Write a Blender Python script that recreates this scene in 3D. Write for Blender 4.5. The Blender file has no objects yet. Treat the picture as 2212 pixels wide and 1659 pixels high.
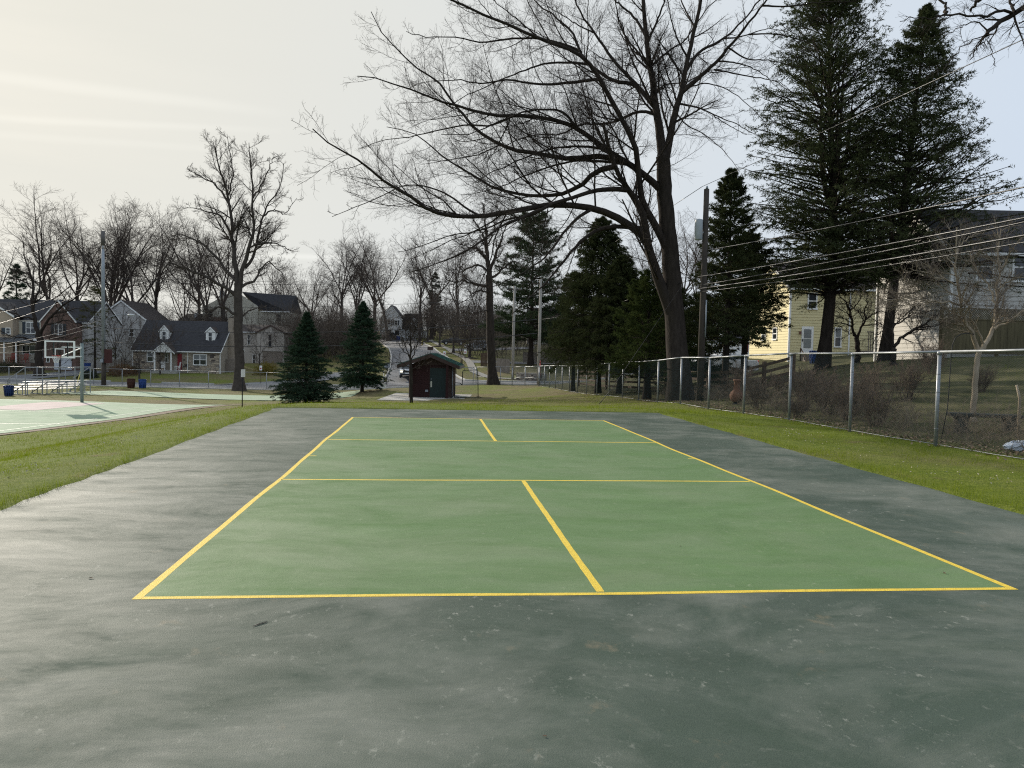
import bpy, math, random
import numpy as np
from mathutils import Vector, Matrix

# ------------------------------------------------------------------ scene, camera, sky, sun
sc = bpy.context.scene
COL = sc.collection
rng = np.random.default_rng(7)
random.seed(7)
W2, H2, FPX = 2212.0, 1659.0, 1650.8          # photograph measured on a 2212 px wide copy
CAM = np.array([1.8654, -5.092, 1.6405])
YAW, PITCH, ROLL = 0.1044, -0.0417, 0.0222
F_ = np.array([math.sin(YAW)*math.cos(PITCH), math.cos(YAW)*math.cos(PITCH), math.sin(PITCH)])
R0 = np.array([math.cos(YAW), -math.sin(YAW), 0.0])
U0 = np.cross(R0, F_)
R_ = R0*math.cos(ROLL) + U0*math.sin(ROLL)
U_ = np.cross(R_, F_)
cd = bpy.data.cameras.new('camera')
cam = bpy.data.objects.new('camera', cd)
COL.objects.link(cam)
M = Matrix.Identity(4)
for i in range(3):
    M[i][0], M[i][1], M[i][2], M[i][3] = R_[i], U_[i], -F_[i], CAM[i]
cam.matrix_world = M
cd.sensor_fit = 'HORIZONTAL'
cd.sensor_width = 36.0
cd.lens = 36.0*FPX/W2
cd.clip_start, cd.clip_end = 0.05, 6000
sc.camera = cam

SUN_EL, SUN_AZ = math.radians(21.5), math.radians(-33.0)      # azimuth from +Y, positive to +X
SUN_DIR = Vector((math.sin(SUN_AZ)*math.cos(SUN_EL), math.cos(SUN_AZ)*math.cos(SUN_EL), math.sin(SUN_EL)))
world = bpy.data.worlds.new('World')
sc.world = world
world.use_nodes = True
wn, wl = world.node_tree.nodes, world.node_tree.links
wn.clear()
def N(tree, typ, **kw):
    n = tree.nodes.new(typ)
    for k, v in kw.items():
        if k.startswith('i_'):
            n.inputs[k[2:].replace('_', ' ')].default_value = v
        else:
            setattr(n, k, v)
    return n
wt = world.node_tree
out = N(wt, 'ShaderNodeOutputWorld')
bg = N(wt, 'ShaderNodeBackground')
bg.inputs['Strength'].default_value = 0.10
sky = N(wt, 'ShaderNodeTexSky', sky_type='NISHITA', sun_disc=False, sun_elevation=SUN_EL, sun_rotation=SUN_AZ,
        air_density=1.0, dust_density=2.0, ozone_density=1.3, altitude=100)
tc = N(wt, 'ShaderNodeTexCoord')
# a thin even cirrus veil over the whole sky, brighter round the sun (forward scattering), streaked
dotn = N(wt, 'ShaderNodeVectorMath', operation='DOT_PRODUCT')
dotn.inputs[1].default_value = SUN_DIR
wl.new(tc.outputs['Generated'], dotn.inputs[0])
clampn = N(wt, 'ShaderNodeClamp')
wl.new(dotn.outputs['Value'], clampn.inputs[0])
aur = N(wt, 'ShaderNodeMath', operation='POWER'); aur.inputs[1].default_value = 1.9
wl.new(clampn.outputs[0], aur.inputs[0])
veil = N(wt, 'ShaderNodeMix', data_type='RGBA')
veil.inputs[6].default_value = (6.2, 7.25, 8.7, 1)
veil.inputs[7].default_value = (8.15, 8.0, 7.2, 1)
wl.new(aur.outputs[0], veil.inputs[0])
mp = N(wt, 'ShaderNodeMapping')
mp.inputs['Rotation'].default_value = (0.05, -0.10, 0.35)
mp.inputs['Scale'].default_value = (1.2, 1.2, 11.0)
wl.new(tc.outputs['Generated'], mp.inputs['Vector'])
nz = N(wt, 'ShaderNodeTexNoise'); nz.inputs['Scale'].default_value = 1.6; nz.inputs['Detail'].default_value = 5
nz.inputs['Roughness'].default_value = 0.55
wl.new(mp.outputs[0], nz.inputs['Vector'])
vr = N(wt, 'ShaderNodeMapRange'); vr.inputs[1].default_value = 0.3; vr.inputs[2].default_value = 0.72
vr.inputs[3].default_value = 0.975; vr.inputs[4].default_value = 0.995
wl.new(nz.outputs['Fac'], vr.inputs[0])
skm = N(wt, 'ShaderNodeMix', data_type='RGBA')
wl.new(vr.outputs[0], skm.inputs[0])
wl.new(sky.outputs[0], skm.inputs[6])
# old aircraft trails: thin bright bands lying on great circles across the sky
vcol = veil.outputs[2]
def sky_dir(px, py):
    v = F_+R_*(px-W2/2)/FPX+U_*(H2/2-py)/FPX
    return v/np.linalg.norm(v)
for (a, b), (c, d), wid, amt in (((0, 163), (480, 226), .010, .055), ((0, 252), (480, 276), .0065, .05), ((0, 290), (420, 318), .007, .03), ((600, 553), (720, 556), .006, .10)):
    n_ = np.cross(sky_dir(a, b), sky_dir(c, d)); n_ /= np.linalg.norm(n_)
    dp = N(wt, 'ShaderNodeVectorMath', operation='DOT_PRODUCT'); dp.inputs[1].default_value = n_
    wl.new(tc.outputs['Generated'], dp.inputs[0])
    wob = N(wt, 'ShaderNodeMath', operation='MULTIPLY_ADD'); wob.inputs[1].default_value = wid*1.5
    wl.new(nz.outputs['Fac'], wob.inputs[0]); wl.new(dp.outputs['Value'], wob.inputs[2])
    of = N(wt, 'ShaderNodeMath', operation='SUBTRACT'); of.inputs[1].default_value = wid*.75; wl.new(wob.outputs[0], of.inputs[0])
    ab = N(wt, 'ShaderNodeMath', operation='ABSOLUTE'); wl.new(of.outputs[0], ab.inputs[0])
    br = N(wt, 'ShaderNodeMapRange', interpolation_type='SMOOTHSTEP'); br.inputs[1].default_value = 0; br.inputs[2].default_value = wid; br.inputs[3].default_value = amt; br.inputs[4].default_value = 0
    wl.new(ab.outputs[0], br.inputs[0])
    # each trail fades out along its length
    mid = sky_dir((a+c)/2-200, (b+d)/2)
    dm = N(wt, 'ShaderNodeVectorMath', operation='DOT_PRODUCT'); dm.inputs[1].default_value = mid
    wl.new(tc.outputs['Generated'], dm.inputs[0])
    fr = N(wt, 'ShaderNodeMapRange', interpolation_type='SMOOTHSTEP'); fr.inputs[1].default_value = .955; fr.inputs[2].default_value = .995
    wl.new(dm.outputs['Value'], fr.inputs[0])
    mu = N(wt, 'ShaderNodeMath', operation='MULTIPLY'); wl.new(br.outputs[0], mu.inputs[0]); wl.new(fr.outputs[0], mu.inputs[1])
    sm = N(wt, 'ShaderNodeMix', data_type='RGBA', blend_type='ADD'); sm.inputs[0].default_value = 1
    sc3 = N(wt, 'ShaderNodeVectorMath', operation='SCALE'); sc3.inputs[0].default_value = (9, 8.8, 8.2)
    wl.new(mu.outputs[0], sc3.inputs['Scale'])
    wl.new(vcol, sm.inputs[6]); wl.new(sc3.outputs[0], sm.inputs[7])
    vcol = sm.outputs[2]
wl.new(vcol, skm.inputs[7])
wl.new(skm.outputs[2], bg.inputs['Color'])
wl.new(bg.outputs[0], out.inputs['Surface'])

sd = bpy.data.lights.new('sun', 'SUN')
sd.energy = 4.8
sd.angle = math.radians(0.9)
sd.color = (1.0, 0.91, 0.78)
sun = bpy.data.objects.new('sun', sd)
COL.objects.link(sun)
sun.rotation_euler = (-SUN_DIR).to_track_quat('-Z', 'Y').to_euler()
sun.location = (-30, 40, 60)
sc.view_settings.view_transform = 'Standard'
sc.view_settings.look = 'None'
sc.view_settings.exposure = 0.0
sc.view_settings.gamma = 1.0
sc.cycles.use_denoising = False
sc.cycles.filter_width = 1.15
sc.cycles.max_bounces = 5
sc.cycles.diffuse_bounces = 2
sc.cycles.glossy_bounces = 2
sc.cycles.transmission_bounces = 3
sc.cycles.transparent_max_bounces = 12
sc.cycles.caustics_reflective = False
sc.cycles.caustics_refractive = False

# ------------------------------------------------------------------ helpers
def at(px, py, d):
    """point seen at (px,py) of the 2212 px copy, d metres in front of the camera"""
    return CAM + d*(F_ + R_*(px-W2/2)/FPX + U_*(H2/2-py)/FPX)
def cw(lat, d):
    """ground-plan point lat metres to the right of and d metres ahead of the camera"""
    return (CAM[0]+lat*math.cos(YAW)+d*math.sin(YAW), CAM[1]+d*math.cos(YAW)-lat*math.sin(YAW))

def tag(o, label=None, cat=None, group=None, kind=None):
    if label: o['label'] = label
    if cat: o['category'] = cat
    if group: o['group'] = group
    if kind: o['kind'] = kind
    return o
def empty(name, loc, rz=0.0, label=None, cat=None, group=None):
    o = bpy.data.objects.new(name, None)
    o.empty_display_size = 0.2
    COL.objects.link(o)
    o.location = loc
    o.rotation_euler = (0, 0, rz)
    tag(o, label, cat, group)
    return o
def link(name, me, mat=None, parent=None):
    o = bpy.data.objects.new(name, me)
    COL.objects.link(o)
    if mat is not None and len(me.materials) == 0:
        me.materials.append(mat)
    if parent is not None:
        o.parent = parent
    return o
def copy_tree(o, parent=None):
    c = o.copy()
    COL.objects.link(c)
    c.parent = parent
    for ch in list(o.children):
        copy_tree(ch, c)
    return c
def np_mesh(name, V, faces, smooth=False):
    """faces: list of int arrays (n,3) or (n,4)"""
    me = bpy.data.meshes.new(name)
    V = np.ascontiguousarray(V, dtype=np.float32)
    faces = [f for f in faces if len(f)]
    me.vertices.add(len(V))
    me.vertices.foreach_set('co', V.ravel())
    tot = np.concatenate([np.full(len(f), f.shape[1], np.int32) for f in faces])
    loops = np.concatenate([f.ravel() for f in faces]).astype(np.int32)
    start = np.concatenate([[0], np.cumsum(tot)[:-1]]).astype(np.int32)
    me.loops.add(len(loops))
    me.loops.foreach_set('vertex_index', loops)
    me.polygons.add(len(tot))
    me.polygons.foreach_set('loop_start', start)
    me.polygons.foreach_set('loop_total', tot)
    me.polygons.foreach_set('use_smooth', np.full(len(tot), bool(smooth)))
    me.update(calc_edges=True)
    return me

class MB:
    """collects simple solids into one mesh"""
    def __init__(s):
        s.v, s.f, s.sm = [], [], []
    def add(s, vs, fs, smooth=False):
        b = len(s.v)
        s.v += [tuple(map(float, p)) for p in vs]
        s.f += [tuple(b+i for i in f) for f in fs]
        s.sm += [smooth]*len(fs)
        return s
    def box(s, x0, x1, y0, y1, z0, z1):
        return s.add([(x0,y0,z0),(x1,y0,z0),(x1,y1,z0),(x0,y1,z0),(x0,y0,z1),(x1,y0,z1),(x1,y1,z1),(x0,y1,z1)],
                     [(0,3,2,1),(4,5,6,7),(0,1,5,4),(1,2,6,5),(2,3,7,6),(3,0,4,7)])
    def beam(s, p0, p1, w, h, up=(0,0,1)):
        p0, p1 = np.array(p0, float), np.array(p1, float)
        t = p1-p0; t /= np.linalg.norm(t)
        up = np.array(up, float)
        if abs(t@up) > .95: up = np.array((1.0, 0, 0))
        a = np.cross(t, up); a /= np.linalg.norm(a)
        b = np.cross(a, t)
        vs = []
        for p in (p0, p1):
            for i, j in ((-1,-1),(1,-1),(1,1),(-1,1)):
                vs.append(p+a*i*w/2+b*j*h/2)
        return s.add(vs, [(0,1,2,3),(7,6,5,4),(0,4,5,1),(1,5,6,2),(2,6,7,3),(3,7,4,0)])
    def tube(s, pts, r, n=8, caps=True):
        pts = [np.array(p, float) for p in pts]
        K = len(pts)
        rr = r if hasattr(r, '__len__') else [r]*K
        ref = None
        vs = []
        for k in range(K):
            t = pts[min(k+1, K-1)]-pts[max(k-1, 0)]
            t /= np.linalg.norm(t)+1e-12
            if ref is None:
                ref = np.array((0, 0, 1.0)) if abs(t[2]) < .9 else np.array((1.0, 0, 0))
            a = np.cross(t, ref); a /= np.linalg.norm(a)+1e-12
            ref = np.cross(a, t)
            for i in range(n):
                q = 2*math.pi*i/n
                vs.append(pts[k]+rr[k]*(math.cos(q)*a+math.sin(q)*ref))
        fs = []
        for k in range(K-1):
            for i in range(n):
                j = (i+1) % n
                fs.append((k*n+i, k*n+j, (k+1)*n+j, (k+1)*n+i))
        s.add(vs, fs, True)
        if caps:
            b = len(s.v)-K*n
            s.f.append(tuple(b+i for i in range(n))[::-1]); s.sm.append(False)
            s.f.append(tuple(b+(K-1)*n+i for i in range(n))); s.sm.append(False)
        return s
    def lathe(s, prof, c=(0,0,0), n=16):
        vs, fs = [], []
        for r, z in prof:
            for i in range(n):
                q = 2*math.pi*i/n
                vs.append((c[0]+r*math.cos(q), c[1]+r*math.sin(q), c[2]+z))
        for k in range(len(prof)-1):
            for i in range(n):
                j = (i+1) % n
                fs.append((k*n+i, k*n+j, (k+1)*n+j, (k+1)*n+i))
        s.add(vs, fs, True)
        b = len(s.v)-len(vs)
        s.f.append(tuple(b+i for i in range(n))[::-1]); s.sm.append(False)
        s.f.append(tuple(b+(len(prof)-1)*n+i for i in range(n))); s.sm.append(False)
        return s
    def prism(s, poly, axis, a0, a1):
        """poly: 2D outline (u,v); axis 'y': (u,a,v); 'x': (a,u,v); 'z': (u,v,a)"""
        n = len(poly)
        mk = {'y': lambda u, v, a: (u, a, v), 'x': lambda u, v, a: (a, u, v), 'z': lambda u, v, a: (u, v, a)}[axis]
        vs = [mk(u, v, a0) for u, v in poly]+[mk(u, v, a1) for u, v in poly]
        fs = [tuple(range(n)), tuple(range(2*n-1, n-1, -1))]
        fs += [(i, n+i, n+(i+1) % n, (i+1) % n) for i in range(n)]
        return s.add(vs, fs)
    def sphere(s, c, r, n=10, m=6):
        prof = [(1e-4+math.sin(math.pi*k/m), -math.cos(math.pi*k/m)) for k in range(m+1)]
        rx, ry, rz = r if hasattr(r, '__len__') else (r, r, r)
        vs, fs = [], []
        for q, z in prof:
            for i in range(n):
                a = 2*math.pi*i/n
                vs.append((c[0]+rx*q*math.cos(a), c[1]+ry*q*math.sin(a), c[2]+rz*z))
        for k in range(m):
            for i in range(n):
                j = (i+1) % n
                fs.append((k*n+i, k*n+j, (k+1)*n+j, (k+1)*n+i))
        return s.add(vs, fs, True)
    def mesh(s, name):
        me = bpy.data.meshes.new(name)
        me.from_pydata(s.v, [], s.f)
        me.polygons.foreach_set('use_smooth', s.sm)
        me.update()
        return me
    def build(s, name, mat, parent=None, bevel=0):
        o = link(name, s.mesh(name), mat, parent)
        if bevel:
            b = o.modifiers.new('bevel', 'BEVEL'); b.width = bevel; b.segments = 2; b.limit_method = 'ANGLE'
        return o

# ------------------------------------------------------------------ materials
MATS = {}
def nodes_mat(name):
    m = bpy.data.materials.new(name)
    m.use_nodes = True
    MATS[name] = m
    t = m.node_tree
    b = t.nodes['Principled BSDF']
    return m, t, b
def pmat(name, col, rough=.75, var=.25, scale=2.0, bump=0.0, bscale=30.0, metal=0.0, spec=.35, stretch=(1,1,1), tint=None, detail=4):
    """plain surface with a little colour drift, grain and relief"""
    if name in MATS: return MATS[name]
    m, t, b = nodes_mat(name)
    b.inputs['Roughness'].default_value = rough
    b.inputs['Metallic'].default_value = metal
    b.inputs['Specular IOR Level'].default_value = spec
    g = N(t, 'ShaderNodeNewGeometry')
    mp = N(t, 'ShaderNodeMapping'); mp.inputs['Scale'].default_value = stretch
    t.links.new(g.outputs['Position'], mp.inputs[0])
    n1 = N(t, 'ShaderNodeTexNoise'); n1.inputs['Scale'].default_value = scale; n1.inputs['Detail'].default_value = detail
    n1.inputs['Roughness'].default_value = .6
    t.links.new(mp.outputs[0], n1.inputs['Vector'])
    mr = N(t, 'ShaderNodeMapRange'); mr.inputs[1].default_value = .25; mr.inputs[2].default_value = .75
    t.links.new(n1.outputs['Fac'], mr.inputs[0])
    mx = N(t, 'ShaderNodeMix', data_type='RGBA')
    c2 = tint or tuple(min(1, c*(1+var)) for c in col)
    mx.inputs[6].default_value = (*[c*(1-var) for c in col], 1)
    mx.inputs[7].default_value = (*c2, 1)
    t.links.new(mr.outputs[0], mx.inputs[0])
    t.links.new(mx.outputs[2], b.inputs['Base Color'])
    if bump:
        n2 = N(t, 'ShaderNodeTexNoise'); n2.inputs['Scale'].default_value = bscale; n2.inputs['Detail'].default_value = 3
        t.links.new(mp.outputs[0], n2.inputs['Vector'])
        bp = N(t, 'ShaderNodeBump'); bp.inputs['Strength'].default_value = bump; bp.inputs['Distance'].default_value = .02
        t.links.new(n2.outputs['Fac'], bp.inputs['Height'])
        t.links.new(bp.outputs[0], b.inputs['Normal'])
    return m
def leaf_mat(name, c1, c2, c3=None, scale=1.5, trans=.35, c3amt=.5, nscale=.35):
    """foliage: two greens by position, an optional third in patches, part of the light passes through"""
    if name in MATS: return MATS[name]
    m, t, b = nodes_mat(name)
    t.nodes.remove(b)
    o = t.nodes['Material Output']
    g = N(t, 'ShaderNodeNewGeometry')
    n1 = N(t, 'ShaderNodeTexNoise'); n1.inputs['Scale'].default_value = scale; n1.inputs['Detail'].default_value = 6
    n1.inputs['Roughness'].default_value = .75
    t.links.new(g.outputs['Position'], n1.inputs['Vector'])
    mr = N(t, 'ShaderNodeMapRange'); mr.inputs[1].default_value = .3; mr.inputs[2].default_value = .7
    t.links.new(n1.outputs['Fac'], mr.inputs[0])
    mx = N(t, 'ShaderNodeMix', data_type='RGBA')
    mx.inputs[6].default_value = (*c1, 1); mx.inputs[7].default_value = (*c2, 1)
    t.links.new(mr.outputs[0], mx.inputs[0])
    colr = mx.outputs[2]
    if c3:
        n2 = N(t, 'ShaderNodeTexNoise'); n2.inputs['Scale'].default_value = nscale; n2.inputs['Detail'].default_value = 7
        n2.inputs['Roughness'].default_value = .7
        t.links.new(g.outputs['Position'], n2.inputs['Vector'])
        m2 = N(t, 'ShaderNodeMapRange'); m2.inputs[1].default_value = .62-.25*c3amt; m2.inputs[2].default_value = .74-.2*c3amt
        t.links.new(n2.outputs['Fac'], m2.inputs[0])
        mx2 = N(t, 'ShaderNodeMix', data_type='RGBA')
        mx2.inputs[7].default_value = (*c3, 1)
        t.links.new(m2.outputs[0], mx2.inputs[0]); t.links.new(colr, mx2.inputs[6])
        colr = mx2.outputs[2]
    d = N(t, 'ShaderNodeBsdfDiffuse'); tr = N(t, 'ShaderNodeBsdfTranslucent')
    t.links.new(colr, d.inputs[0]); t.links.new(colr, tr.inputs[0])
    ms = N(t, 'ShaderNodeMixShader'); ms.inputs[0].default_value = trans
    t.links.new(d.outputs[0], ms.inputs[1]); t.links.new(tr.outputs[0], ms.inputs[2])
    t.links.new(ms.outputs[0], o.inputs['Surface'])
    return m
def glass_mat(name, col=(.02,.025,.03), rough=.08):
    if name in MATS: return MATS[name]
    m, t, b = nodes_mat(name)
    b.inputs['Base Color'].default_value = (*col, 1)
    b.inputs['Roughness'].default_value = rough
    b.inputs['Specular IOR Level'].default_value = .6
    return m
def emit_mat(name, col, s):
    m, t, b = nodes_mat(name)
    b.inputs['Emission Color'].default_value = (*col, 1)
    b.inputs['Emission Strength'].default_value = s
    return m

WHITE = pmat('white_paint', (.82,.82,.79), .55, .06, 3)
STEEL = pmat('galvanised_steel', (.30,.315,.33), .5, .2, 9, metal=.6, spec=.4)
STEELP = pmat('galvanised_pole', (.30,.33,.36), .55, .2, 5, metal=.35)
ALU = pmat('aluminium', (.62,.63,.64), .38, .12, 6, metal=.8)
WIRE_GREEN = pmat('green_vinyl_wire', (.020,.044,.044), .5, .2, 5)
WIRE_GREY = pmat('grey_wire', (.16,.165,.17), .5, .2, 5, metal=.4)
BARK = pmat('bark', (.034,.027,.022), .95, .5, 7, .9, 26, stretch=(1,1,.22), spec=.15)
BARK_L = pmat('pale_bark', (.34,.28,.205), .9, .35, 8, .5, 30, stretch=(1,1,.3), spec=.2)
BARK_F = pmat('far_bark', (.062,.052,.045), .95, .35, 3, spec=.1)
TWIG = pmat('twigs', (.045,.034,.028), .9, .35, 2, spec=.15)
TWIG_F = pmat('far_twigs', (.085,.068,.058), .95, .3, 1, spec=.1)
BRUSHM = pmat('brush_twigs', (.105,.086,.070), .95, .4, 1.2, spec=.1)
POLEWOOD = pmat('weathered_pole_wood', (.055,.045,.037), .9, .35, 4, .5, 25, stretch=(1,1,.15))
POLEPALE = pmat('pale_pole_wood', (.30,.28,.25), .9, .25, 4, .4, 25, stretch=(1,1,.15))
BLACK = pmat('black_rubber', (.012,.012,.013), .6, .3, 5)
CABLE = pmat('cable_jacket', (.02,.02,.022), .38, .2, 5, spec=.5)
CONC = pmat('concrete', (.40,.385,.35), .9, .16, 1.2, .3, 30)
KERBM = pmat('kerb_concrete', (.46,.45,.42), .9, .15, 2)
ROADM = pmat('street_asphalt', (.15,.152,.158), .8, .22, .7, .4, 60)
DRIVE = pmat('driveway_asphalt', (.17,.175,.185), .85, .2, .8, .3, 60)
ROOF = pmat('charcoal_shingle', (.034,.034,.038), .9, .45, 3, .6, 14, stretch=(1,1,2))
ROOFB = pmat('brown_shingle', (.05,.040,.036), .9, .4, 3, .6, 14)
GLASS = glass_mat('window_glass')
DOORG = pmat('dark_green_paint', (.006,.020,.017), .5, .3, 3)
# ------------------------------------------------------------------ terrain
PX0, PX1, PY0, PY1 = -2.32, 8.32, -9.0, 16.12            # paved pad
ctl = []
def C_(lat, d, z):
    x, y = cw(lat, d); ctl.append((x, y, z))
def C_w(x, y, z): ctl.append((x, y, z))
for y, z in ((-8,.12),(2,.06),(8.7,0.0),(12,-.04),(15,-.06),(18,-.15),(21.5,-.26),(25,-.26),(31,-.5),(38,-.75),(45,-1.0),(54,-1.18),(63.5,-1.4)):
    C_w(11.55, y, z)
for x, y, z in ((-2.4,-9,0),(-2.4,0,0),(-2.4,8,0),(-2.4,16.1,0),(3,16.2,0),(8.4,16.2,0),(8.4,8,0),(8.4,0,0),(8.4,-9,0),(3,-9,0),(3,4,0),(3,10,0),
                (-4,4,-.06),(-4,10,-.08),(-4,-4,-.06),(-4,17,-.12),(3,18.4,-.02),(8.8,18.4,-.08),(0,18.4,-.03),(-3,19.5,-.25),
                (3,24,-.55),(3,29,-.95),(8,27,-.62),(-3,26,-.9)):
    C_w(x, y, z)
for q in ((-28,50,-2.3),(-34,51,-2.3),(-18.8,50.4,-2.3),(-20.5,40,-2.3),(-21.6,32,-2.3),(-36,32,-2.35),(-36,42,-2.35),(-28,40,-2.3),(-30,22,-2.3),(-22,20,-2.0),
          (-12,8,-.95),(-10,14,-.75),(-9,22,-.75),(-14,30,-1.4),(-15,40,-1.75),
          (-6.7,53.5,-1.72),(-6.7,49,-1.66),(-2,52,-1.6),(-12.1,45,-1.62),(-12.9,65.7,-2.0),(-1.9,78,-1.72),(-6,66,-1.9),
          (-34,65,-2.6),(-14,65,-2.45),(-34,60,-2.5),(-53,80,-2.9),(-30,80,-2.9),(-15,80,-2.6),(0,80,-1.85),
          (-55,87,-2.9),(-37,87,-2.85),(-13,88,-2.4),(0,86,-1.7),(10,84,-1.2),(30,80,-.1),
          (-45,100,-2.0),(-60,100,-2.0),(-28,100,-1.9),(-45,94,-2.45),(-60,94,-2.5),(-20,98,-1.5),
          (-12,98,-.9),(-17,130,1.3),(-24.6,165,3.5),(-6,110,.5),(-9,130,1.3),(8,95,-.6),(8,110,.3),(-3,100,-.4),
          (11.2,18,.0),(13,22,.45),(14,27,1.05),(15.5,31,1.6),(14.6,36,1.2),(18.8,33,1.75),(18.5,39,1.55),(18,52,1.0),(12,45,0.1),(24,31,2.1),(30,33,2.4),
          (16,17,.9),(18,22,1.4),(26,60,2.2),(12,75,-.3),(25,90,2.5),(22,75,1.6),(10.5,35,-.2),
          (0,-20,0),(-15,-20,-1.5),(15,-20,1.2),(-20,5,-1.8),(-100,150,-1),(-60,150,-.5),(-30,180,4.4),(0,180,5.5),(40,180,7),(100,150,8),(0,300,11),
          (-150,300,3),(150,300,12),(-120,60,-3.5),(110,40,5),(-110,-60,-3),(110,-60,4),(0,-90,0),(-80,110,-2),(-80,80,-3.0)):
    C_(*q)
ctl = np.array(ctl)
_S = 30.0
def _phi(r2):
    return .5*r2*np.log(r2+1e-9)
_n = len(ctl)
_A = np.zeros((_n+3, _n+3))
_q = ctl[:, :2]/_S
_A[:_n, :_n] = _phi(((_q[:, None]-_q[None])**2).sum(-1))+np.eye(_n)*2e-3
_A[:_n, _n] = 1; _A[:_n, _n+1:] = _q
_A[_n:, :_n] = _A[:_n, _n:].T
_w = np.linalg.solve(_A, np.concatenate([ctl[:, 2], np.zeros(3)]))
def terr(x, y):
    x = np.clip(np.asarray(x, float), -130, 130); y = np.clip(np.asarray(y, float), -90, 280)
    sh = x.shape
    q = np.stack([x.ravel(), y.ravel()], 1)/_S
    res = np.empty(len(q))
    for i in range(0, len(q), 20000):
        b = q[i:i+20000]
        res[i:i+20000] = _phi(((b[:, None]-_q[None])**2).sum(-1))@_w[:_n]+_w[_n]+b@_w[_n+1:]
    z = res.reshape(sh)
    # level shoulder against the paved pad
    dx = np.maximum(np.maximum(PX0-x, x-PX1), 0); dy = np.maximum(np.maximum(PY0-y, y-PY1), 0)
    dd = np.hypot(dx, dy)
    k = np.clip(dd/1.6, 0, 1); k = k*k*(3-2*k)
    return z*k
def tz(x, y): return float(terr(np.array([x]), np.array([y]))[0])
def gp(px, d):
    """ground point under image column px at depth d"""
    lat = (px-W2/2)/FPX*d
    x, y = cw(lat, d)
    return (x, y, tz(x, y))

def axis(core, a, b, far):
    g = [core[0]]
    return np.unique(np.round(np.array(core+[v for v in far]), 4))
xs = list(np.arange(-12, 20.01, .4))+[PX0, PX1]
ys = list(np.arange(-12, 34.01, .4))+[PY0, PY1]
s, v = .5, 20.0
while v < 150: xs.append(v); v += s; s *= 1.06
s, v = .5, -12.4
while v > -150: xs.append(v); v -= s; s *= 1.05
xs += [200, 300, 500, 900, 1400, -200, -300, -500, -900, -1400]
s, v = .5, 34.4
while v < 300: ys.append(v); v += s; s *= 1.03
s, v = .6, -12.6
while v > -100: ys.append(v); v -= s; s *= 1.2
ys += [400, 600, 1000, 1500, -200, -500, -1000]
xs, ys = np.unique(np.round(xs, 3)), np.unique(np.round(ys, 3))
GX, GY = np.meshgrid(xs, ys)
GZ = terr(GX, GY)
inside = (GX > PX0+.01) & (GX < PX1-.01) & (GY > PY0+.01) & (GY < PY1-.01)
GZ += np.where(inside, -.09, .012) + np.where(inside, 0, rng.normal(0, .010, GX.shape))*(np.hypot(GX, GY) < 120)
nx, ny = len(xs), len(ys)
ii = (np.arange(ny-1)[:, None]*nx+np.arange(nx-1)[None]).ravel()
me = np_mesh('ground', np.stack([GX.ravel(), GY.ravel(), GZ.ravel()], 1), [np.stack([ii, ii+1, ii+nx+1, ii+nx], 1)], True)

def ground_mat():
    m, t, b = nodes_mat('turf')
    L = t.links.new
    b.inputs['Roughness'].default_value = .95; b.inputs['Specular IOR Level'].default_value = .1
    g = N(t, 'ShaderNodeNewGeometry')
    def noise(sc_, det=6, rough=.6):
        n = N(t, 'ShaderNodeTexNoise'); n.inputs['Scale'].default_value = sc_; n.inputs['Detail'].default_value = det
        n.inputs['Roughness'].default_value = rough
        L(g.outputs['Position'], n.inputs['Vector']); return n.outputs['Fac']
    def rmp(x, a, c):
        r = N(t, 'ShaderNodeMapRange'); r.inputs[1].default_value = a; r.inputs[2].default_value = c
        L(x, r.inputs[0]); return r.outputs[0]
    def mix(f, a, c):
        x = N(t, 'ShaderNodeMix', data_type='RGBA')
        for s_, i in ((a, 6), (c, 7)):
            if isinstance(s_, tuple): x.inputs[i].default_value = (*s_, 1)
            else: L(s_, x.inputs[i])
        if isinstance(f, float): x.inputs[0].default_value = f
        else: L(f, x.inputs[0])
        return x.outputs[2]
    fresh = mix(rmp(noise(7), .35, .7), (.095,.130,.015), (.165,.190,.032))
    dry = mix(rmp(noise(2.2), .3, .7), (.105,.092,.042), (.20,.165,.085))
    # turf is greener near the courts, duller further away, with bare earth patches
    sep = N(t, 'ShaderNodeSeparateXYZ'); L(g.outputs['Position'], sep.inputs[0])
    far = rmp(sep.outputs['Y'], 21, 33)
    nb = N(t, 'ShaderNodeMath', operation='MULTIPLY_ADD'); L(far, nb.inputs[0]); nb.inputs[1].default_value = .22
    L(noise(.22, 5), nb.inputs[2])
    col = mix(rmp(nb.outputs[0], .50, .82), fresh, dry)
    nb2 = rmp(noise(.55, 8, .7), .60, .72)
    col = mix(nb2, col, (.16,.115,.072))
    # worn, leaf-strewn yard beyond the right-hand fence
    yard = rmp(sep.outputs['X'], 11.5, 12.4)
    col = mix(yard, col, mix(rmp(noise(1.1, 7, .7), .35, .68), (.062,.068,.030), (.145,.130,.072)))
    L(col, b.inputs['Base Color'])
    bp = N(t, 'ShaderNodeBump'); bp.inputs['Strength'].default_value = .8; bp.inputs['Distance'].default_value = .05
    L(noise(30, 4), bp.inputs['Height']); L(bp.outputs[0], b.inputs['Normal'])
    return m
TURF = ground_mat()
tag(link('ground', me, TURF), kind='structure')

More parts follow.
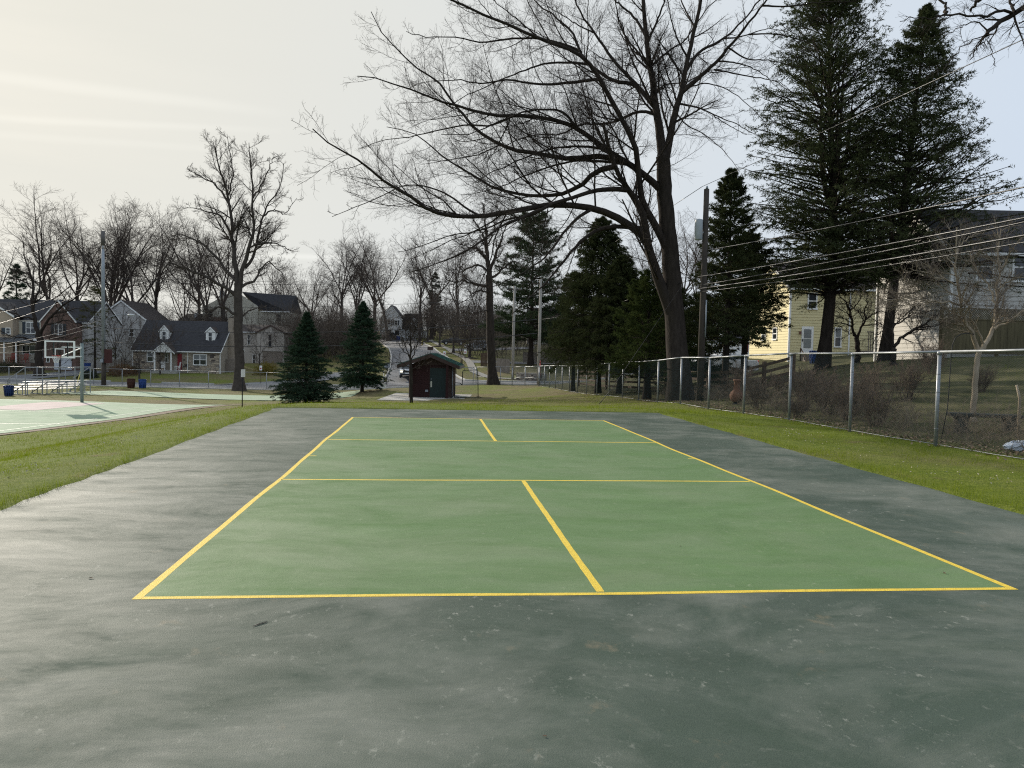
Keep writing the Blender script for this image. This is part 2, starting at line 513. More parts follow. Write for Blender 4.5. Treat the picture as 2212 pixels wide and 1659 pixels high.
# ------------------------------------------------------------------ draped sheets
def sheet(name, pts_l, pts_r, mat, dz=.05, nu=2, parent=None, kind='structure', zfun=None, thick=0.0):
    """strip between two polylines, laid on the terrain"""
    L_, R2 = np.array(pts_l, float), np.array(pts_r, float)
    def dens(P, n):
        t = np.linspace(0, len(P)-1, n); i = np.minimum(t.astype(int), len(P)-2); f = (t-i)[:, None]
        return P[i]*(1-f)+P[i+1]*f
    n = max(2, int(np.linalg.norm(np.diff(L_, axis=0), axis=1).sum()/1.0)+1)
    a, b = dens(L_, n), dens(R2, n)
    u = np.linspace(0, 1, nu)[None, :, None]
    P = a[:, None]*(1-u)+b[:, None]*u
    z = (zfun or terr)(P[..., 0], P[..., 1])+dz
    V = np.concatenate([P, z[..., None]], -1).reshape(-1, 3)
    i = (np.arange(n-1)[:, None]*nu+np.arange(nu-1)[None]).ravel()
    F = [np.stack([i, i+nu, i+nu+1, i+1], 1)]
    if thick:
        nV = len(V)
        V = np.concatenate([V, V-np.array([0, 0, thick])])
        ring = list(range(nu))+[k*nu+nu-1 for k in range(1, n)]+[(n-1)*nu+k for k in range(nu-2, -1, -1)]+[k*nu for k in range(n-2, 0, -1)]
        ring = np.array(ring); r2 = np.roll(ring, -1)
        F.append(np.stack([ring, r2, r2+nV, ring+nV], 1)[:, ::-1])
    me = np_mesh(name, V, F, True)
    nrm = np.empty(len(me.polygons)*3); me.polygons.foreach_get('normal', nrm)
    if nrm.reshape(-1, 3)[:len(F[0]), 2].mean() < 0: me.flip_normals()
    if thick: me.polygons.foreach_set('use_smooth', np.zeros(len(me.polygons), bool))
    o = link(name, me, mat, parent)
    if kind: tag(o, kind=kind)
    return o

# ------------------------------------------------------------------ paved pickleball pad
def court_mat(name, base, dust, dust_amt, rough, seed=0.0, scuff=.5, brown=0.0, streak=1.0, spec=.32):
    m, t, b = nodes_mat(name)
    L = t.links.new
    g = N(t, 'ShaderNodeNewGeometry')
    off = N(t, 'ShaderNodeVectorMath', operation='ADD'); off.inputs[1].default_value = (seed, seed*1.7, 0)
    L(g.outputs['Position'], off.inputs[0])
    # gentle swirl so that broom marks curve
    wn_ = N(t, 'ShaderNodeTexNoise'); wn_.inputs['Scale'].default_value = .35; wn_.inputs['Detail'].default_value = 2
    L(off.outputs[0], wn_.inputs['Vector'])
    wv = N(t, 'ShaderNodeVectorMath', operation='MULTIPLY_ADD'); wv.inputs[1].default_value = (1.6, 1.6, 0)
    L(wn_.outputs['Color'], wv.inputs[0]); L(off.outputs[0], wv.inputs[2])
    def noise(sc_, stretch=(1, 1, 1), rot=0, det=6, ro=.6, src=None):
        mp = N(t, 'ShaderNodeMapping'); mp.inputs['Scale'].default_value = stretch; mp.inputs['Rotation'].default_value = (0, 0, rot)
        L(src or wv.outputs[0], mp.inputs[0])
        n = N(t, 'ShaderNodeTexNoise'); n.inputs['Scale'].default_value = sc_; n.inputs['Detail'].default_value = det
        n.inputs['Roughness'].default_value = ro
        L(mp.outputs[0], n.inputs['Vector']); return n.outputs['Fac']
    def rmp(x, a, c, lo=0., hi=1.):
        r = N(t, 'ShaderNodeMapRange'); r.inputs[1].default_value = a; r.inputs[2].default_value = c
        r.inputs[3].default_value = lo; r.inputs[4].default_value = hi
        L(x, r.inputs[0]); return r.outputs[0]
    def mul(a, c):
        x = N(t, 'ShaderNodeMath', operation='MULTIPLY'); L(a, x.inputs[0])
        if isinstance(c, float): x.inputs[1].default_value = c
        else: L(c, x.inputs[1])
        return x.outputs[0]
    def mix(f, a, c):
        x = N(t, 'ShaderNodeMix', data_type='RGBA')
        for s_, i in ((a, 6), (c, 7)):
            if isinstance(s_, tuple): x.inputs[i].default_value = (*s_, 1)
            else: L(s_, x.inputs[i])
        if isinstance(f, float): x.inputs[0].default_value = f
        else: L(f, x.inputs[0])
        return x.outputs[2]
    col = mix(rmp(noise(1.1, (1, 1.6, 1)), .3, .7), tuple(c*.88 for c in base), tuple(c*1.12 for c in base))
    # broad wind-blown dust in long smears
    draw = rmp(noise(.55, (1.0, 1.25, 1), .35, 10, .66), .46, .66)
    dst = mul(draw, float(dust_amt))
    col = mix(dst, col, dust)
    st = mul(rmp(noise(2.6, (.6*streak, 1.4, 1), .25, 8, .68), .58, .74), float(dust_amt*.6))
    col = mix(st, col, dust)
    # shoe scuffs: small pale flecks that come in clusters
    cl = rmp(noise(1.3, (1, 1, 1), 0, 3, .5, off.outputs[0]), .42, .62)
    f2 = mul(rmp(noise(34, (1.3, .7, 1), .5, 3, .7, off.outputs[0]), .60, .70), mul(cl, float(scuff*.55)))
    col = mix(f2, col, dust)
    hl = mul(rmp(noise(5, (.9, 2.0, 1), -.75, 7, .7, off.outputs[0]), .62, .72), float(scuff*.45))
    col = mix(hl, col, dust)
    dk = mul(rmp(noise(4.5, (1, .9, 1), .2, 7, .72, off.outputs[0]), .54, .72), float(.30*scuff))
    col = mix(dk, col, tuple(c*.72 for c in base))
    fl = mul(mul(rmp(noise(11, (1.2, .75, 1), -.4, 4, .7, off.outputs[0]), .60, .70), cl), float(scuff))
    col = mix(fl, col, tuple(min(1, c*1.25) for c in dust))
    if brown:
        br = mul(rmp(noise(2.8, (1.1, .8, 1), .6, 7, .68, off.outputs[0]), .62, .74), float(brown))
        col = mix(br, col, (.26,.20,.13))
    gr = noise(260, (1, 1, 1), 0, 2, .6, off.outputs[0])
    col = mix(rmp(noise(75, (1, 1, 1), 0, 2, .6, off.outputs[0]), .35, .75, 0, .30), col, tuple(c*1.8 for c in base))
    col = mix(rmp(gr, .25, .8, 0, .25), col, tuple(c*2.0 for c in base))
    L(col, b.inputs['Base Color'])
    rr = N(t, 'ShaderNodeMath', operation='ADD'); rr.inputs[1].default_value = rough-.05
    L(mul(noise(1.0), .1), rr.inputs[0]); L(rr.outputs[0], b.inputs['Roughness'])
    # swept dust dulls the sheen, bare paint keeps it
    sp = rmp(noise(1.5, (.75, 1.8, 1), .3, 9, .68), .36, .66, spec*1.9, spec*.25)
    L(sp, b.inputs['Specular IOR Level'])
    bp = N(t, 'ShaderNodeBump'); bp.inputs['Strength'].default_value = .5; bp.inputs['Distance'].default_value = .006
    L(noise(140, (1, 1, 1), 0, 3, .7, off.outputs[0]), bp.inputs['Height'])
    b2 = N(t, 'ShaderNodeBump'); b2.inputs['Strength'].default_value = .2; b2.inputs['Distance'].default_value = .05
    L(noise(2.2, (.8, 1.3, 1), .3, 6, .6), b2.inputs['Height']); L(bp.outputs[0], b2.inputs['Normal']); L(b2.outputs[0], b.inputs['Normal'])
    return m
PAD = court_mat('court_surround_paint', (.052,.071,.055), (.225,.228,.198), .66, .66, 0., .95, .55, spec=.115)
INNER = court_mat('court_green_paint', (.098,.160,.068), (.20,.225,.150), .50, .68, 31., .7, .0, spec=.11)
LINEY = pmat('yellow_line_paint', (.74,.53,.065), .7, .22, 22, .4, 120, tint=(.86,.62,.06), detail=9)
LINEW = pmat('white_line_paint', (.62,.63,.58), .6, .10, 4)

pad = MB()
nxp, nyp = 28, 60
vx = np.linspace(PX0, PX1, nxp); vy = np.linspace(PY0, PY1, nyp)
gx, gy = np.meshgrid(vx, vy)
wig = .035*np.sin(gy*1.1)+.02*np.sin(gy*2.7+1)
gx = gx + np.where(np.isclose(gx, PX0), wig, 0)+np.where(np.isclose(gx, PX1), wig[::-1], 0)
V = np.stack([gx.ravel(), gy.ravel(), np.zeros(gx.size)], 1)
i = (np.arange(nyp-1)[:, None]*nxp+np.arange(nxp-1)[None]).ravel()
top = np.stack([i, i+1, i+nxp+1, i+nxp], 1)
ring = list(range(nxp))+[k*nxp+nxp-1 for k in range(1, nyp)]+[(nyp-1)*nxp+k for k in range(nxp-2, -1, -1)]+[k*nxp for k in range(nyp-2, 0, -1)]
ring = np.array(ring); r2 = np.roll(ring, -1); nV = len(V)
V = np.concatenate([V, V-np.array([0, 0, .08])])
pado = link('pickleball_court', np_mesh('pickleball_court', V, [top, np.stack([ring, ring+nV, r2+nV, r2], 1)]), PAD)
tag(pado, kind='structure')
def wav(a, amp=.012, ph=0.):
    return amp*math.sin(a*.9+ph)+amp*.6*math.sin(a*2.3+ph*2)
CWD, CLN = 6.096, 13.411
def strip(p0, p1, w, z, mat, name, parent, amp=.012, ph=0., n=40):
    """painted line between two points, its edges slightly unsteady"""
    p0, p1 = np.array(p0, float), np.array(p1, float)
    t = (p1-p0)/np.linalg.norm(p1-p0); nrm = np.array([-t[1], t[0]])
    l = np.linalg.norm(p1-p0)
    vs, fs = [], []
    for k in range(n+1):
        c = p0+(p1-p0)*k/n+nrm*wav(l*k/n, amp, ph)*math.sin(math.pi*min(1, max(0, k/n)))
        e = w/2*(1+.06*math.sin(k*1.7+ph))
        vs += [(*(c-nrm*e), z), (*(c+nrm*e), z)]
    for k in range(n): fs.append((2*k, 2*k+2, 2*k+3, 2*k+1))
    me = bpy.data.meshes.new(name); me.from_pydata(vs, [], fs)
    if me.polygons[0].normal.z < 0: me.flip_normals()
    return link(name, me, mat, parent)
inn = MB()
n = 40
vs, fs = [], []
for k in range(n+1):
    y = CLN*k/n
    e = math.sin(math.pi*k/n)
    vs += [(-wav(y, .012, 0)*e, y, .0006), (CWD-wav(y, .018, 1)*e, y, .0006)]
for k in range(n): fs.append((2*k, 2*k+1, 2*k+3, 2*k+2))
inn.add(vs, fs)
inn.build('playing_area', INNER, pado)
lw = .052
strip((0, -lw/2), (0, CLN+lw/2), .055, .0012, LINEY, 'sideline', pado, .012, 0)
strip((CWD, -lw/2), (CWD, CLN+lw/2), .055, .0012, LINEY, 'sideline', pado, .018, 1)
strip((lw/2+.003, 0), (CWD-lw/2-.003, 0), lw, .0012, LINEY, 'baseline', pado, .010, 2)
strip((lw/2+.003, CLN), (CWD-lw/2-.003, CLN), lw, .0012, LINEY, 'baseline', pado, .010, 3)
strip((lw/2+.003, 4.572), (CWD-lw/2-.003, 4.572), .052, .0012, LINEY, 'service_line', pado, .012, 4)
strip((lw/2+.003, 8.84), (CWD-lw/2-.003, 8.84), .052, .0012, LINEY, 'service_line', pado, .012, 5)
strip((3.048, lw/2+.003), (3.048, 4.572-.03), .056, .0012, LINEY, 'centre_line', pado, .006, 6)
strip((3.048, 8.84+.03), (3.048, CLN-lw/2-.003), .056, .0012, LINEY, 'centre_line', pado, .006, 7)
strip((.034, 6.706), (.14, 6.706), .04, .0012, LINEY, 'net_mark', pado, 0, 0, 3)
strip((CWD-.14, 6.706), (CWD-.034, 6.706), .04, .0012, LINEY, 'net_mark', pado, 0, 0, 3)

# ------------------------------------------------------------------ basketball courts
PALE = court_mat('pale_green_court_paint', (.235,.305,.21), (.33,.355,.28), .5, .85, 77., .3, .0, spec=.09)
PINK = court_mat('faded_pink_court_paint', (.44,.36,.34), (.46,.42,.39), .5, .85, 11., .3, .0, spec=.09)
EARTH = pmat('bare_earth', (.155,.115,.08), .95, .35, 3, .6, 25)
fd = (-.075, -1.0)
def bb(lat, d): return cw(lat, d)
bbR = [bb(-18.9, 50.6), bb(-19.6, 44), bb(-20.3, 38), bb(-21.2, 32), bb(-22.2, 24)]
bbL = [bb(-45, 51.5), bb(-46, 44), bb(-46.5, 38), bb(-47, 32), bb(-48, 24)]
bbo = sheet('basketball_court', bbL, bbR, PALE, .05, 24)
tag(bbo, kind='structure')
sheet('earth_strip', [(x+.1, y+.4) for x, y in bbR], [(x+1.25, y+.5) for x, y in bbR], EARTH, .035, 3)
sheet('free_throw_lane', [bb(-29.9, 49.3), bb(-30.4, 43)], [bb(-26.2, 49.2), bb(-26.9, 43)], PINK, .056, 6, bbo, None)
def cline(pts, w, name='painted_line', parent=bbo, dz=.062):
    pts = np.array(pts, float)
    t = np.gradient(pts, axis=0); t /= np.linalg.norm(t, axis=1)[:, None]
    nr = np.stack([-t[:, 1], t[:, 0]], 1)
    sheet(name, pts-nr*w/2, pts+nr*w/2, LINEW, dz, 2, parent, None)
cline([bb(-20.3, 49.6), bb(-20.9, 44), bb(-21.6, 38), bb(-22.4, 32), bb(-23.4, 25)], .07)
cline([bb(-20.3, 49.5), bb(-44, 50.3)], .07)
cline([bb(-28.2+6.0*math.sin(a), 48.6-6.4*math.cos(a)) for a in np.linspace(-1.5, 1.5, 24)], .06)
cline([bb(-21.6, 36.5), bb(-45, 37.5)], .07)
fco = sheet('far_basketball_court', [bb(-37, 60.2), bb(-36.5, 69.2)], [bb(-13.2, 62.6), bb(-13.0, 68.2)], PALE, .05, 24)
cline([bb(-35, 61.6), bb(-15, 63.6)], .07, parent=fco)

# ------------------------------------------------------------------ street, hill road, kerbs, pavements
def off(pts, o):
    pts = np.array(pts, float)
    t = np.gradient(pts, axis=0); t /= np.linalg.norm(t, axis=1)[:, None]
    return pts+np.stack([-t[:, 1], t[:, 0]], 1)*o
st = [cw(-75, 85.4), cw(-55, 84.6), cw(-37, 84.0), cw(-22, 83.6), cw(-8, 82.8), cw(3, 82.0), cw(14, 81), cw(40, 79)]
sheet('street', off(st, 2.9), off(st, -2.9), ROADM, .05, 6)
def kerb(name, pts, w=.22, h=.13):
    return sheet(name, off(pts, w/2), off(pts, -w/2), KERBM, .05+h, 2, thick=h+.1)
kerb('kerb', off(st, -3.05))
sheet('pavement', off(st, -3.2), off(st, -4.3), CONC, .10, 3, thick=.15)
hrL = [cw(-15.5, 87.6), cw(-14.9, 90.5), cw(-15.4, 94), cw(-16.2, 102), cw(-18.6, 118), cw(-22.5, 140), cw(-28.6, 165), cw(-31, 172)]
hrR = [cw(-4.0, 86.4), cw(-6.4, 90.5), cw(-7.3, 94), cw(-8.0, 102), cw(-10.6, 118), cw(-14.5, 140), cw(-20.6, 165), cw(-22, 172)]
sheet('hill_road', hrL, hrR, ROADM, .06, 6)
sheet('hill_road_apron', [cw(-19, 86.3), cw(-15.4, 88.2)], [cw(-1, 85.0), cw(-4.0, 87)], ROADM, .075, 6)
kerb('kerb', [cw(-30, 87.0), cw(-19.5, 86.8), cw(-16.8, 87.4), cw(-15.4, 89.5), cw(-15.5, 94), cw(-16.3, 102), cw(-18.7, 118), cw(-22.6, 140), cw(-28.7, 165)])
kerb('kerb', [cw(40, 82.2), cw(14, 84.2), cw(1, 85.3), cw(-3.0, 86.2), cw(-5.4, 88.4), cw(-7.2, 94), cw(-7.9, 102), cw(-10.5, 118), cw(-14.4, 140), cw(-20.5, 165)])
kerb('kerb', [cw(-75, 88.6), cw(-55, 87.8), cw(-46, 87.4)])
kerb('kerb', [cw(-40, 87.2), cw(-34, 87.1)])
wk = [cw(2, 88), cw(-2.6, 90.5), cw(-4.9, 96), cw(-5.8, 104), cw(-8.2, 119), cw(-12, 140), cw(-18, 165)]
sheet('hill_pavement', off(wk, .5), off(wk, -.5), pmat('old_pavement', (.24,.23,.205), .9, .2, 1), .09, 3)
sheet('driveway', [cw(-64, 87.6), cw(-58, 96.5), cw(-56.5, 99.5)], [cw(-57.5, 87.4), cw(-52.5, 96.5), cw(-51.8, 99.5)], DRIVE, .07, 6)
sheet('driveway', [cw(-34, 87.2), cw(-27.5, 93), cw(-22, 100)], [cw(-28.5, 87.2), cw(-23.0, 91.5), cw(-19, 98)], DRIVE, .07, 6)
sheet('driveway', [cw(-6.0, 104), cw(6, 106)], [cw(-6.6, 107), cw(6, 109.5)], DRIVE, .07, 6)
sheet('driveway', [cw(-11.2, 134), cw(4, 139)], [cw(-12.0, 139), cw(4, 144)], DRIVE, .07, 6)
# ------------------------------------------------------------------ tree tools (vectorised)
def unit(a): return a/(np.linalg.norm(a, axis=-1, keepdims=True)+1e-9)
def tubes(P, R, n):
    """P (N,K,3), R (N,K) -> verts, quads of N tapered tubes"""
    Nn, K = P.shape[:2]
    T = np.empty_like(P)
    T[:, 1:-1] = P[:, 2:]-P[:, :-2]; T[:, 0] = P[:, 1]-P[:, 0]; T[:, -1] = P[:, -1]-P[:, -2]
    T = unit(T)
    mean = unit(P[:, -1]-P[:, 0])
    ref = np.where(np.abs(mean[:, 2:3]) < .75, np.array([[0, 0, 1.0]]), np.array([[1.0, .13, 0]]))[:, None]
    A = unit(np.cross(T, np.broadcast_to(ref, T.shape))); B = np.cross(A, T)
    q = 2*np.pi*np.arange(n)/n
    V = P[:, :, None]+R[:, :, None, None]*(np.cos(q)[None, None, :, None]*A[:, :, None]+np.sin(q)[None, None, :, None]*B[:, :, None])
    base = (np.arange(Nn)*K*n)[:, None, None]+(np.arange(K-1)*n)[None, :, None]
    i = np.arange(n)[None, None]; j = (np.arange(n)+1) % n
    Fq = np.stack(np.broadcast_arrays(base+i, base+j, base+n+j, base+n+i), -1).reshape(-1, 4)
    return V.reshape(-1, 3), Fq
def merge(parts):
    Vs, Fs, o = [], [], 0
    for V, Fq in parts:
        Vs.append(V); Fs.append(Fq+o); o += len(V)
    return np.concatenate(Vs), Fs
def lens(P): return np.linalg.norm(np.diff(P, axis=1), axis=2).sum(1)
def grow(r, P, R, n, tr=(.2, .98), ang=(30, 60), lr=(.35, .6), K=5, wob=.12, up=.05, rr=.6, rmin=.004, lmin=.0, flat=0., taper=.7, lfall=.7, clump=1.0):
    Nn, Kp = P.shape[:2]
    Lp = lens(P)
    cnt = np.maximum(1, np.round(n*(Lp/np.mean(Lp))**.8)).astype(int) if n >= 1 else (r.random(Nn) < n).astype(int)
    idx = np.repeat(np.arange(Nn), cnt)
    first = np.concatenate([[0], np.cumsum(cnt)[:-1]])
    j = np.arange(len(idx))-np.repeat(first, cnt)
    t = tr[0]+(tr[1]-tr[0])*((j+r.random(len(idx)))/np.repeat(cnt, cnt))**clump
    f = np.clip(t, 0, .999)*(Kp-1); i = f.astype(int); fr = (f-i)[:, None]
    base = P[idx, i]*(1-fr)+P[idx, i+1]*fr
    rad = R[idx, i]*(1-fr[:, 0])+R[idx, i+1]*fr[:, 0]
    T = unit(P[idx, i+1]-P[idx, i])
    rv = r.normal(size=T.shape); rv[:, 2] *= (1-flat)
    pr = unit(np.cross(T, rv))
    sgn = np.where(j % 2 == 0, 1, -1)[:, None]
    if flat > 0:
        hz = unit(np.cross(T, np.array([0, 0, 1.0])))*sgn
        pr = unit(pr*(1-flat)+hz*flat)
    a = np.radians(r.uniform(ang[0], ang[1], len(idx)))[:, None]
    D = np.cos(a)*T+np.sin(a)*pr
    Lc = np.maximum(Lp[idx]*r.uniform(lr[0], lr[1], len(idx))*(1.12-lfall*t), lmin)
    Pc = np.empty((len(idx), K, 3)); Pc[:, 0] = base
    stp = (Lc/(K-1))[:, None]
    for k in range(1, K):
        D = unit(D+r.normal(size=D.shape)*wob+np.array([0, 0, up]))
        Pc[:, k] = Pc[:, k-1]+D*stp
    r0 = np.maximum(rad*rr*r.uniform(.75, 1.05, len(idx)), rmin)
    Rc = r0[:, None]*(1-taper*np.linspace(0, 1, K)[None])
    Rc = np.maximum(Rc, rmin*.7)
    return Pc, Rc
def catmull(pts, K):
    pts = np.array(pts, float)
    e = np.concatenate([[2*pts[0]-pts[1]], pts, [2*pts[-1]-pts[-2]]])
    m = len(pts)-1
    t = np.linspace(0, m, K); i = np.minimum(t.astype(int), m-1); f = (t-i)[:, None]
    a, b, c, d = e[i], e[i+1], e[i+2], e[i+3]
    return .5*((2*b)+(c-a)*f+(2*a-5*b+4*c-d)*f**2+(3*b-a-3*c+d)*f**3)
def mesh_tubes(name, sets):
    V, Fs = merge([tubes(P, R, n) for P, R, n in sets])
    return np_mesh(name, V, Fs, True)
def flare(P, R, base=1.6, h=.9):
    """buttress at the foot of a trunk"""
    z0 = P[0, 0, 2]
    k = np.clip(1-(P[0, :, 2]-z0)/h, 0, 1)**2
    R = R.copy(); R[0] *= 1+(base-1)*k
    return R

# bare deciduous prototypes for the woods (kept at the origin in local space)
def bare_proto(seed, H=22.0, r0=.34, fork=.38, spread=.55, limbs=9, lv=(7, 6, 5), col=None, tw=.011, lean=0.0):
    r = np.random.default_rng(seed)
    nK = 9
    h = np.linspace(0, 1, nK)
    TH = H*(.38+.25*(fork-.3)/.2*.6)
    tr = np.stack([np.cumsum(r.normal(0, .016*H/10, nK))*h+lean*H*h, np.cumsum(r.normal(0, .016*H/10, nK))*h, h*TH], 1)[None]
    rad = (r0*(1-.38*h**.9))[None]
    rad = flare(tr, rad, 1.5, 1.2)
    A1, B1 = grow(r, tr, rad, 5, (.80, 1.0), (8, 14+38*spread), (1.0*(H-TH)/TH, 1.25*(H-TH)/TH), 9, .12, .05, .60, .03, lfall=.15, taper=.86)
    A2, B2 = grow(r, tr, rad, limbs-3, (fork*1.1+.1, .95), (35, 45+50*spread), (.45, .85), 9, .13, .06, .42, .03, lfall=.2, taper=.85)
    P1, R1 = np.concatenate([A1, A2]), np.concatenate([B1, B2])
    P2, R2_ = grow(r, P1, R1, lv[0], (.15, .99), (22, 58), (.30, .52), 6, .16, .03, .6, .016)
    P3, R3 = grow(r, P2, R2_, lv[1], (.12, .98), (25, 60), (.38, .65), 5, .18, .03, .6, tw)
    P4, R4 = grow(r, P3, R3, lv[2], (.1, .98), (25, 60), (.4, .75), 3, .18, .08, .65, tw*.8, lmin=.25)
    trunk = mesh_tubes('trunk', [(tr, rad, 8)])
    crown = mesh_tubes('crown', [(P1, R1, 5), (P2, R2_, 4), (P3, R3, 3), (P4, R4, 3)])
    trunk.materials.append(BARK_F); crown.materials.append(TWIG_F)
    return trunk, crown
def place_tree(proto, loc, rz, sc_, label, group, name='bare_tree', sxy=None):
    root = empty(name, loc, rz, label, 'tree', group)
    s_ = sxy or sc_
    root.scale = (s_, s_, sc_)
    link('trunk', proto[0], None, root); link('crown', proto[1], None, root)
    return root

# ------------------------------------------------------------------ conifers
def conifer(seed, H, Rm, h0=.06, nb=170, tw=14, nd=9, pitch0=(-15, 35), sag=.12, prof=None, tl=.30, nl=.10, nw=.026, hang=0., r0=.12, K=6, stems=None, jit=.25, eln=12, tipk=1.2, hpow=1.15):
    """whorled evergreen: trunk, boughs, side sprays and needle blades; returns (trunk mesh, crown mesh)"""
    r = np.random.default_rng(seed)
    hz = h0+(1-h0)*np.sort(r.random(nb)**hpow)
    prof = prof or (lambda u: (1-u)**.8)
    L = Rm*np.array([prof((u-h0)/(1-h0)) for u in hz])*r.uniform(1-jit, 1+jit*.6, nb)+.08
    az = np.arange(nb)*2.399963+r.normal(0, .35, nb)
    el = np.radians(pitch0[0]+(pitch0[1]-pitch0[0])*hz+r.normal(0, eln, nb))
    t = np.linspace(0, 1, K)
    rd = L[:, None]*t*np.cos(el)[:, None]
    zz = L[:, None]*t*np.sin(el)[:, None]-sag*L[:, None]*(t**2)[None]+.10*L[:, None]*np.clip(t-.7, 0, 1)[None]
    P = np.stack([rd*np.cos(az)[:, None], rd*np.sin(az)[:, None], hz[:, None]*H+zz], -1)
    P += r.normal(0, .02, P.shape)*L[:, None, None]*t[None, :, None]
    Rb = np.maximum(.010, .012*L)[:, None]*(1-.8*t)[None]
    if stems is not None:
        P[:, :, :2] += stems(hz)[:, None, :]
    # sprays
    idx = np.repeat(np.arange(nb), tw)
    m = len(idx)
    tt = r.random(m)**.7*.82+.18
    f = np.clip(tt, 0, .999)*(K-1); i = f.astype(int); fr = (f-i)[:, None]
    b0 = P[idx, i]*(1-fr)+P[idx, i+1]*fr
    T = unit(P[idx, i+1]-P[idx, i])
    side = unit(np.cross(T, np.array([0, 0, 1.0])))*np.where(r.random(m) < .5, -1, 1)[:, None]
    a = np.radians(r.uniform(25, 75, m))[:, None]
    D = np.cos(a)*T+np.sin(a)*side
    D[:, 2] += r.normal(0, .18, m)-hang*r.uniform(.5, 1.6, m)
    D = unit(D)
    tl_ = (L[idx]*tl*(1.12-tt)+nl*tipk*np.clip(L[idx]/.9, .12, 1))*r.uniform(.6, 1.2, m)
    # needle blades along sprays
    k = nd
    id2 = np.repeat(np.arange(m), k)
    s_ = r.random(len(id2))**.75
    c = b0[id2]+D[id2]*(tl_[id2]*s_)[:, None]
    if hang > 0: c[:, 2] -= hang*.5*(tl_[id2]*s_)**2
    c += r.normal(0, .045, c.shape)*np.minimum(tl_[id2], .8)[:, None]
    nd_ = unit(D[id2]*.6+r.normal(0, .6, c.shape))
    wv = unit(np.cross(nd_, r.normal(size=c.shape)))
    ln = nl*r.uniform(.6, 1.35, len(id2)); w = nw*r.uniform(.6, 1.3, len(id2))
    A = c-wv*w[:, None]*.5; B = c+wv*w[:, None]*.5; C = c+nd_*ln[:, None]
    V = np.stack([A, B, C], 1).reshape(-1, 3)
    Ft = np.arange(len(V)).reshape(-1, 3)
    h = np.linspace(0, 1, 12)
    tp = np.stack([0*h, 0*h, h*H*.985], 1)[None]
    if stems is not None: tp[0, :, :2] += stems(h)
    tR = np.maximum(.012, r0*(1-.93*h))[None]
    tR = flare(tp, tR, 1.35, .5)
    trunk = mesh_tubes('trunk', [(tp, tR, 8)])
    boughs = mesh_tubes('boughs', [(P, Rb, 4)])
    crown = np_mesh('foliage', V, [Ft])
    return trunk, boughs, crown
def place_conifer(name, parts, loc, rz, mat, label, group=None, bark=None):
    root = empty(name, loc, rz, label, 'tree', group)
    link('trunk', parts[0], bark or BARK, root)
    link('boughs', parts[1], bark or BARK, root)
    link('foliage', parts[2], mat, root)
    return root
SPRUCE = leaf_mat('spruce_needles', (.024,.046,.030), (.055,.088,.050), scale=2.2, trans=.15)
NORWAY = leaf_mat('norway_spruce_needles', (.030,.040,.018), (.070,.080,.034), scale=1.6, trans=.15)
HEML = leaf_mat('hemlock_needles', (.030,.042,.020), (.085,.094,.042), scale=1.2, trans=.2)
YEWM = leaf_mat('yew_leaves', (.032,.050,.018), (.075,.092,.030), scale=2, trans=.2)
PINEM = leaf_mat('pine_needles', (.030,.048,.026), (.058,.078,.038), scale=1.0, trans=.2)
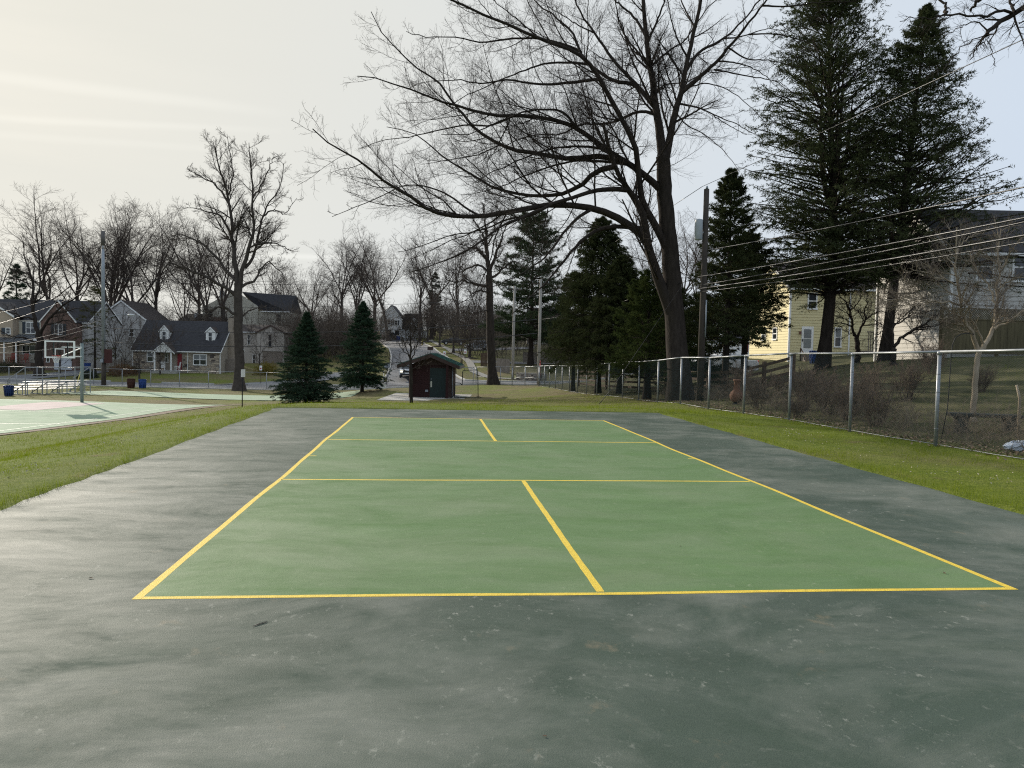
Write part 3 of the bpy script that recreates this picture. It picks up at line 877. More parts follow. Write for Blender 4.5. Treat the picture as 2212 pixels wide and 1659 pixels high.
# ------------------------------------------------------------------ the large spreading tree behind the fence
def trace(pts, conv, d0, dd, K, bend=0.):
    n = len(pts)
    P = []
    for k, (x, y) in enumerate(pts):
        u = k/(n-1)
        px, py = conv(x, y)
        P.append(at(px, py, d0+dd*u+bend*math.sin(math.pi*u)))
    return catmull(P, K)
cA = lambda x, y: (658.3+.42163*x, .42163*y)
cB = lambda x, y: (1481.2+.33065*x, .33065*y)
D0 = 33.0
big = [  # points, start radius, end radius, depth start, depth change
 ([(1925,1990),(1912,1850),(1900,1700),(1885,1500),(1872,1300),(1852,1100),(1842,950),(1834,800)], .56, .30, 0, .3),
 ([(1834,830),(1812,650),(1790,500),(1770,350),(1750,200),(1730,0),(1700,-250),(1690,-520)], .27, .05, .3, .8),
 ([(1845,860),(1868,740),(1900,580),(1932,470),(1962,300),(2010,100),(2050,-100),(2090,-350)], .24, .05, .3, -.6),
 ([(1890,1660),(1840,1520),(1792,1380),(1752,1250),(1736,1130),(1702,1040),(1650,960),(1600,880),(1560,760),(1530,640)], .34, .07, 0, -1.0),
 ([(1862,1330),(1800,1180),(1742,1080),(1715,1000),(1700,880),(1690,760),(1640,640),(1560,500),(1490,370),(1430,300),(1350,250),(1200,200),(1050,130),(900,70),(780,10),(640,-40)], .22, .04, 0, -2.5),
 ([(1730,1210),(1640,1150),(1560,1100),(1480,1070),(1380,1050),(1250,1045),(1130,1065),(1000,1090),(900,1105),(800,1108),(700,1095),(620,1070),(540,1010),(450,960),(380,910),(300,840),(220,790),(130,740),(40,660)], .22, .022, -.3, -4.5),
 ([(1815,980),(1740,910),(1690,870),(1620,820),(1540,770),(1460,710),(1390,660),(1300,620),(1200,600),(1080,590),(960,590),(870,570),(780,545),(700,520),(600,480),(500,440),(380,405),(270,390)], .20, .02, .2, -2.0),
 ([(1640,835),(1540,805),(1450,805),(1350,815),(1250,800),(1150,780),(1050,765),(980,730),(910,690),(850,640),(800,570),(760,530),(700,440),(640,390),(560,340),(480,260),(400,180),(340,60)], .17, .02, .0, 1.5),
 ([(1580,850),(1480,880),(1420,940),(1340,980),(1270,1000),(1180,1000),(1080,990),(980,965),(900,920),(830,880),(750,830),(680,780),(620,730),(540,670),(420,650)], .15, .018, -.5, 2.5),
 ([(1650,975),(1540,970),(1460,985),(1380,1010),(1280,1040),(1200,1075),(1120,1110),(1020,1150),(900,1240),(800,1300),(700,1340),(560,1390)], .14, .018, -.6, -3.5),
 ([(1730,1175),(1600,1160),(1500,1175),(1430,1215),(1370,1280),(1300,1370),(1240,1440),(1180,1500),(1060,1610)], .14, .02, -.2, -2.0),
 ([(1480,1085),(1400,1130),(1330,1200),(1260,1290),(1180,1360),(1080,1420),(960,1470)], .10, .015, -1.0, -2.5),
 ([(1770,560),(1700,460),(1640,390),(1560,290),(1480,170),(1400,40),(1360,-80)], .15, .03, .4, 1.5),
 ([(1765,520),(1690,440),(1600,420),(1520,380),(1430,300),(1370,170),(1300,100),(1210,30),(1120,-60)], .14, .025, .4, 2.5),
 ([(1750,600),(1700,580),(1640,590),(1560,630),(1480,640),(1400,640),(1300,690),(1200,690),(1080,720),(980,780),(880,840)], .10, .015, .3, 3.0),
 ([(1500,400),(1350,420),(1200,430),(1050,410),(900,425),(780,410),(660,420)], .09, .015, -1.2, -2.0),
 ([(1440,345),(1330,330),(1200,335),(1100,370),(1000,410),(850,480),(740,540)], .08, .014, -1.2, 1.0),
 ([(1400,260),(1300,220),(1150,190),(1000,200),(880,215),(760,190),(620,190),(520,160)], .085, .014, -1.6, 1.0),
 ([(1540,770),(1440,755),(1330,755),(1200,780),(1080,830),(960,880),(860,940)], .08, .014, -.3, -2.0),
 ([(1650,860),(1520,840),(1400,830),(1280,850),(1160,890),(1040,940),(920,980),(800,1000)], .09, .014, -.3, 2.5),
 ([(1390,655),(1330,580),(1250,560),(1130,570),(1000,620),(860,680),(700,690)], .08, .014, -.6, -2.5),
 ([(1750,190),(1690,90),(1610,20),(1540,-60)], .09, .03, .6, 1.0),
 ([(1960,480),(2040,400),(2120,320),(2212,200),(2330,50),(2420,-80)], .14, .03, .1, -1.5),
 ([(1945,545),(2030,560),(2100,590),(2212,640),(2330,700)], .06, .012, .1, -1.5),
 ([(1975,380),(2040,270),(2150,200),(2260,90),(2380,-60)], .10, .03, -.2, 1.5),
 ([(1850,560),(1800,500),(1870,430),(1960,420),(2080,360),(2200,350),(2330,340)], .06, .012, .1, 1.5),
 ([(1800,340),(1880,260),(1960,200),(2050,60),(2150,-40)], .07, .02, .5, 2.0),
 ([(1932,470),(1990,440),(2080,430),(2180,470),(2300,560),(2380,660)], .05, .010, .1, -1.2),
 ([(1905,575),(1960,640),(2050,690),(2150,780),(2230,880)], .045, .010, .1, -1.5),
 ([(2120,320),(2230,330),(2350,380),(2440,470)], .05, .010, -.5, -1.0),
 ([(1770,350),(1710,270),(1640,180),(1600,60),(1570,-80)], .075, .02, .5, 1.5),
 ([(1752,220),(1810,90),(1860,-40),(1900,-160)], .075, .02, .6, -1.0),
 ([(2000,140),(1940,30),(1890,-80)], .06, .02, -.2, 1.0),
 ([(1962,300),(1905,190),(1870,70),(1855,-60)], .06, .015, 0, -1.2),
 ([(2150,200),(2240,190),(2360,150),(2470,160)], .05, .010, .5, -1.0),
 ([(1480,170),(1400,130),(1290,60),(1180,-10)], .05, .012, 1.2, .8),
 ([(1200,200),(1100,110),(1000,30),(900,-60)], .05, .012, -2.2, .8),
 ([(1250,1045),(1160,1100),(1040,1120),(900,1180),(760,1200),(600,1260),(480,1290)], .07, .012, -1.8, -1.0),
 ([(900,1105),(820,1060),(740,1000),(640,960),(520,950),(400,1000),(260,1060),(140,1110)], .06, .012, -2.6, -1.0),
 ([(1080,590),(960,640),(820,640),(680,670),(540,700),(400,720),(280,760)], .06, .012, -1.0, 1.5),
]
bigB = [
 ([(185,440),(400,490),(600,530),(700,600)], .05, .010, .0, -.5),
 ([(300,330),(420,395),(560,400),(700,430),(850,435)], .05, .010, -.15, -1.0),
 ([(410,215),(600,220),(800,280),(900,350)], .045, .010, -.4, -1.0),
 ([(535,70),(700,60),(900,20),(1100,10),(1260,-60)], .05, .010, -.75, -1.0),
 ([(-30,690),(120,720),(250,800),(400,880)], .05, .012, .2, -1.0),
]
Ps, Rs = [], []
KB = 22
for lst, cv in ((big, cA), (bigB, cB)):
    for pts, ra, rb, ds, dd in lst:
        P = trace(pts, cv, D0+ds, dd*1.35, KB, .5)
        P[1:-1] += rng.normal(0, .022, P[1:-1].shape)*np.linspace(.2, 1, KB-2)[:, None]
        u = np.linspace(0, 1, KB)
        Ps.append(P); Rs.append((ra+(rb-ra)*u**.7)*(.86 if len(Ps) > 1 else 1.0))
Ps, Rs = np.array(Ps), np.array(Rs)
# every limb starts on the limb that carries it
def scr(P):
    q = P-CAM
    return np.stack([q@R_, q@U_], -1)/(q@F_)[..., None]*FPX
for k in range(1, len(Ps)):
    cand = np.concatenate([catmull(Ps[j], 90) for j in range(len(Ps)) if j < k])
    n_ = np.argmin(((scr(cand)-scr(Ps[k, 0]))**2).sum(-1))
    dv = cand[n_]-Ps[k, 0]
    Ps[k] += dv[None]*((1-np.linspace(0, 1, KB))**2)[:, None]
base = Ps[0, 0].copy()
base[2] = tz(base[0], base[1])-.1
Ps[0, 0] = base
Rs[0] = flare(Ps[0][None], Rs[0][None], 1.22, 1.2)[0]
r = np.random.default_rng(21)
Ls = lens(Ps)
P2, R2_ = grow(r, Ps[1:], Rs[1:], 12, (.16, .99), (28, 62), (.20, .42), 8, .11, .06, .42, .010, lfall=.86, flat=.10)
P3, R3 = grow(r, P2, R2_, 8, (.12, .99), (28, 60), (.34, .62), 6, .13, .07, .46, .005)
P4, R4 = grow(r, P3, R3, 5, (.10, .99), (28, 58), (.35, .65), 5, .13, .09, .55, .0034, lmin=.16)
P5, R5 = grow(r, P4, R4, 2, (.15, .97), (28, 58), (.4, .75), 3, .14, .10, .7, .0030, lmin=.10)
root = empty('shade_tree', base, 0, 'huge bare spreading tree with long arching limbs behind the fence', 'tree')
def rel(P): return P-base
tm = mesh_tubes('trunk', [(rel(Ps[:1]), Rs[:1], 14), (rel(Ps[3:4]), Rs[3:4], 12)])
link('trunk', tm, BARK, root)
link('limbs', mesh_tubes('limbs', [(rel(np.delete(Ps, [0, 3], 0)), np.delete(Rs, [0, 3], 0), 9)]), BARK, root)
link('branches', mesh_tubes('branches', [(rel(P2), R2_, 5), (rel(P3), R3, 4)]), BARK, root)
tw = link('twigs', mesh_tubes('twigs', [(rel(P4), R4, 3), (rel(P5), R5, 3)]), TWIG, root)
NTW = len(P4)+len(P5)

# ------------------------------------------------------------------ the tall tree by the left street fence
cL = lambda x, y: (.32243*x, 246.9+.32243*y)
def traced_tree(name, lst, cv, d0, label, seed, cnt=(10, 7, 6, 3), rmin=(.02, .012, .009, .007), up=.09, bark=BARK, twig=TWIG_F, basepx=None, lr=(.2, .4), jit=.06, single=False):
    r = np.random.default_rng(seed)
    Ps, Rs = [], []
    for pts, ra, rb, ds, dd in lst:
        P = trace(pts, cv, d0+ds, dd, 14, 0)
        P[1:-1] += r.normal(0, jit, (12, 3))
        Ps.append(P); Rs.append(ra+(rb-ra)*np.linspace(0, 1, 14)**.8)
    Ps, Rs = np.array(Ps), np.array(Rs)
    b = Ps[0, 0].copy(); b[2] = tz(b[0], b[1])-.08; Ps[0, 0] = b
    Rs[0] = flare(Ps[0][None], Rs[0][None], 1.6, 1.6*Rs[0, 0]/.4)[0]
    P2, R2_ = grow(r, Ps[1:], Rs[1:], cnt[0], (.2, .99), (25, 60), lr, 7, .13, up, .55, rmin[0], lfall=.55)
    P3, R3 = grow(r, P2, R2_, cnt[1], (.12, .99), (25, 58), (.32, .6), 5, .15, up, .58, rmin[1])
    P4, R4 = grow(r, P3, R3, cnt[2], (.10, .99), (25, 55), (.35, .7), 4, .15, up, .6, rmin[2], lmin=.2)
    sets = [(P4-b, R4, 3)]
    if cnt[3]:
        P5, R5 = grow(r, P4, R4, cnt[3], (.15, .97), (25, 55), (.4, .8), 3, .15, up, .7, rmin[3], lmin=.15)
        sets.append((P5-b, R5, 3))
    root = empty(name, b, 0, label, 'tree')
    link('trunk', mesh_tubes('trunk', [(Ps[:1]-b, Rs[:1], 10)]), bark, root)
    lst_ = [(Ps[1:]-b, Rs[1:], 7), (P2-b, R2_, 4), (P3-b, R3, 3)]
    link('limbs', mesh_tubes('limbs', lst_+(sets if single else [])), bark, root)
    if not single: link('twigs', mesh_tubes('twigs', sets), twig, root)
    return root
left_tall = [
 ([(1602,1850),(1604,1650),(1600,1400),(1596,1250),(1595,1130)], .50, .40, 0, 0),
 ([(1592,1150),(1580,1000),(1560,850),(1550,700),(1530,550),(1490,420),(1450,300),(1425,180)], .28, .03, 0, 1.0),
 ([(1610,1140),(1640,980),(1680,870),(1700,760),(1692,600),(1690,450),(1682,330),(1668,190)], .25, .03, 0, -1.5),
 ([(1640,1030),(1700,950),(1740,800),(1760,680),(1800,600),(1870,500),(1900,330)], .18, .03, 0, 2.0),
 ([(1700,870),(1800,860),(1880,880),(1970,920)], .12, .02, -.6, -2),
 ([(1560,850),(1500,700),(1420,660),(1330,640),(1240,620)], .15, .02, .4, -3),
 ([(1545,620),(1450,480),(1350,420),(1250,365)], .13, .02, .6, 2),
 ([(1592,1230),(1450,1120),(1300,1060),(1180,1010),(1090,1000)], .20, .03, 0, -3),
 ([(1585,1120),(1480,1000),(1400,900),(1300,840),(1200,800),(1130,830)], .18, .025, 0, 3),
 ([(1600,1370),(1500,1290),(1400,1310),(1310,1335)], .16, .025, 0, -2),
 ([(1604,1370),(1680,1310),(1780,1290)], .12, .02, 0, 2),
 ([(1612,1160),(1720,1100),(1740,1040),(1800,990),(1870,1040),(1900,1100)], .16, .02, 0, 2),
 ([(1760,680),(1830,640),(1900,660),(1990,560)], .10, .02, .8, 1),
 ([(1696,560),(1770,440),(1810,320),(1850,280)], .10, .02, -.9, 1),
 ([(1530,540),(1560,400),(1540,260),(1520,130)], .09, .02, .5, 1),
]
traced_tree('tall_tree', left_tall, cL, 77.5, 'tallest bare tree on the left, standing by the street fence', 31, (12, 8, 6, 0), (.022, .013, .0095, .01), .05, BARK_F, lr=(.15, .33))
# tree in front of the brick house
cC = lambda x, y: ((x/3.016)/1.8228, (1050+y/3.016)/1.8228)
brick_tree = [
 ([(470,1330),(465,1240),(462,1000),(465,780)], .50, .38, 0, 0),
 ([(465,800),(400,600),(395,400),(390,200),(350,50),(300,-120),(270,-300)], .27, .04, 0, 1),
 ([(475,800),(540,680),(640,560),(760,450),(880,380),(960,330)], .22, .05, 0, -2),
 ([(400,620),(300,600),(180,560),(40,530),(-80,540)], .12, .03, 0, -2),
 ([(395,420),(460,300),(470,150),(520,0),(600,-140)], .15, .03, 0, 2),
 ([(390,260),(280,180),(150,150),(20,160)], .12, .03, .5, 2),
 ([(540,690),(680,660),(800,640),(930,700),(1040,740)], .12, .03, -.5, -2),
 ([(640,560),(760,530),(900,500),(1040,520)], .10, .03, -.7, 2),
 ([(470,900),(330,860),(180,830),(60,800),(-60,720)], .13, .03, 0, -3),
 ([(470,920),(600,860),(760,850),(900,880)], .10, .03, 0, -3),
]
traced_tree('yard_tree', brick_tree, cC, 93.0, 'dark forked bare tree in front of the brick house', 32, (8, 6, 5, 0), (.025, .018, .014, .01))
# tree at the street corner, right of the shed
cD = lambda x, y: ((1650+x/3.016)/1.8228, (1050+y/3.016)/1.8228)
corner_tree = [
 ([(880,1420),(872,1300),(850,1000),(842,700),(836,400),(828,100)], .50, .34, 0, 0),
 ([(828,130),(815,-100),(800,-300),(790,-520),(760,-700)], .30, .04, 0, 1),
 ([(830,60),(900,-120),(960,-260),(1010,-420),(1080,-560)], .20, .03, 0, -1),
 ([(836,240),(740,220),(620,190),(520,160),(400,190),(300,130)], .18, .03, 0, -3),
 ([(826,60),(720,-20),(600,20),(480,60),(380,20)], .14, .03, 0, 2),
 ([(836,310),(760,290),(640,300),(590,400)], .12, .03, 0, -2),
 ([(842,130),(930,90),(1010,0),(1120,-60),(1240,-60)], .16, .03, 0, 2),
 ([(815,-100),(700,-200),(560,-240),(420,-320)], .14, .03, 0, 2),
 ([(805,-260),(880,-400),(900,-560),(960,-700)], .10, .03, .5, 2),
 ([(800,-300),(720,-440),(640,-560),(560,-640)], .10, .03, .5, -2),
 ([(846,560),(760,520),(640,560),(540,540)], .07, .02, 0, -2),
]
traced_tree('corner_tree', corner_tree, cD, 77.5, 'thick trunked bare tree at the street corner right of the shed', 33, (9, 7, 5, 0), (.022, .015, .012, .01))
# young tree in front of the shed
cE = lambda x, y: ((1050+x/3.016)/1.8228, (1050+y/3.016)/1.8228)
young = [
 ([(1716,1700),(1716,1500),(1714,1300),(1712,1170)], .075, .06, 0, 0),
 ([(1712,1200),(1712,1000),(1706,850),(1704,720),(1704,590)], .05, .008, 0, 0),
 ([(1712,1110),(1660,980),(1620,860),(1560,760)], .028, .006, 0, -.3),
 ([(1712,1130),(1760,1000),(1800,880),(1830,800)], .028, .006, 0, .3),
 ([(1712,1060),(1640,1020),(1560,900),(1500,850)], .022, .005, 0, .5),
 ([(1712,1200),(1600,1140),(1500,1130),(1440,1080)], .02, .005, 0, -.3),
 ([(1712,1260),(1640,1230),(1560,1190),(1500,1150)], .02, .005, 0, .3),
 ([(1714,1240),(1780,1190),(1860,1160),(1890,1080)], .022, .005, 0, -.4),
 ([(1712,1020),(1780,940),(1830,900),(1900,920)], .018, .005, 0, .4),
 ([(1708,900),(1660,800),(1640,720),(1620,640)], .016, .005, 0, .2),
 ([(1708,880),(1750,780),(1770,700),(1790,640)], .016, .005, 0, -.2),
]
traced_tree('young_tree', young, cE, 30.0, 'slender young bare tree with upswept twigs in front of the shed', 34, (7, 4, 3, 0), (.006, .0045, .004, .003), .12, BARK, TWIG, None, (.25, .5), .015)

# overhanging limb, upper right: a tree beside the court, its trunk out of the picture
ovh = [
 ([(3300,2600),(3200,1500),(3000,700),(2700,300)], .30, .20, 0, -1),
 ([(2720,320),(2500,150),(2300,20),(2210,40),(2080,130),(1980,210),(1968,226)], .075, .034, -1, -.6),
 ([(2130,85),(2050,70),(1950,100),(1850,98),(1680,98)], .03, .017, -1.4, -.4),
 ([(1690,98),(1700,40),(1640,-20),(1560,-90)], .03, .015, -1.8, .3),
 ([(1960,-40),(1900,20),(1862,70)], .035, .02, -1.5, .3),
 ([(1985,205),(1900,260),(1800,330),(1710,420),(1640,500)], .012, .006, -1.6, -.3),
 ([(1975,215),(1930,280),(1900,330),(1858,390)], .016, .008, -1.6, .3),
 ([(1680,98),(1640,110),(1600,122),(1500,110),(1400,140)], .02, .006, -1.8, -.3),
 ([(1970,200),(1900,150),(1830,160),(1750,200),(1650,230)], .016, .005, -1.6, .4),
 ([(2150,80),(2120,0),(2150,-80)], .03, .015, -1.4, .3),
 ([(1975,226),(1990,300),(2010,380),(2020,430)], .010, .005, -1.6, .2),
]
traced_tree('overhanging_tree', ovh, cB, 16.0, 'bare limb hanging into the top right corner from a tree outside', 35, (5, 4, 3, 0), (.0045, .0032, .0025, .003), -.02, BARK, TWIG, None, (.16, .34), .02, True)

# pale sapling behind the fence at the right
cF = lambda x, y: ((3250+x/2.702)/1.8228, (1050+y/2.702)/1.8228)
sap = [
 ([(1575,1700),(1585,1400),(1600,1150),(1615,1000),(1650,900),(1690,830)], .075, .06, 0, 0),
 ([(1690,835),(1760,740),(1800,660),(1815,560),(1830,400),(1838,200),(1850,0),(1840,-200),(1870,-400)], .06, .014, 0, .6),
 ([(1690,835),(1640,720),(1600,620),(1540,520),(1520,420),(1460,350)], .028, .008, 0, -.6),
 ([(1640,930),(1600,800),(1560,700),(1490,600),(1450,480),(1430,360),(1410,180),(1390,0),(1380,-180),(1400,-420)], .065, .014, .1, -1.0),
 ([(1800,660),(1900,610),(2000,550),(2113,470),(2250,380)], .035, .010, 0, -.5),
 ([(1430,410),(1300,370),(1150,370),(1000,350),(880,330),(700,350),(560,330)], .025, .007, -.4, -1.0),
 ([(1795,640),(1770,560),(1730,460),(1690,370)], .014, .006, 0, -.5),
 ([(1410,240),(1320,160),(1200,110),(1050,60),(900,20)], .022, .006, -.6, -.6),
 ([(1830,420),(1760,260),(1680,120),(1580,-20),(1540,-150)], .025, .008, .2, .6),
 ([(1845,60),(1930,-60),(2000,-200),(2100,-320)], .022, .008, .4, -.6),
 ([(1395,20),(1300,-90),(1180,-150),(1050,-170)], .018, .006, -.8, .5),
 ([(1385,-120),(1460,-260),(1560,-330),(1700,-360)], .016, .006, -.8, .5),
 ([(1475,640),(1380,560),(1280,540),(1180,560)], .014, .005, -.2, -.6),
 ([(1835,240),(1960,160),(2100,120),(2250,120)], .018, .006, .2, -.5),
]
traced_tree('pale_sapling', sap, cF, 19.5, 'pale barked multi stemmed small tree behind the fence at right', 36, (12, 7, 4, 0), (.006, .0042, .0032, .003), .05, BARK_L, pmat('pale_twigs', (.15,.12,.095), .9, .3, 3), None, (.2, .42), .02)
crab = [
 ([(345,1120),(340,960),(340,860),(335,740)], .13, .11, 0, 0),
 ([(330,760),(290,660),(270,560),(260,460),(200,370),(150,290)], .075, .02, 0, -.5),
 ([(340,750),(390,640),(430,560),(520,500),(600,470)], .07, .02, 0, .6),
 ([(425,560),(420,470),(440,380),(450,300)], .045, .015, .3, -.4),
 ([(262,480),(300,430),(360,360),(380,280)], .04, .012, -.3, .5),
 ([(280,640),(220,610),(130,600),(50,610)], .035, .01, 0, -.6),
 ([(330,760),(240,690),(190,680)], .03, .01, 0, .4),
]
traced_tree('crabapple_tree', crab, cF, 37.0, 'small dark fruit tree with forked trunk before the yellow house', 37, (9, 6, 4, 0), (.01, .007, .006, .005), .05, BARK, TWIG, None, (.3, .6), .03)
crab2 = [
 ([(725,1100),(722,960),(725,850)], .11, .09, 0, 0),
 ([(728,850),(800,780),(880,710),(1000,650),(1080,590),(1210,500)], .07, .03, 0, -.6),
 ([(720,840),(720,700),(730,620),(790,590),(880,530),(1000,490),(1190,460)], .05, .012, 0, .5),
 ([(715,850),(600,700),(540,760),(500,840)], .03, .012, 0, .6),
 ([(730,620),(700,520),(740,440),(700,380)], .03, .01, .2, .5),
 ([(880,530),(930,440),(940,380)], .025, .01, .2, .5),
]
traced_tree('fruit_tree', crab2, cF, 30.0, 'low dark fruit tree reaching right across the white house', 38, (9, 6, 4, 0), (.009, .006, .005, .005), .05, BARK, TWIG, None, (.3, .6), .03)

# ------------------------------------------------------------------ woods: individual bare trees on the skyline
protos = [bare_proto(101, 24, .42, .34, .6, 8, (9, 7, 5)), bare_proto(102, 22, .40, .38, .9, 8, (9, 7, 5)),
          bare_proto(103, 26, .36, .46, .5, 9, (8, 7, 5)), bare_proto(104, 20, .34, .30, .7, 8, (9, 7, 5), lean=.10),
          bare_proto(105, 18, .24, .28, .5, 8, (8, 6, 5))]
PH = [max(v.co.z for v in p[1].vertices)*.97 for p in protos]
# px, depth, top row, prototype, label
row = [
 (-40, 128, 470, 1, 'bare tree cut by the left edge of the picture, behind the brick house'),
 (103, 126, 408, 0, 'tall bare tree standing behind the roof of the brick house'),
 (165, 132, 425, 2, 'bare tree just right of the tall one behind the brick house'),
 (205, 128, 440, 3, 'bare tree directly left of the tall grey antenna pole'),
 (238, 134, 425, 2, 'bare tree directly right of the tall grey antenna pole'),
 (262, 126, 455, 3, 'leaning bare tree between the antenna pole and the wide forked tree'),
 (284, 122, 436, 1, 'bare tree with wide forked crown above the grey gabled house'),
 (335, 126, 440, 2, 'straight ivy clad bare tree right of the grey gabled house'),
 (400, 138, 500, 4, 'thin bare tree above the dark roof of the stone house'),
 (430, 140, 490, 2, 'thin straight bare tree just left of the cream house'),
 (458, 122, 440, 3, 'thick leaning bare tree against the cream house gable'),
 (482, 124, 440, 0, 'bare tree rising behind the cream house gable'),
 (575, 145, 520, 4, 'bare tree behind the dark roof of the cream house'),
 (640, 150, 565, 3, 'small bare tree right of the cream house'),
 (672, 155, 545, 1, 'crooked bare tree on the skyline left of the second spruce'),
 (708, 160, 560, 4, 'low bare tree behind the nearer spruce top'),
 (735, 145, 478, 2, 'tall narrow bare tree above the taller spruce'),
 (770, 150, 500, 0, 'spreading bare tree left of the white hill house'),
 (806, 158, 480, 1, 'bare tree rising behind the white hill house gable'),
 (838, 165, 520, 3, 'leaning bare tree right behind the white hill house'),
 (905, 160, 500, 2, 'bare tree on the hill to the right of the white house'),
 (930, 168, 490, 1, 'bushy topped bare tree on the hill road skyline'),
 (985, 165, 510, 0, 'bare tree on the skyline left of the corner tree'),
 (1030, 160, 540, 4, 'thin bare tree just left of the corner tree trunk'),
 (1225, 150, 560, 1, 'bare tree showing right of the white pine'),
 (1275, 140, 520, 2, 'bare tree behind the drooping spruce top'),
 (1335, 130, 520, 0, 'bare tree showing below the great limb'),
 (1395, 120, 500, 1, 'bare tree behind the trunk of the great spreading tree'),
 (1470, 115, 455, 2, 'bare tree between the great trunk and the transformer pole'),
 (1500, 110, 470, 3, 'bare tree showing left of the transformer pole'),
]
for k, (px, d, ty, p, lab) in enumerate(row):
    g = gp(px, d)
    topz = at(px, ty, d)[2]
    s_ = (topz-g[2])/PH[p]
    place_tree(protos[p], (g[0], g[1], g[2]-.2), k*2.1, s_, lab, 'bare trees on the skyline', 'woodland_tree', s_*1.15)
# four small street trees with mulch rings beside the hill road
MULCH = pmat('dark_mulch', (.04,.03,.024), .95, .4, 6)
STREETT = bare_proto(110, 9, .19, .30, .5, 8, (6, 5, 4), tw=.008)
for k, (px, py, d, lab) in enumerate(((1013, 776, 112, 'nearest street tree in a mulch ring on the hill lawn'), (978, 761, 128, 'second nearest street tree in a mulch ring on the hill lawn'),
                                  (948, 748, 146, 'third street tree from the corner in a mulch ring'), (922, 741, 160, 'farthest small street tree in a mulch ring up the hill'))):
    g = gp(px, d)
    rt = place_tree(STREETT, (g[0], g[1], g[2]-.1), k*1.3, 1.05+.05*k, lab, 'street trees up the hill road', 'street_tree')
    ml = MB().lathe([(1.3, -.3), (1.3, .10), (.5, .24), (.05, .3)], n=14)
    link('mulch_ring', ml.mesh('mulch_ring'), MULCH, rt)
# small trees in the left front yards
YARDT = bare_proto(111, 7.5, .11, .22, .55, 9, (6, 5, 4), tw=.007)
for px, d, s_, lab in ((128, 96, 1.0, 'thin bare tree before the brick garage'), (248, 103, 1.25, 'bare tree close before the grey gable wall'), (345, 97, .9, 'thin bare tree before the left cottage dormer'), (560, 104, 1.0, 'bare tree before the tan house front gable'), (300, 92, .95, 'small bare tree on the lawn before the stone house porch'), (269, 98, .8, 'low forked bare tree at the picket fence'),
                       (678, 101, .8, 'thin bare tree at the right end of the tan house')):
    g = gp(px, d)
    place_tree(YARDT, (g[0], g[1], g[2]-.1), d, s_, lab, 'small yard trees', 'ornamental_tree')
# evergreen with a thin yellow-green crown between brick and grey houses
thin = conifer(61, 11.0, 2.6, .22, 70, 12, 7, (-12, 20), .1, lambda u: (1-u)**.5, .34, .22, .05, 0., .16)
g = gp(204, 96)
place_conifer('thin_evergreen', thin, (g[0], g[1], g[2]-.1), .4, leaf_mat('thin_evergreen_needles', (.05,.052,.02), (.085,.085,.03), scale=1, trans=.2), 'sparse yellowish evergreen between the brick and grey houses')

# ------------------------------------------------------------------ evergreens
sp1 = conifer(41, 5.35, 2.1, .09, 460, 20, 16, (-10, 30), .12, lambda u: (1-u)**.95*(1 if u > .07 else .80), .26, .085, .022, .12, .11, jit=.26, eln=8, hpow=1.5)
g = gp(661, 45.0)
place_conifer('spruce_tree', sp1, (g[0], g[1], g[2]-.05), .3, SPRUCE, 'dark conical spruce standing nearest, at the lip of the grass')
sp2 = conifer(42, 7.75, 2.65, .11, 430, 20, 16, (-8, 32), .10, lambda u: (1-u)**.86*(1 if u > .10 else .72), .28, .11, .03, .08, .14, jit=.38, eln=9, hpow=1.4)
g = gp(782, 65.7)
place_conifer('spruce_tree', sp2, (g[0], g[1], g[2]-.05), 1.3, SPRUCE, 'taller spruce farther back, close left of the shed')
nor = conifer(43, 11.0, 3.4, .25, 420, 20, 16, (-18, 30), .16, lambda u: (1-u)**.62, .30, .15, .034, .75, .2, jit=.3)
g = gp(1292, 48)
place_conifer('drooping_spruce', nor, (g[0], g[1], g[2]-.1), .2, NORWAY, 'big dark drooping spruce behind the fence, left of the great tree')
nor2 = conifer(44, 8.4, 2.2, .30, 150, 22, 18, (-12, 25), .1, lambda u: (1-u)**.5, .32, .13, .034, .45, .16)
g = gp(1238, 54)
place_conifer('drooping_spruce', nor2, (g[0], g[1], g[2]-.1), 2.2, NORWAY, 'smaller drooping spruce left of the big dark one')
yew = conifer(45, 6.0, 2.3, .16, 150, 22, 18, (10, 50), .05, lambda u: (1-u)**.45, .35, .11, .034, .05, .2)
g = gp(1398, 37)
place_conifer('yew_tree', yew, (g[0], g[1], g[2]-.1), .5, YEWM, 'bushy green yew tree just left of the great trunk')
for px_, d_, sc_, rz_, lab_ in ((1338, 45, .74, 1.1, 'dark drooping spruce filling the gap between the big one and the yew'), (1440, 45, .62, 2.9, 'dark drooping spruce half hidden behind the great trunk')):
    g = gp(px_, d_)
    rt_ = place_conifer('drooping_spruce', nor, (g[0], g[1], g[2]-.1), rz_, NORWAY, lab_)
    rt_.scale = (sc_*1.1, sc_*1.1, sc_)
sh = (lambda h: np.stack([.35*np.sin(h*5), .0*h], -1))
h1 = conifer(46, 17.6, 4.9, .20, 540, 18, 17, (4, 48), .10, lambda u: (.55+.9*u)*(1-u)**.66+.14*(1-u)**.2, .20, .12, .036, .25, .30, stems=sh, jit=.30, tipk=3.2)
g = gp(1775, 36)
h1r = place_conifer('hemlock_tree', h1, (g[0], g[1], g[2]-.1), .2, HEML, 'taller dark conifer with several stems behind the fence')
ms = MB()
for k, (dx, dy, ln) in enumerate(((-.5, .1, 6.5), (.45, .2, 7.0), (.15, -.4, 7.4), (-.2, .45, 6.0), (.8, -.2, 5.0))):
    ms.tube([(0, 0, 7.8), (dx*.7, dy*.7, 9.2), (dx, dy, 10.6), (dx*1.15, dy*1.15, 7.8+ln)], [.13, .11, .08, .02], 6)
link('stems', ms.mesh('stems'), BARK, h1r)
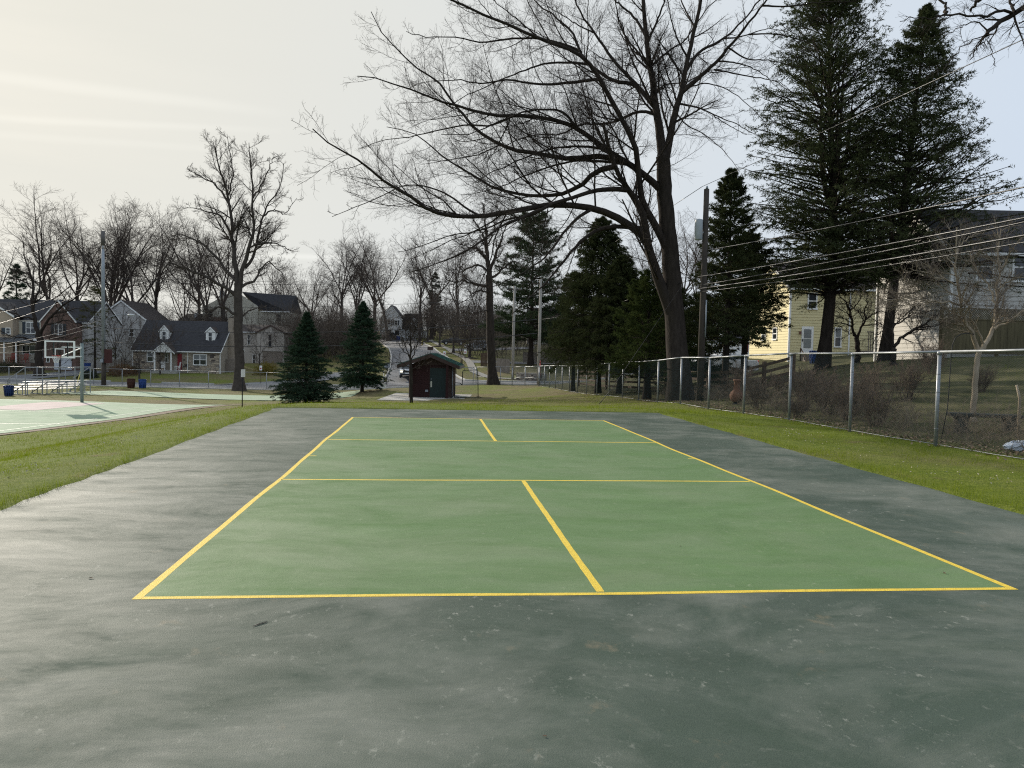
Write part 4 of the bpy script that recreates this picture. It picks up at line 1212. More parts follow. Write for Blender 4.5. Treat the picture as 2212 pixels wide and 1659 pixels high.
h2 = conifer(47, 16.2, 5.0, .24, 430, 18, 16, (0, 38), .06, lambda u: 1.05*(1-u)**.95, .20, .12, .036, .2, .25, jit=.35, tipk=3.2,
             stems=lambda h: np.stack([1.45*h, 0*h], -1))
g = gp(1908, 35)
place_conifer('hemlock_tree', h2, (g[0], g[1], g[2]-.1), .1, HEML, 'second tall conifer, open and pointed, right of the multi stemmed one')
h3 = conifer(48, 10.6, 2.1, .24, 320, 16, 14, (0, 40), .06, lambda u: (1-u)**.6, .30, .13, .036, .12, .2)
g = gp(1566, 36)
place_conifer('narrow_spruce', h3, (g[0], g[1], g[2]-.1), .7, NORWAY, 'narrow pointed spruce right beside the transformer pole')
h4 = conifer(49, 7.6, 2.2, .38, 230, 18, 14, (0, 40), .10, lambda u: (1-u)**.5, .30, .13, .036, .3, .2)
g = gp(1606, 39)
place_conifer('dark_hemlock', h4, (g[0], g[1], g[2]-.1), 1.9, HEML, 'low dense conifer between the narrow spruce and the multi stemmed one')
h5 = conifer(50, 5.0, 2.0, .10, 130, 20, 16, (0, 40), .10, lambda u: (1-u)**.4, .30, .13, .036, .3, .14)
g = gp(1512, 42)
place_conifer('dark_hemlock', h5, (g[0], g[1], g[2]-.1), .9, HEML, 'dark evergreen filling the gap right behind the great trunk')
wp = conifer(51, 19.5, 5.6, .18, 260, 20, 14, (-4, 34), .04, lambda u: .35+.75*(1-u)**.6 if u < .9 else .5, .26, .36, .07, .0, .4, jit=.35)
g = gp(1145, 104)
place_conifer('white_pine', wp, (g[0], g[1], g[2]-.1), .3, PINEM, 'large pale green pine behind the two wooden utility poles')
fc = conifer(52, 15.0, 2.4, .1, 110, 16, 12, (0, 35), .05, lambda u: (1-u)**.5, .3, .34, .08, .1, .3)
g = gp(936, 186)
place_conifer('hill_evergreen', fc, (g[0], g[1], g[2]-.1), .3, SPRUCE, 'dark evergreen up the hill, right of the white house garage')
g = gp(35, 118)
place_conifer('hill_evergreen', fc, (g[0], g[1], g[2]-.1), 1.3, SPRUCE, 'dark evergreen behind the beige gable at far left')

# ------------------------------------------------------------------ shrubs and thickets
def shrub_mesh(seed, H, Rr, n, mat, stems=26, nm='shrub'):
    r = np.random.default_rng(seed)
    az = r.random(stems)*2*np.pi; rad = r.random(stems)*.18*Rr
    P0 = np.stack([rad*np.cos(az), rad*np.sin(az), 0*az], 1)
    K = 6
    D = unit(np.stack([np.cos(az)*Rr/H*r.uniform(.2, 1.0, stems), np.sin(az)*Rr/H*r.uniform(.2, 1, stems), np.ones(stems)], 1))
    P = np.empty((stems, K, 3)); P[:, 0] = P0
    L_ = H*r.uniform(.65, 1.0, stems)
    for k in range(1, K):
        D = unit(D+r.normal(0, .12, D.shape)+np.array([0, 0, .03])); P[:, k] = P[:, k-1]+D*(L_/(K-1))[:, None]
    R = np.full((stems, K), .009)*(1-.6*np.linspace(0, 1, K))[None]
    P2, R2_ = grow(r, P, R, n, (.2, .98), (20, 55), (.25, .5), 4, .16, .05, .7, .004)
    P3, R3 = grow(r, P2, R2_, n, (.1, .98), (20, 60), (.35, .7), 3, .18, .05, .7, .003)
    me = mesh_tubes(nm, [(P, R, 4), (P2, R2_, 3), (P3, R3, 3)])
    me.materials.append(mat)
    return me
SHR = pmat('shrub_twigs', (.15,.115,.088), .95, .4, 3, spec=.1)
shm = [shrub_mesh(71, 1.35, .9, 8, SHR), shrub_mesh(72, 1.5, .8, 7, SHR), shrub_mesh(73, 1.1, .9, 8, SHR)]
for k, (px, d, s_, lab) in enumerate(((1640, 25.5, .9, 'twiggy shrub behind the fence right of the clay stove'), (1742, 24, 1.15, 'broad brown twiggy shrub behind the fence'),
        (1800, 22.5, 1.1, 'brown twiggy shrub behind the fence, left of a fence post'), (1895, 19.3, 1.0, 'vase shaped bare shrub behind the nearest full fence panel'),
        (1880, 24.5, 1.0, 'twiggy shrub farther back behind the vase shaped one'), (1690, 29.0, 1.0, 'twiggy shrub at the foot of the yellow house garden'),
        (2120, 23, .7, 'low bramble on the slope behind the stone bench'),
        (1835, 21.0, 1.0, 'brown twiggy shrub touching the back of the fence, second bay'), (1765, 27, 1.2, 'tall twiggy shrub behind the two brown ones'),
        (1960, 23.5, 1.1, 'twiggy shrub on the lawn left of the black garden hook'), (1600, 30, 1.1, 'twiggy shrub behind the clay stove'),
        (1715, 21.6, .8, 'low twiggy shrub close behind a post, third bay of the fence'), (2010, 27, 1.0, 'twiggy shrub up the slope below the white house'))):
    g = gp(px, d)
    o = link('bare_shrub', shm[k % 3], None)
    o.location = (g[0], g[1], g[2]-.03); o.scale = (s_, s_, s_); o.rotation_euler[2] = k*1.7
    tag(o, lab, 'shrub', 'bare shrubs behind the fence')
BUSH = leaf_mat('box_leaves', (.018,.028,.012), (.04,.052,.02), scale=3, trans=.1)
FORS = leaf_mat('budding_shrub', (.11,.09,.02), (.20,.16,.03), scale=2, trans=.2)
REDB = leaf_mat('rusty_leaves', (.10,.055,.03), (.16,.09,.045), scale=2, trans=.2)
def leafy(seed, rx, ry, rz, n, l, w):
    r = np.random.default_rng(seed)
    u = unit(r.normal(size=(n, 3))); u[:, 2] = np.abs(u[:, 2])
    c = u*(r.random(n)**.35)[:, None]*np.array([rx, ry, rz])*(1+.12*np.sin(u[:, :1]*9)+.12*np.cos(u[:, 1:2]*8))
    d = unit(u+r.normal(0, .7, c.shape)); wv = unit(np.cross(d, r.normal(size=c.shape)))
    A = c-wv*w/2; B = c+wv*w/2; C = c+d*l
    return np_mesh('leaves', np.stack([A, B, C], 1).reshape(-1, 3), [np.arange(3*n).reshape(-1, 3)])
for k, (px, d, rx, rz, mat, nm, lab) in enumerate(((12, 96, 2.4, 1.6, BUSH, 'evergreen_bush', 'dark rounded evergreen bush at the left porch'),
        (262, 95, 1.9, 1.5, REDB, 'rusty_bush', 'rust coloured bush before the picket fence'), (288, 97.5, .8, .9, BUSH, 'evergreen_bush', 'small dark bush at the corner of the stone house'),
        (575, 100, 1.6, 1.7, FORS, 'yellow_bush', 'yellowish budding bush before the tan house'), (190, 92, 1.2, .9, BUSH, 'evergreen_bush', 'low dark mound on the brick house lawn'))):
    g = gp(px, d)
    root = empty(nm, (g[0], g[1], g[2]-.05), k, lab, 'bush')
    link('leaves', leafy(80+k, rx, rx, rz, 2600, .16, .07), mat, root)
    st_ = MB()
    for q in range(7):
        st_.tube([(0, 0, -.1), (.4*rx*math.cos(q*.9), .4*rx*math.sin(q*.9), .45*rz), (.75*rx*math.cos(q*.9), .75*rx*math.sin(q*.9), .75*rz)], [.03, .02, .008], 4)
    link('stems', st_.mesh('stems'), BARK, root)
# brown woodland undergrowth: one tangle nobody could count, behind houses and up the hill
def thicket(seed, n, lo, hi, spans):
    r = np.random.default_rng(seed)
    px = np.concatenate([r.uniform(a, b, int(n*w)) for a, b, d0, d1, w in spans])
    d = np.concatenate([r.uniform(d0, d1, int(n*w)) for a, b, d0, d1, w in spans])
    lat = (px-W2/2)/FPX*d
    X = CAM[0]+lat*math.cos(YAW)+d*math.sin(YAW); Y = CAM[1]+d*math.cos(YAW)-lat*math.sin(YAW)
    Z = terr(X, Y)
    m = len(X); K = 5
    P = np.empty((m, K, 3)); P[:, 0] = np.stack([X, Y, Z-.1], 1)
    D = unit(np.stack([r.normal(0, .28, m), r.normal(0, .28, m), np.ones(m)], 1)); L_ = r.uniform(lo, hi, m)
    for k in range(1, K):
        D = unit(D+r.normal(0, .2, D.shape)); P[:, k] = P[:, k-1]+D*(L_/(K-1))[:, None]
    R = np.full((m, K), .028)*(1-.6*np.linspace(0, 1, K))[None]
    P2, R2_ = grow(r, P, R, 8, (.15, .98), (25, 60), (.3, .6), 3, .2, .03, .8, .014)
    P3, R3 = grow(r, P2, R2_, 4, (.1, .98), (25, 65), (.4, .8), 3, .2, .02, .8, .011)
    return mesh_tubes('thicket', [(P, R, 3), (P2, R2_, 3), (P3, R3, 3)])
def bramble_mesh(seed, n):
    r = np.random.default_rng(seed)
    Y = r.uniform(4, 34, n); X = 12.1+np.abs(r.normal(0, 1.5, n))+.03*Y
    K = 5
    P = np.empty((n, K, 3)); P[:, 0] = np.stack([X, Y, terr(X, Y)-.03], 1)
    D = unit(np.stack([r.normal(0, .6, n), r.normal(0, .6, n), np.ones(n)], 1)); L_ = r.uniform(.25, 1.05, n)
    for k in range(1, K):
        D = unit(D+r.normal(0, .22, D.shape)-np.array([0, 0, .06])); P[:, k] = P[:, k-1]+D*(L_/(K-1))[:, None]
    R = np.full((n, K), .0048)*(1-.5*np.linspace(0, 1, K))[None]
    P2, R2_ = grow(r, P, R, 5, (.15, .98), (25, 65), (.3, .6), 3, .2, .02, .8, .003)
    return mesh_tubes('brambles', [(P, R, 3), (P2, R2_, 3)])
bk = link('brambles', bramble_mesh(95, 1700), pmat('dry_bramble', (.21,.17,.125), .95, .4, 2, spec=.1))
tag(bk, 'dry tangled stems and brambles along the back of the right fence', 'brambles', kind='stuff')
tk = link('undergrowth', thicket(91, 2600, 4.0, 9.5, [(-100, 330, 116, 138, .20), (300, 480, 118, 138, .12), (600, 808, 112, 150, .28), (880, 1080, 165, 190, .16), (990, 1100, 112, 130, .04), (1080, 1520, 122, 150, .20)]), BRUSHM)
tag(tk, 'brown tangled undergrowth along the foot of the woods', 'undergrowth', kind='stuff')
# ------------------------------------------------------------------ houses
def house_root(name, px, d, z, label, rz=-YAW):
    lat = (px-W2/2)/FPX*d
    x, y = cw(lat, d)
    return empty(name, (x, y, z if z is not None else tz(x, y)), rz, label, 'house')
CURT = pmat('curtain_behind_glass', (.20,.21,.21), .6, .2, 4)
def window(root, x, z, w, h, face='front', pos=0., frame=WHITE, panes=(1, 2), shutter=None, sw=.35, dark=GLASS, th=.07, curtain=False):
    """window on a wall; face 'front': wall in plane y=pos looking to -y; 'left': plane x=pos looking to -x (x is then depth)"""
    def T(b):                                   # map local (u, out, v) -> house axes
        vs = []
        for u, o, v in b.v:
            vs.append((u, pos-o, v) if face == 'front' else (pos-o, u, v) if face == 'left' else (pos+o, u, v))
        b.v = vs
        if face != 'front': b.f = [f[::-1] for f in b.f] if face == 'right' else b.f
        return b
    fr = MB()
    fw = min(.09, w*.14)
    fr.box(x, x+w, .01, th, z+h-fw, z+h); fr.box(x-.03, x+w+.03, .01, th+.05, z-.02, z+fw)
    fr.box(x, x+fw, .01, th, z+fw, z+h-fw); fr.box(x+w-fw, x+w, .01, th, z+fw, z+h-fw)
    for k in range(1, panes[0]):
        c = x+w*k/panes[0]; fr.box(c-fw*.45, c+fw*.45, .012, th-.004, z+fw, z+h-fw)
    for k in range(1, panes[1]):
        c = z+h*k/panes[1]; fr.box(x+fw, x+w-fw, .014, th-.008, c-fw*.35, c+fw*.35)
    wo = T(fr).build('window', frame, root)
    g = MB()
    for a in range(panes[0]):
        for b in range(panes[1]):
            p = T(MB().box(x+w*a/panes[0]+fw*.4, x+w*(a+1)/panes[0]-fw*.4, .008, .03, z+h*b/panes[1]+fw*.4, z+h*(b+1)/panes[1]-fw*.4))
            p.build('pane', CURT if (curtain and b == panes[1]-1) else dark, wo)
    if shutter:
        for sx in (x-sw-.04, x+w+.04):
            s_ = MB().box(sx, sx+sw, .01, .05, z, z+h)
            for q in range(int(h/.16)):
                s_.box(sx+.05, sx+sw-.05, .05, .065, z+.06+q*.16, z+.15+q*.16)
            T(s_).build('shutter', shutter, root)
    return wo
_board = {}
def board_mesh(mat):
    if mat.name not in _board:
        b = MB().add([(0,-.030,0),(1,-.030,0),(1,.0,0),(0,.0,0),(0,-.006,1),(1,-.006,1),(1,.0,1),(0,.0,1)],
                     [(0,3,2,1),(4,5,6,7),(0,1,5,4),(1,2,6,5),(2,3,7,6),(3,0,4,7)])
        me = b.mesh('clapboard'); me.materials.append(mat); _board[mat.name] = me
    return _board[mat.name]
def siding(parent, mat, x0, x1, z0, z1, exp, face='front', pos=0., gable=None):
    """clapboards, each a piece of its own; gable=(peak position, peak height) narrows the rows above z1"""
    me = board_mesh(mat)
    z = z0
    top = gable[1] if gable else z1
    while z < top-.02:
        h = min(exp, top-z)
        a, b = x0, x1
        if gable and z > z1-.01:
            k = (z+h*.5-z1)/(gable[1]-z1)
            a = x0+(gable[0]-x0)*k; b = x1-(x1-gable[0])*k
        if b-a > .1:
            o = bpy.data.objects.new('clapboard', me); COL.objects.link(o); o.parent = parent
            if face == 'front': o.location = (a, pos, z)
            elif face == 'left': o.location = (pos, b, z); o.rotation_euler[2] = -math.pi/2
            o.scale = (b-a, 1, h)
        z += exp
def gable_roof(name, root, x0, x1, y0, y1, ze, zr, mat, axis='x', over=.3, th=.16, trim=WHITE):
    """ridge along x or y, with eave overhang; bargeboards as parts"""
    if axis == 'x':
        ym = (y0+y1)/2; s = (zr-ze)/(ym-y0)
        pr = [(y0-over, ze-over*s), (ym, zr), (y1+over, ze-over*s), (y1+over, ze-over*s+th), (ym, zr+th), (y0-over, ze-over*s+th)]
        o = MB().prism(pr, 'x', x0-over*.6, x1+over*.6).build(name, mat, root)
        gut = MB().box(x0-over*.6, x1+over*.6, y0-over-.05, y0-over+.06, ze-over*s-.04, ze-over*s+.09)
        gut.build('gutter', trim, o)
        for xx in (x0-over*.6-.03, x1+over*.6):
            MB().prism([(y0-over, ze-over*s-.06), (ym, zr-.06), (ym, zr+th-.02), (y0-over, ze-over*s+th-.02)], 'x', xx, xx+.03).build('bargeboard', trim, o)
            MB().prism([(ym, zr-.06), (y1+over, ze-over*s-.06), (y1+over, ze-over*s+th-.02), (ym, zr+th-.02)], 'x', xx, xx+.03).build('bargeboard', trim, o)
    else:
        xm = (x0+x1)/2; s = (zr-ze)/(xm-x0)
        pr = [(x0-over, ze-over*s), (xm, zr), (x1+over, ze-over*s), (x1+over, ze-over*s+th), (xm, zr+th), (x0-over, ze-over*s+th)]
        o = MB().prism(pr, 'y', y0-over*.6, y1+over*.6).build(name, mat, root)
        yy = y0-over*.6-.04
        MB().prism([(x0-over, ze-over*s-.08), (xm, zr-.08), (xm, zr+th), (x0-over, ze-over*s+th)], 'y', yy, yy+.035).build('bargeboard', trim, o)
        MB().prism([(xm, zr-.08), (x1+over, ze-over*s-.08), (x1+over, ze-over*s+th), (xm, zr+th)], 'y', yy, yy+.035).build('bargeboard', trim, o)
    return o
def gable_wall(x0, x1, y0, y1, z0, ze, zr):
    return MB().prism([(x0, z0), (x1, z0), (x1, ze), ((x0+x1)/2, zr), (x0, ze)], 'y', y0, y1)
BRICK_M, bt, bb_ = nodes_mat('red_brick')
_g = N(bt, 'ShaderNodeNewGeometry')
_sp = N(bt, 'ShaderNodeSeparateXYZ'); bt.links.new(_g.outputs['Position'], _sp.inputs[0])
_ad = N(bt, 'ShaderNodeMath', operation='ADD'); bt.links.new(_sp.outputs[0], _ad.inputs[0]); bt.links.new(_sp.outputs[1], _ad.inputs[1])
_cb = N(bt, 'ShaderNodeCombineXYZ'); bt.links.new(_ad.outputs[0], _cb.inputs[0]); bt.links.new(_sp.outputs[2], _cb.inputs[1])
_br = N(bt, 'ShaderNodeTexBrick'); bt.links.new(_cb.outputs[0], _br.inputs['Vector'])
_br.inputs['Color1'].default_value = (.135,.075,.058,1); _br.inputs['Color2'].default_value = (.19,.11,.082,1); _br.inputs['Mortar'].default_value = (.20,.17,.15,1)
_br.inputs['Scale'].default_value = 4.2; _br.inputs['Mortar Size'].default_value = .02; _br.inputs['Row Height'].default_value = .3; _br.inputs['Brick Width'].default_value = .9
bt.links.new(_br.outputs['Color'], bb_.inputs['Base Color']); bb_.inputs['Roughness'].default_value = .9
BEIGE = pmat('beige_stucco', (.43,.35,.26), .9, .1, 1)
CREAMW = pmat('cream_siding', (.56,.53,.44), .8, .08, 1)
GREYW = pmat('pale_grey_stucco', (.46,.45,.43), .9, .1, 1)
TANW = pmat('tan_siding', (.43,.39,.345), .85, .08, 1)
YELW = pmat('yellow_clapboard', (.68,.60,.34), .7, .06, 2)
WHTW = pmat('white_clapboard', (.56,.54,.49), .7, .06, 2)
HWHT = pmat('white_house_siding', (.84,.85,.84), .75, .06, 1)
SHUTB = pmat('slate_blue_shutter', (.05,.065,.08), .6, .2, 4)
SHUTR = pmat('red_shutter', (.22,.03,.035), .6, .2, 4)
WOODB = pmat('brown_stained_wood', (.085,.055,.035), .85, .35, 5, .3, 30, stretch=(1,1,.3))
WOODG = pmat('weathered_grey_wood', (.21,.18,.15), .9, .35, 6, .3, 30, stretch=(1,1,.2))
WOODO = pmat('olive_stained_boards', (.10,.085,.045), .9, .35, 5, .3, 30, stretch=(1,1,.2))
REDD = pmat('red_door_paint', (.20,.02,.025), .5, .15, 3)

K1 = 100/FPX/(3.016*1.8228)      # metres per crop pixel at 100 m
def X1(c): return c*K1
def Z1(c, b=1240): return (b-c)*K1
# --- brick and stucco house, far left
h = house_root('brick_house', 0, 100, None, 'two storey brick and stucco house with front gables, far left')
wo = MB().prism([(.6, -1.5), (9, -1.5), (9, Z1(650)), (4.8, Z1(400)), (.6, Z1(650))], 'x', -5, X1(1010)).build('wall', GREYW, h)
gable_roof('roof', h, -5, X1(1010), .6, 9, Z1(650), Z1(395), ROOF, 'x', .3)
gable_wall(-3.2, X1(205), -1.0, .6, -1.5, Z1(600), Z1(445)).build('stucco_gable', BEIGE, h)
gable_roof('gable_roof', h, -3.2, X1(205), -1.0, 4, Z1(600), Z1(445), ROOF, 'y', .35)
window(h, X1(75)+.55, Z1(820), .65, .85, 'front', -1.0, WHITE, (1, 2), None)
MB().box(X1(75), X1(75)+.5, -1.06, -1.0, Z1(822), Z1(745)).build('shutter', SHUTB, h)
window(h, X1(20)-.2, Z1(500), .25, .4, 'front', -1.0, WHITE, (1, 1), None)
MB().box(X1(205), X1(530), .25, .6, -1.5, Z1(650)).build('stucco_bay', CREAMW, h)
window(h, X1(290), Z1(806), X1(120), 1.5, 'front', .25, WHITE, (2, 2), SHUTB, .42, curtain=True)
bg_ = gable_wall(X1(530), X1(940), -.9, .6, -1.5, Z1(655), Z1(412)); bg_.build('brick_gable', BRICK_M, h)
gable_roof('gable_roof', h, X1(530), X1(940), -.9, 5, Z1(655), Z1(412), ROOF, 'y', .15)
window(h, X1(690), Z1(815), X1(100), 1.45, 'front', -.9, WHITE, (2, 2), SHUTB, .4)
MB().lathe([(.24, 0), (.24, .06), (.16, .08)], n=14).build('round_vent', WHITE, h).matrix_local = Matrix.Translation((X1(742), -.9, Z1(518))) @ Matrix.Rotation(math.pi/2, 4, 'X')
gd = MB().box(X1(690), X1(895), -.98, -.9, Z1(1222), Z1(1088)).build('garage_door', pmat('garage_door_white', (.60,.63,.67), .6, .05, 2), h)
for q in range(5):
    zz = Z1(1222)+(Z1(1088)-Z1(1222))*q/5
    MB().box(X1(690)+.05, X1(895)-.05, -1.0, -.98, zz+.03, zz+(Z1(1088)-Z1(1222))/5-.03).build('door_panel', MATS['garage_door_white'], gd)
window(h, X1(596), Z1(1138), .45, .6, 'front', -.9, WHITE, (1, 1))
MB().box(X1(505), X1(590), -2.0, -.9, Z1(915), Z1(868)).build('porch_fascia', WHITE, h)
pr = MB().add([(-.4, -2.4, Z1(905)), (X1(520), -2.4, Z1(905)), (X1(520), .25, Z1(815)), (-.0, .25, Z1(815)),
               (-.4, -2.4, Z1(905)-.1), (X1(520), -2.4, Z1(905)-.1), (X1(520), .25, Z1(815)-.1), (-.0, .25, Z1(815)-.1)],
              [(0,1,2,3),(7,6,5,4),(0,4,5,1),(1,5,6,2),(2,6,7,3),(3,7,4,0)])
po = pr.build('porch_roof', pmat('grey_metal_roof', (.16,.17,.18), .4, .15, 2, metal=.5), h)
for q in range(12):
    xx = -.2+q*.5
    MB().beam((xx, -2.42, Z1(905)+.02), (xx, .2, Z1(818)+.02), .04, .05).build('roof_rib', MATS['grey_metal_roof'], po)
for xx in (X1(42), X1(180), X1(318)):
    MB().box(xx-.07, xx+.07, -2.3, -2.16, Z1(1150), Z1(912)).build('porch_post', WHITE, h)
MB().box(-.4, X1(500), -2.5, .25, -1.5, Z1(1150)).build('porch_floor', pmat('brown_porch_floor', (.14,.10,.08), .8, .2, 3), h)
rl = MB()
for q in range(30): rl.box(X1(45)+q*.16, X1(45)+q*.16+.03, -2.25, -2.22, Z1(1150), Z1(1060))
rl.box(X1(45), X1(485), -2.26, -2.21, Z1(1065), Z1(1055)); rl.build('porch_railing', pmat('faded_red_paint', (.17,.08,.06), .8, .2, 3), h)
window(h, X1(248), Z1(1050), X1(170), 1.15, 'front', .25, WHITE, (2, 1))
MB().box(X1(520), X1(560), -1.05, -.88, Z1(1230), Z1(960)).build('entry_door', pmat('grey_door', (.25,.25,.25), .6, .1, 2), h)
def porch_chair(root_h, x, y, z, rz, mat, name, label, rocker=False, cat='chair'):
    p = root_h.matrix_basis @ Vector((x, y, z))
    c = empty(name, p, root_h.rotation_euler[2]+rz, label, cat)
    MB().box(-.28, .28, -.25, .25, .40, .45).build('seat', mat, c)
    b = MB()
    for q in range(6): b.beam((-.24+q*.096, .25, .45), (-.24+q*.096, .38, 1.15), .06, .02, (0, 1, 0))
    b.box(-.28, .28, .36, .40, 1.12, 1.2); b.build('backrest', mat, c)
    for sx in (-1, 1):
        MB().box(sx*.30-.03, sx*.30+.03, -.28, .3, .62, .66).build('armrest', mat, c)
        MB().box(sx*.27-.025, sx*.27+.025, -.26, -.21, .05, .62).build('leg', mat, c)
        MB().box(sx*.27-.025, sx*.27+.025, .22, .27, .05, .62).build('leg', mat, c)
        if rocker: MB().tube([(sx*.27, -.48, .12), (sx*.27, -.2, .03), (sx*.27, .15, .03), (sx*.27, .5, .14)], .025, 6).build('rocker', mat, c)
RCH = pmat('red_plastic', (.34,.05,.035), .5, .15, 4)
bpy.context.view_layer.update()
porch_chair(h, X1(215), -1.4, Z1(1150), 0, RCH, 'red_chair', 'red slatted porch chair, left of the two')
porch_chair(h, X1(370), -1.4, Z1(1150), 0, RCH, 'red_chair', 'red slatted porch chair beside the dark tree trunk')

# --- grey gabled house
K2 = 112/FPX/(3.016*1.8228)
h = house_root('grey_house', (1200/3.016)/1.8228, 112, None, 'pale grey house with a wide steep gable behind the antenna pole')
zb = h.location.z
def Z2(c): return at(250, (1050+c/3.016)/1.8228, 112)[2]-zb
ex = (1810-1435)*K2
gable_wall((1435-1200)*K2-ex, (1435-1200)*K2+ex, 0, 8, -1.5, Z2(690), Z2(408)).build('wall', GREYW, h)
gable_roof('roof', h, (1435-1200)*K2-ex, (1435-1200)*K2+ex, 0, 8, Z2(690), Z2(408), ROOFB, 'y', .2)
window(h, (1330-1200)*K2, Z2(870), .9, 1.9, 'front', 0, GREYW, (1, 2))
window(h, (1525-1200)*K2, Z2(830), .8, 1.3, 'front', 0, WHITE, (1, 2))
window(h, (1380-1200)*K2, Z2(1060), .7, 1.0, 'front', 0, WHITE, (1, 2))

# --- stone cottage with dormers
h = house_root('stone_cottage', (450+215/3.016)/1.8228, 100, None, 'low stone cottage with two white dormers and a gabled porch')
zb = h.location.z
def XS(c): return (c-215)*K1
def ZS(c): return at(390, (1050+c/3.016)/1.8228, 100)[2]-zb
LEN, DEP, ZE, ZR = XS(1255), 8.2, ZS(985), ZS(985)+3.75
STONEW = pmat('stone_mortar', (.30,.26,.21), .95, .2, 3)
wal = MB().prism([(0, -1.5), (DEP, -1.5), (DEP, ZE), (DEP/2, ZR-.1), (0, ZE)], 'x', 0, LEN).build('wall', STONEW, h)
gable_roof('roof', h, 0, LEN, 0, DEP, ZE, ZR, ROOF, 'x', .32)
stm = []
for q, c in enumerate(((.40,.33,.25), (.31,.26,.205), (.45,.38,.29), (.22,.185,.155), (.35,.32,.27), (.09,.075,.07))):
    b = MB()
    j = [random.uniform(-.06, .06) for _ in range(8)]
    b.add([(0+j[0],0,0),(1+j[1],0,0),(1+j[1],0,1),(0+j[0],0,1),(.05,-.05,.06+j[2]),(.95,-.045,.05),(.93,-.05,.94+j[3]),(.06,-.055,.95)],
          [(4,5,6,7),(0,1,5,4),(1,2,6,5),(2,3,7,6),(3,0,4,7)])
    me = b.mesh('stone'); me.materials.append(pmat('field_stone_%d' % q, c, .95, .25, 6, .4, 20)); stm.append(me)
opn = [(XS(375), XS(475), ZS(1145), ZS(1010)), (XS(925), XS(1105), ZS(1170), ZS(1030)), (XS(740), XS(800), -1, ZS(1030)), (XS(600), XS(730), ZS(1240), ZS(1030))]
z = -.35
while z < ZE-.1:
    rh = random.uniform(.20, .30); x = random.uniform(-.1, 0)
    x = 0
    while x < LEN-.1:
        sw_ = min(random.choice((.3, .42, .55, .7)), LEN-x)
        if not any(a-.02 < x+sw_ and x < b+.02 and c_ < z+rh and z < e for a, b, c_, e in opn):
            o = bpy.data.objects.new('stone', stm[min(5, int(random.random()**1.3*5.3)) if random.random() < .93 else 5]); COL.objects.link(o); o.parent = wal
            o.location = (x+.015, 0, z+.015); o.scale = (sw_-.03, 1, min(rh, ZE-z)-.03)
        x += sw_
    z += rh
window(h, XS(385), ZS(1140), XS(465)-XS(385), ZS(1015)-ZS(1140), 'front', -.04, WHITE, (1, 2), curtain=True)
window(h, XS(935), ZS(1165), XS(1095)-XS(935), ZS(1035)-ZS(1165), 'front', -.04, WHITE, (2, 2), curtain=True)
window(h, XS(600), ZS(1140), .42, ZS(1020)-ZS(1140), 'front', -.04, WHITE, (1, 2))
MB().box(XS(748), XS(797), -.08, .0, ZS(1235), ZS(1035)).build('door', REDD, h)
for c, top in ((475, 695), (1030, 707)):
    dx0, dx1 = XS(c)+.05, XS(c)+1.25
    zf, ze_, zp = ZS(885), ZS(765), ZS(top+5)
    yb = DEP/2*(zf-ZE)/(ZR-ZE)+.08
    do = MB().prism([(dx0, zf-.3), (dx1, zf-.3), (dx1, ze_), ((dx0+dx1)/2, zp), (dx0, ze_)], 'y', yb, yb+2.6).build('dormer', WHITE, h)
    rf = gable_roof('dormer_roof', do, dx0, dx1, yb, yb+2.9, ze_, zp, ROOFB, 'y', .12, .08)
    window(do, dx0+.3, zf+.05, .6, (ze_-zf)*.93, 'front', yb, WHITE, (1, 2))
px0, px1 = XS(515), XS(755)
pc = MB().prism([(px0, ZS(1020)), (px1, ZS(1020)), ((px0+px1)/2, ZS(908))], 'y', -1.5, -1.4).build('porch_gable', WHITE, h)
gable_roof('porch_roof', pc, px0, px1, -1.4, 2.4, ZS(1020)+.02, ZS(908)+.03, ROOFB, 'y', .18, .08)
for c in (535, 727):
    MB().box(XS(c)-.08, XS(c)+.08, -1.5, -1.34, -.5, ZS(1022)).build('porch_post', WHITE, h)
MB().box(px0-.1, px1+.4, -1.6, 0, -1.2, ZS(1240)).build('porch_floor', CONC, h)
ch = MB().box(LEN+.02, LEN+.5, DEP*.32, DEP*.62, -1, ZR+.6).build('chimney', stm[1].materials[0], h)
ch2 = MB().box(LEN+.02, LEN+.75, DEP*.22, DEP*.72, -1, 1.9).build('chimney_base', stm[3].materials[0], h)
MB().box(LEN-.06, LEN+.03, -.08, -.01, -.3, ZE).build('downpipe', WHITE, h)
MB().box(-.03, .06, -.08, -.01, -.3, ZE).build('downpipe', WHITE, h)
MB().box(XS(870)-.05, XS(870)+.03, -.08, -.0, -.3, ZE).build('downpipe', WHITE, h)
bpy.context.view_layer.update()
porch_chair(h, XS(605), -.9, ZS(1240), .3, WHITE, 'rocking_chair', 'white rocking chair left of the cottage porch post', True)
porch_chair(h, XS(780), -.9, ZS(1240), -.9, WHITE, 'rocking_chair', 'white rocking chair beside the red cottage door', True)

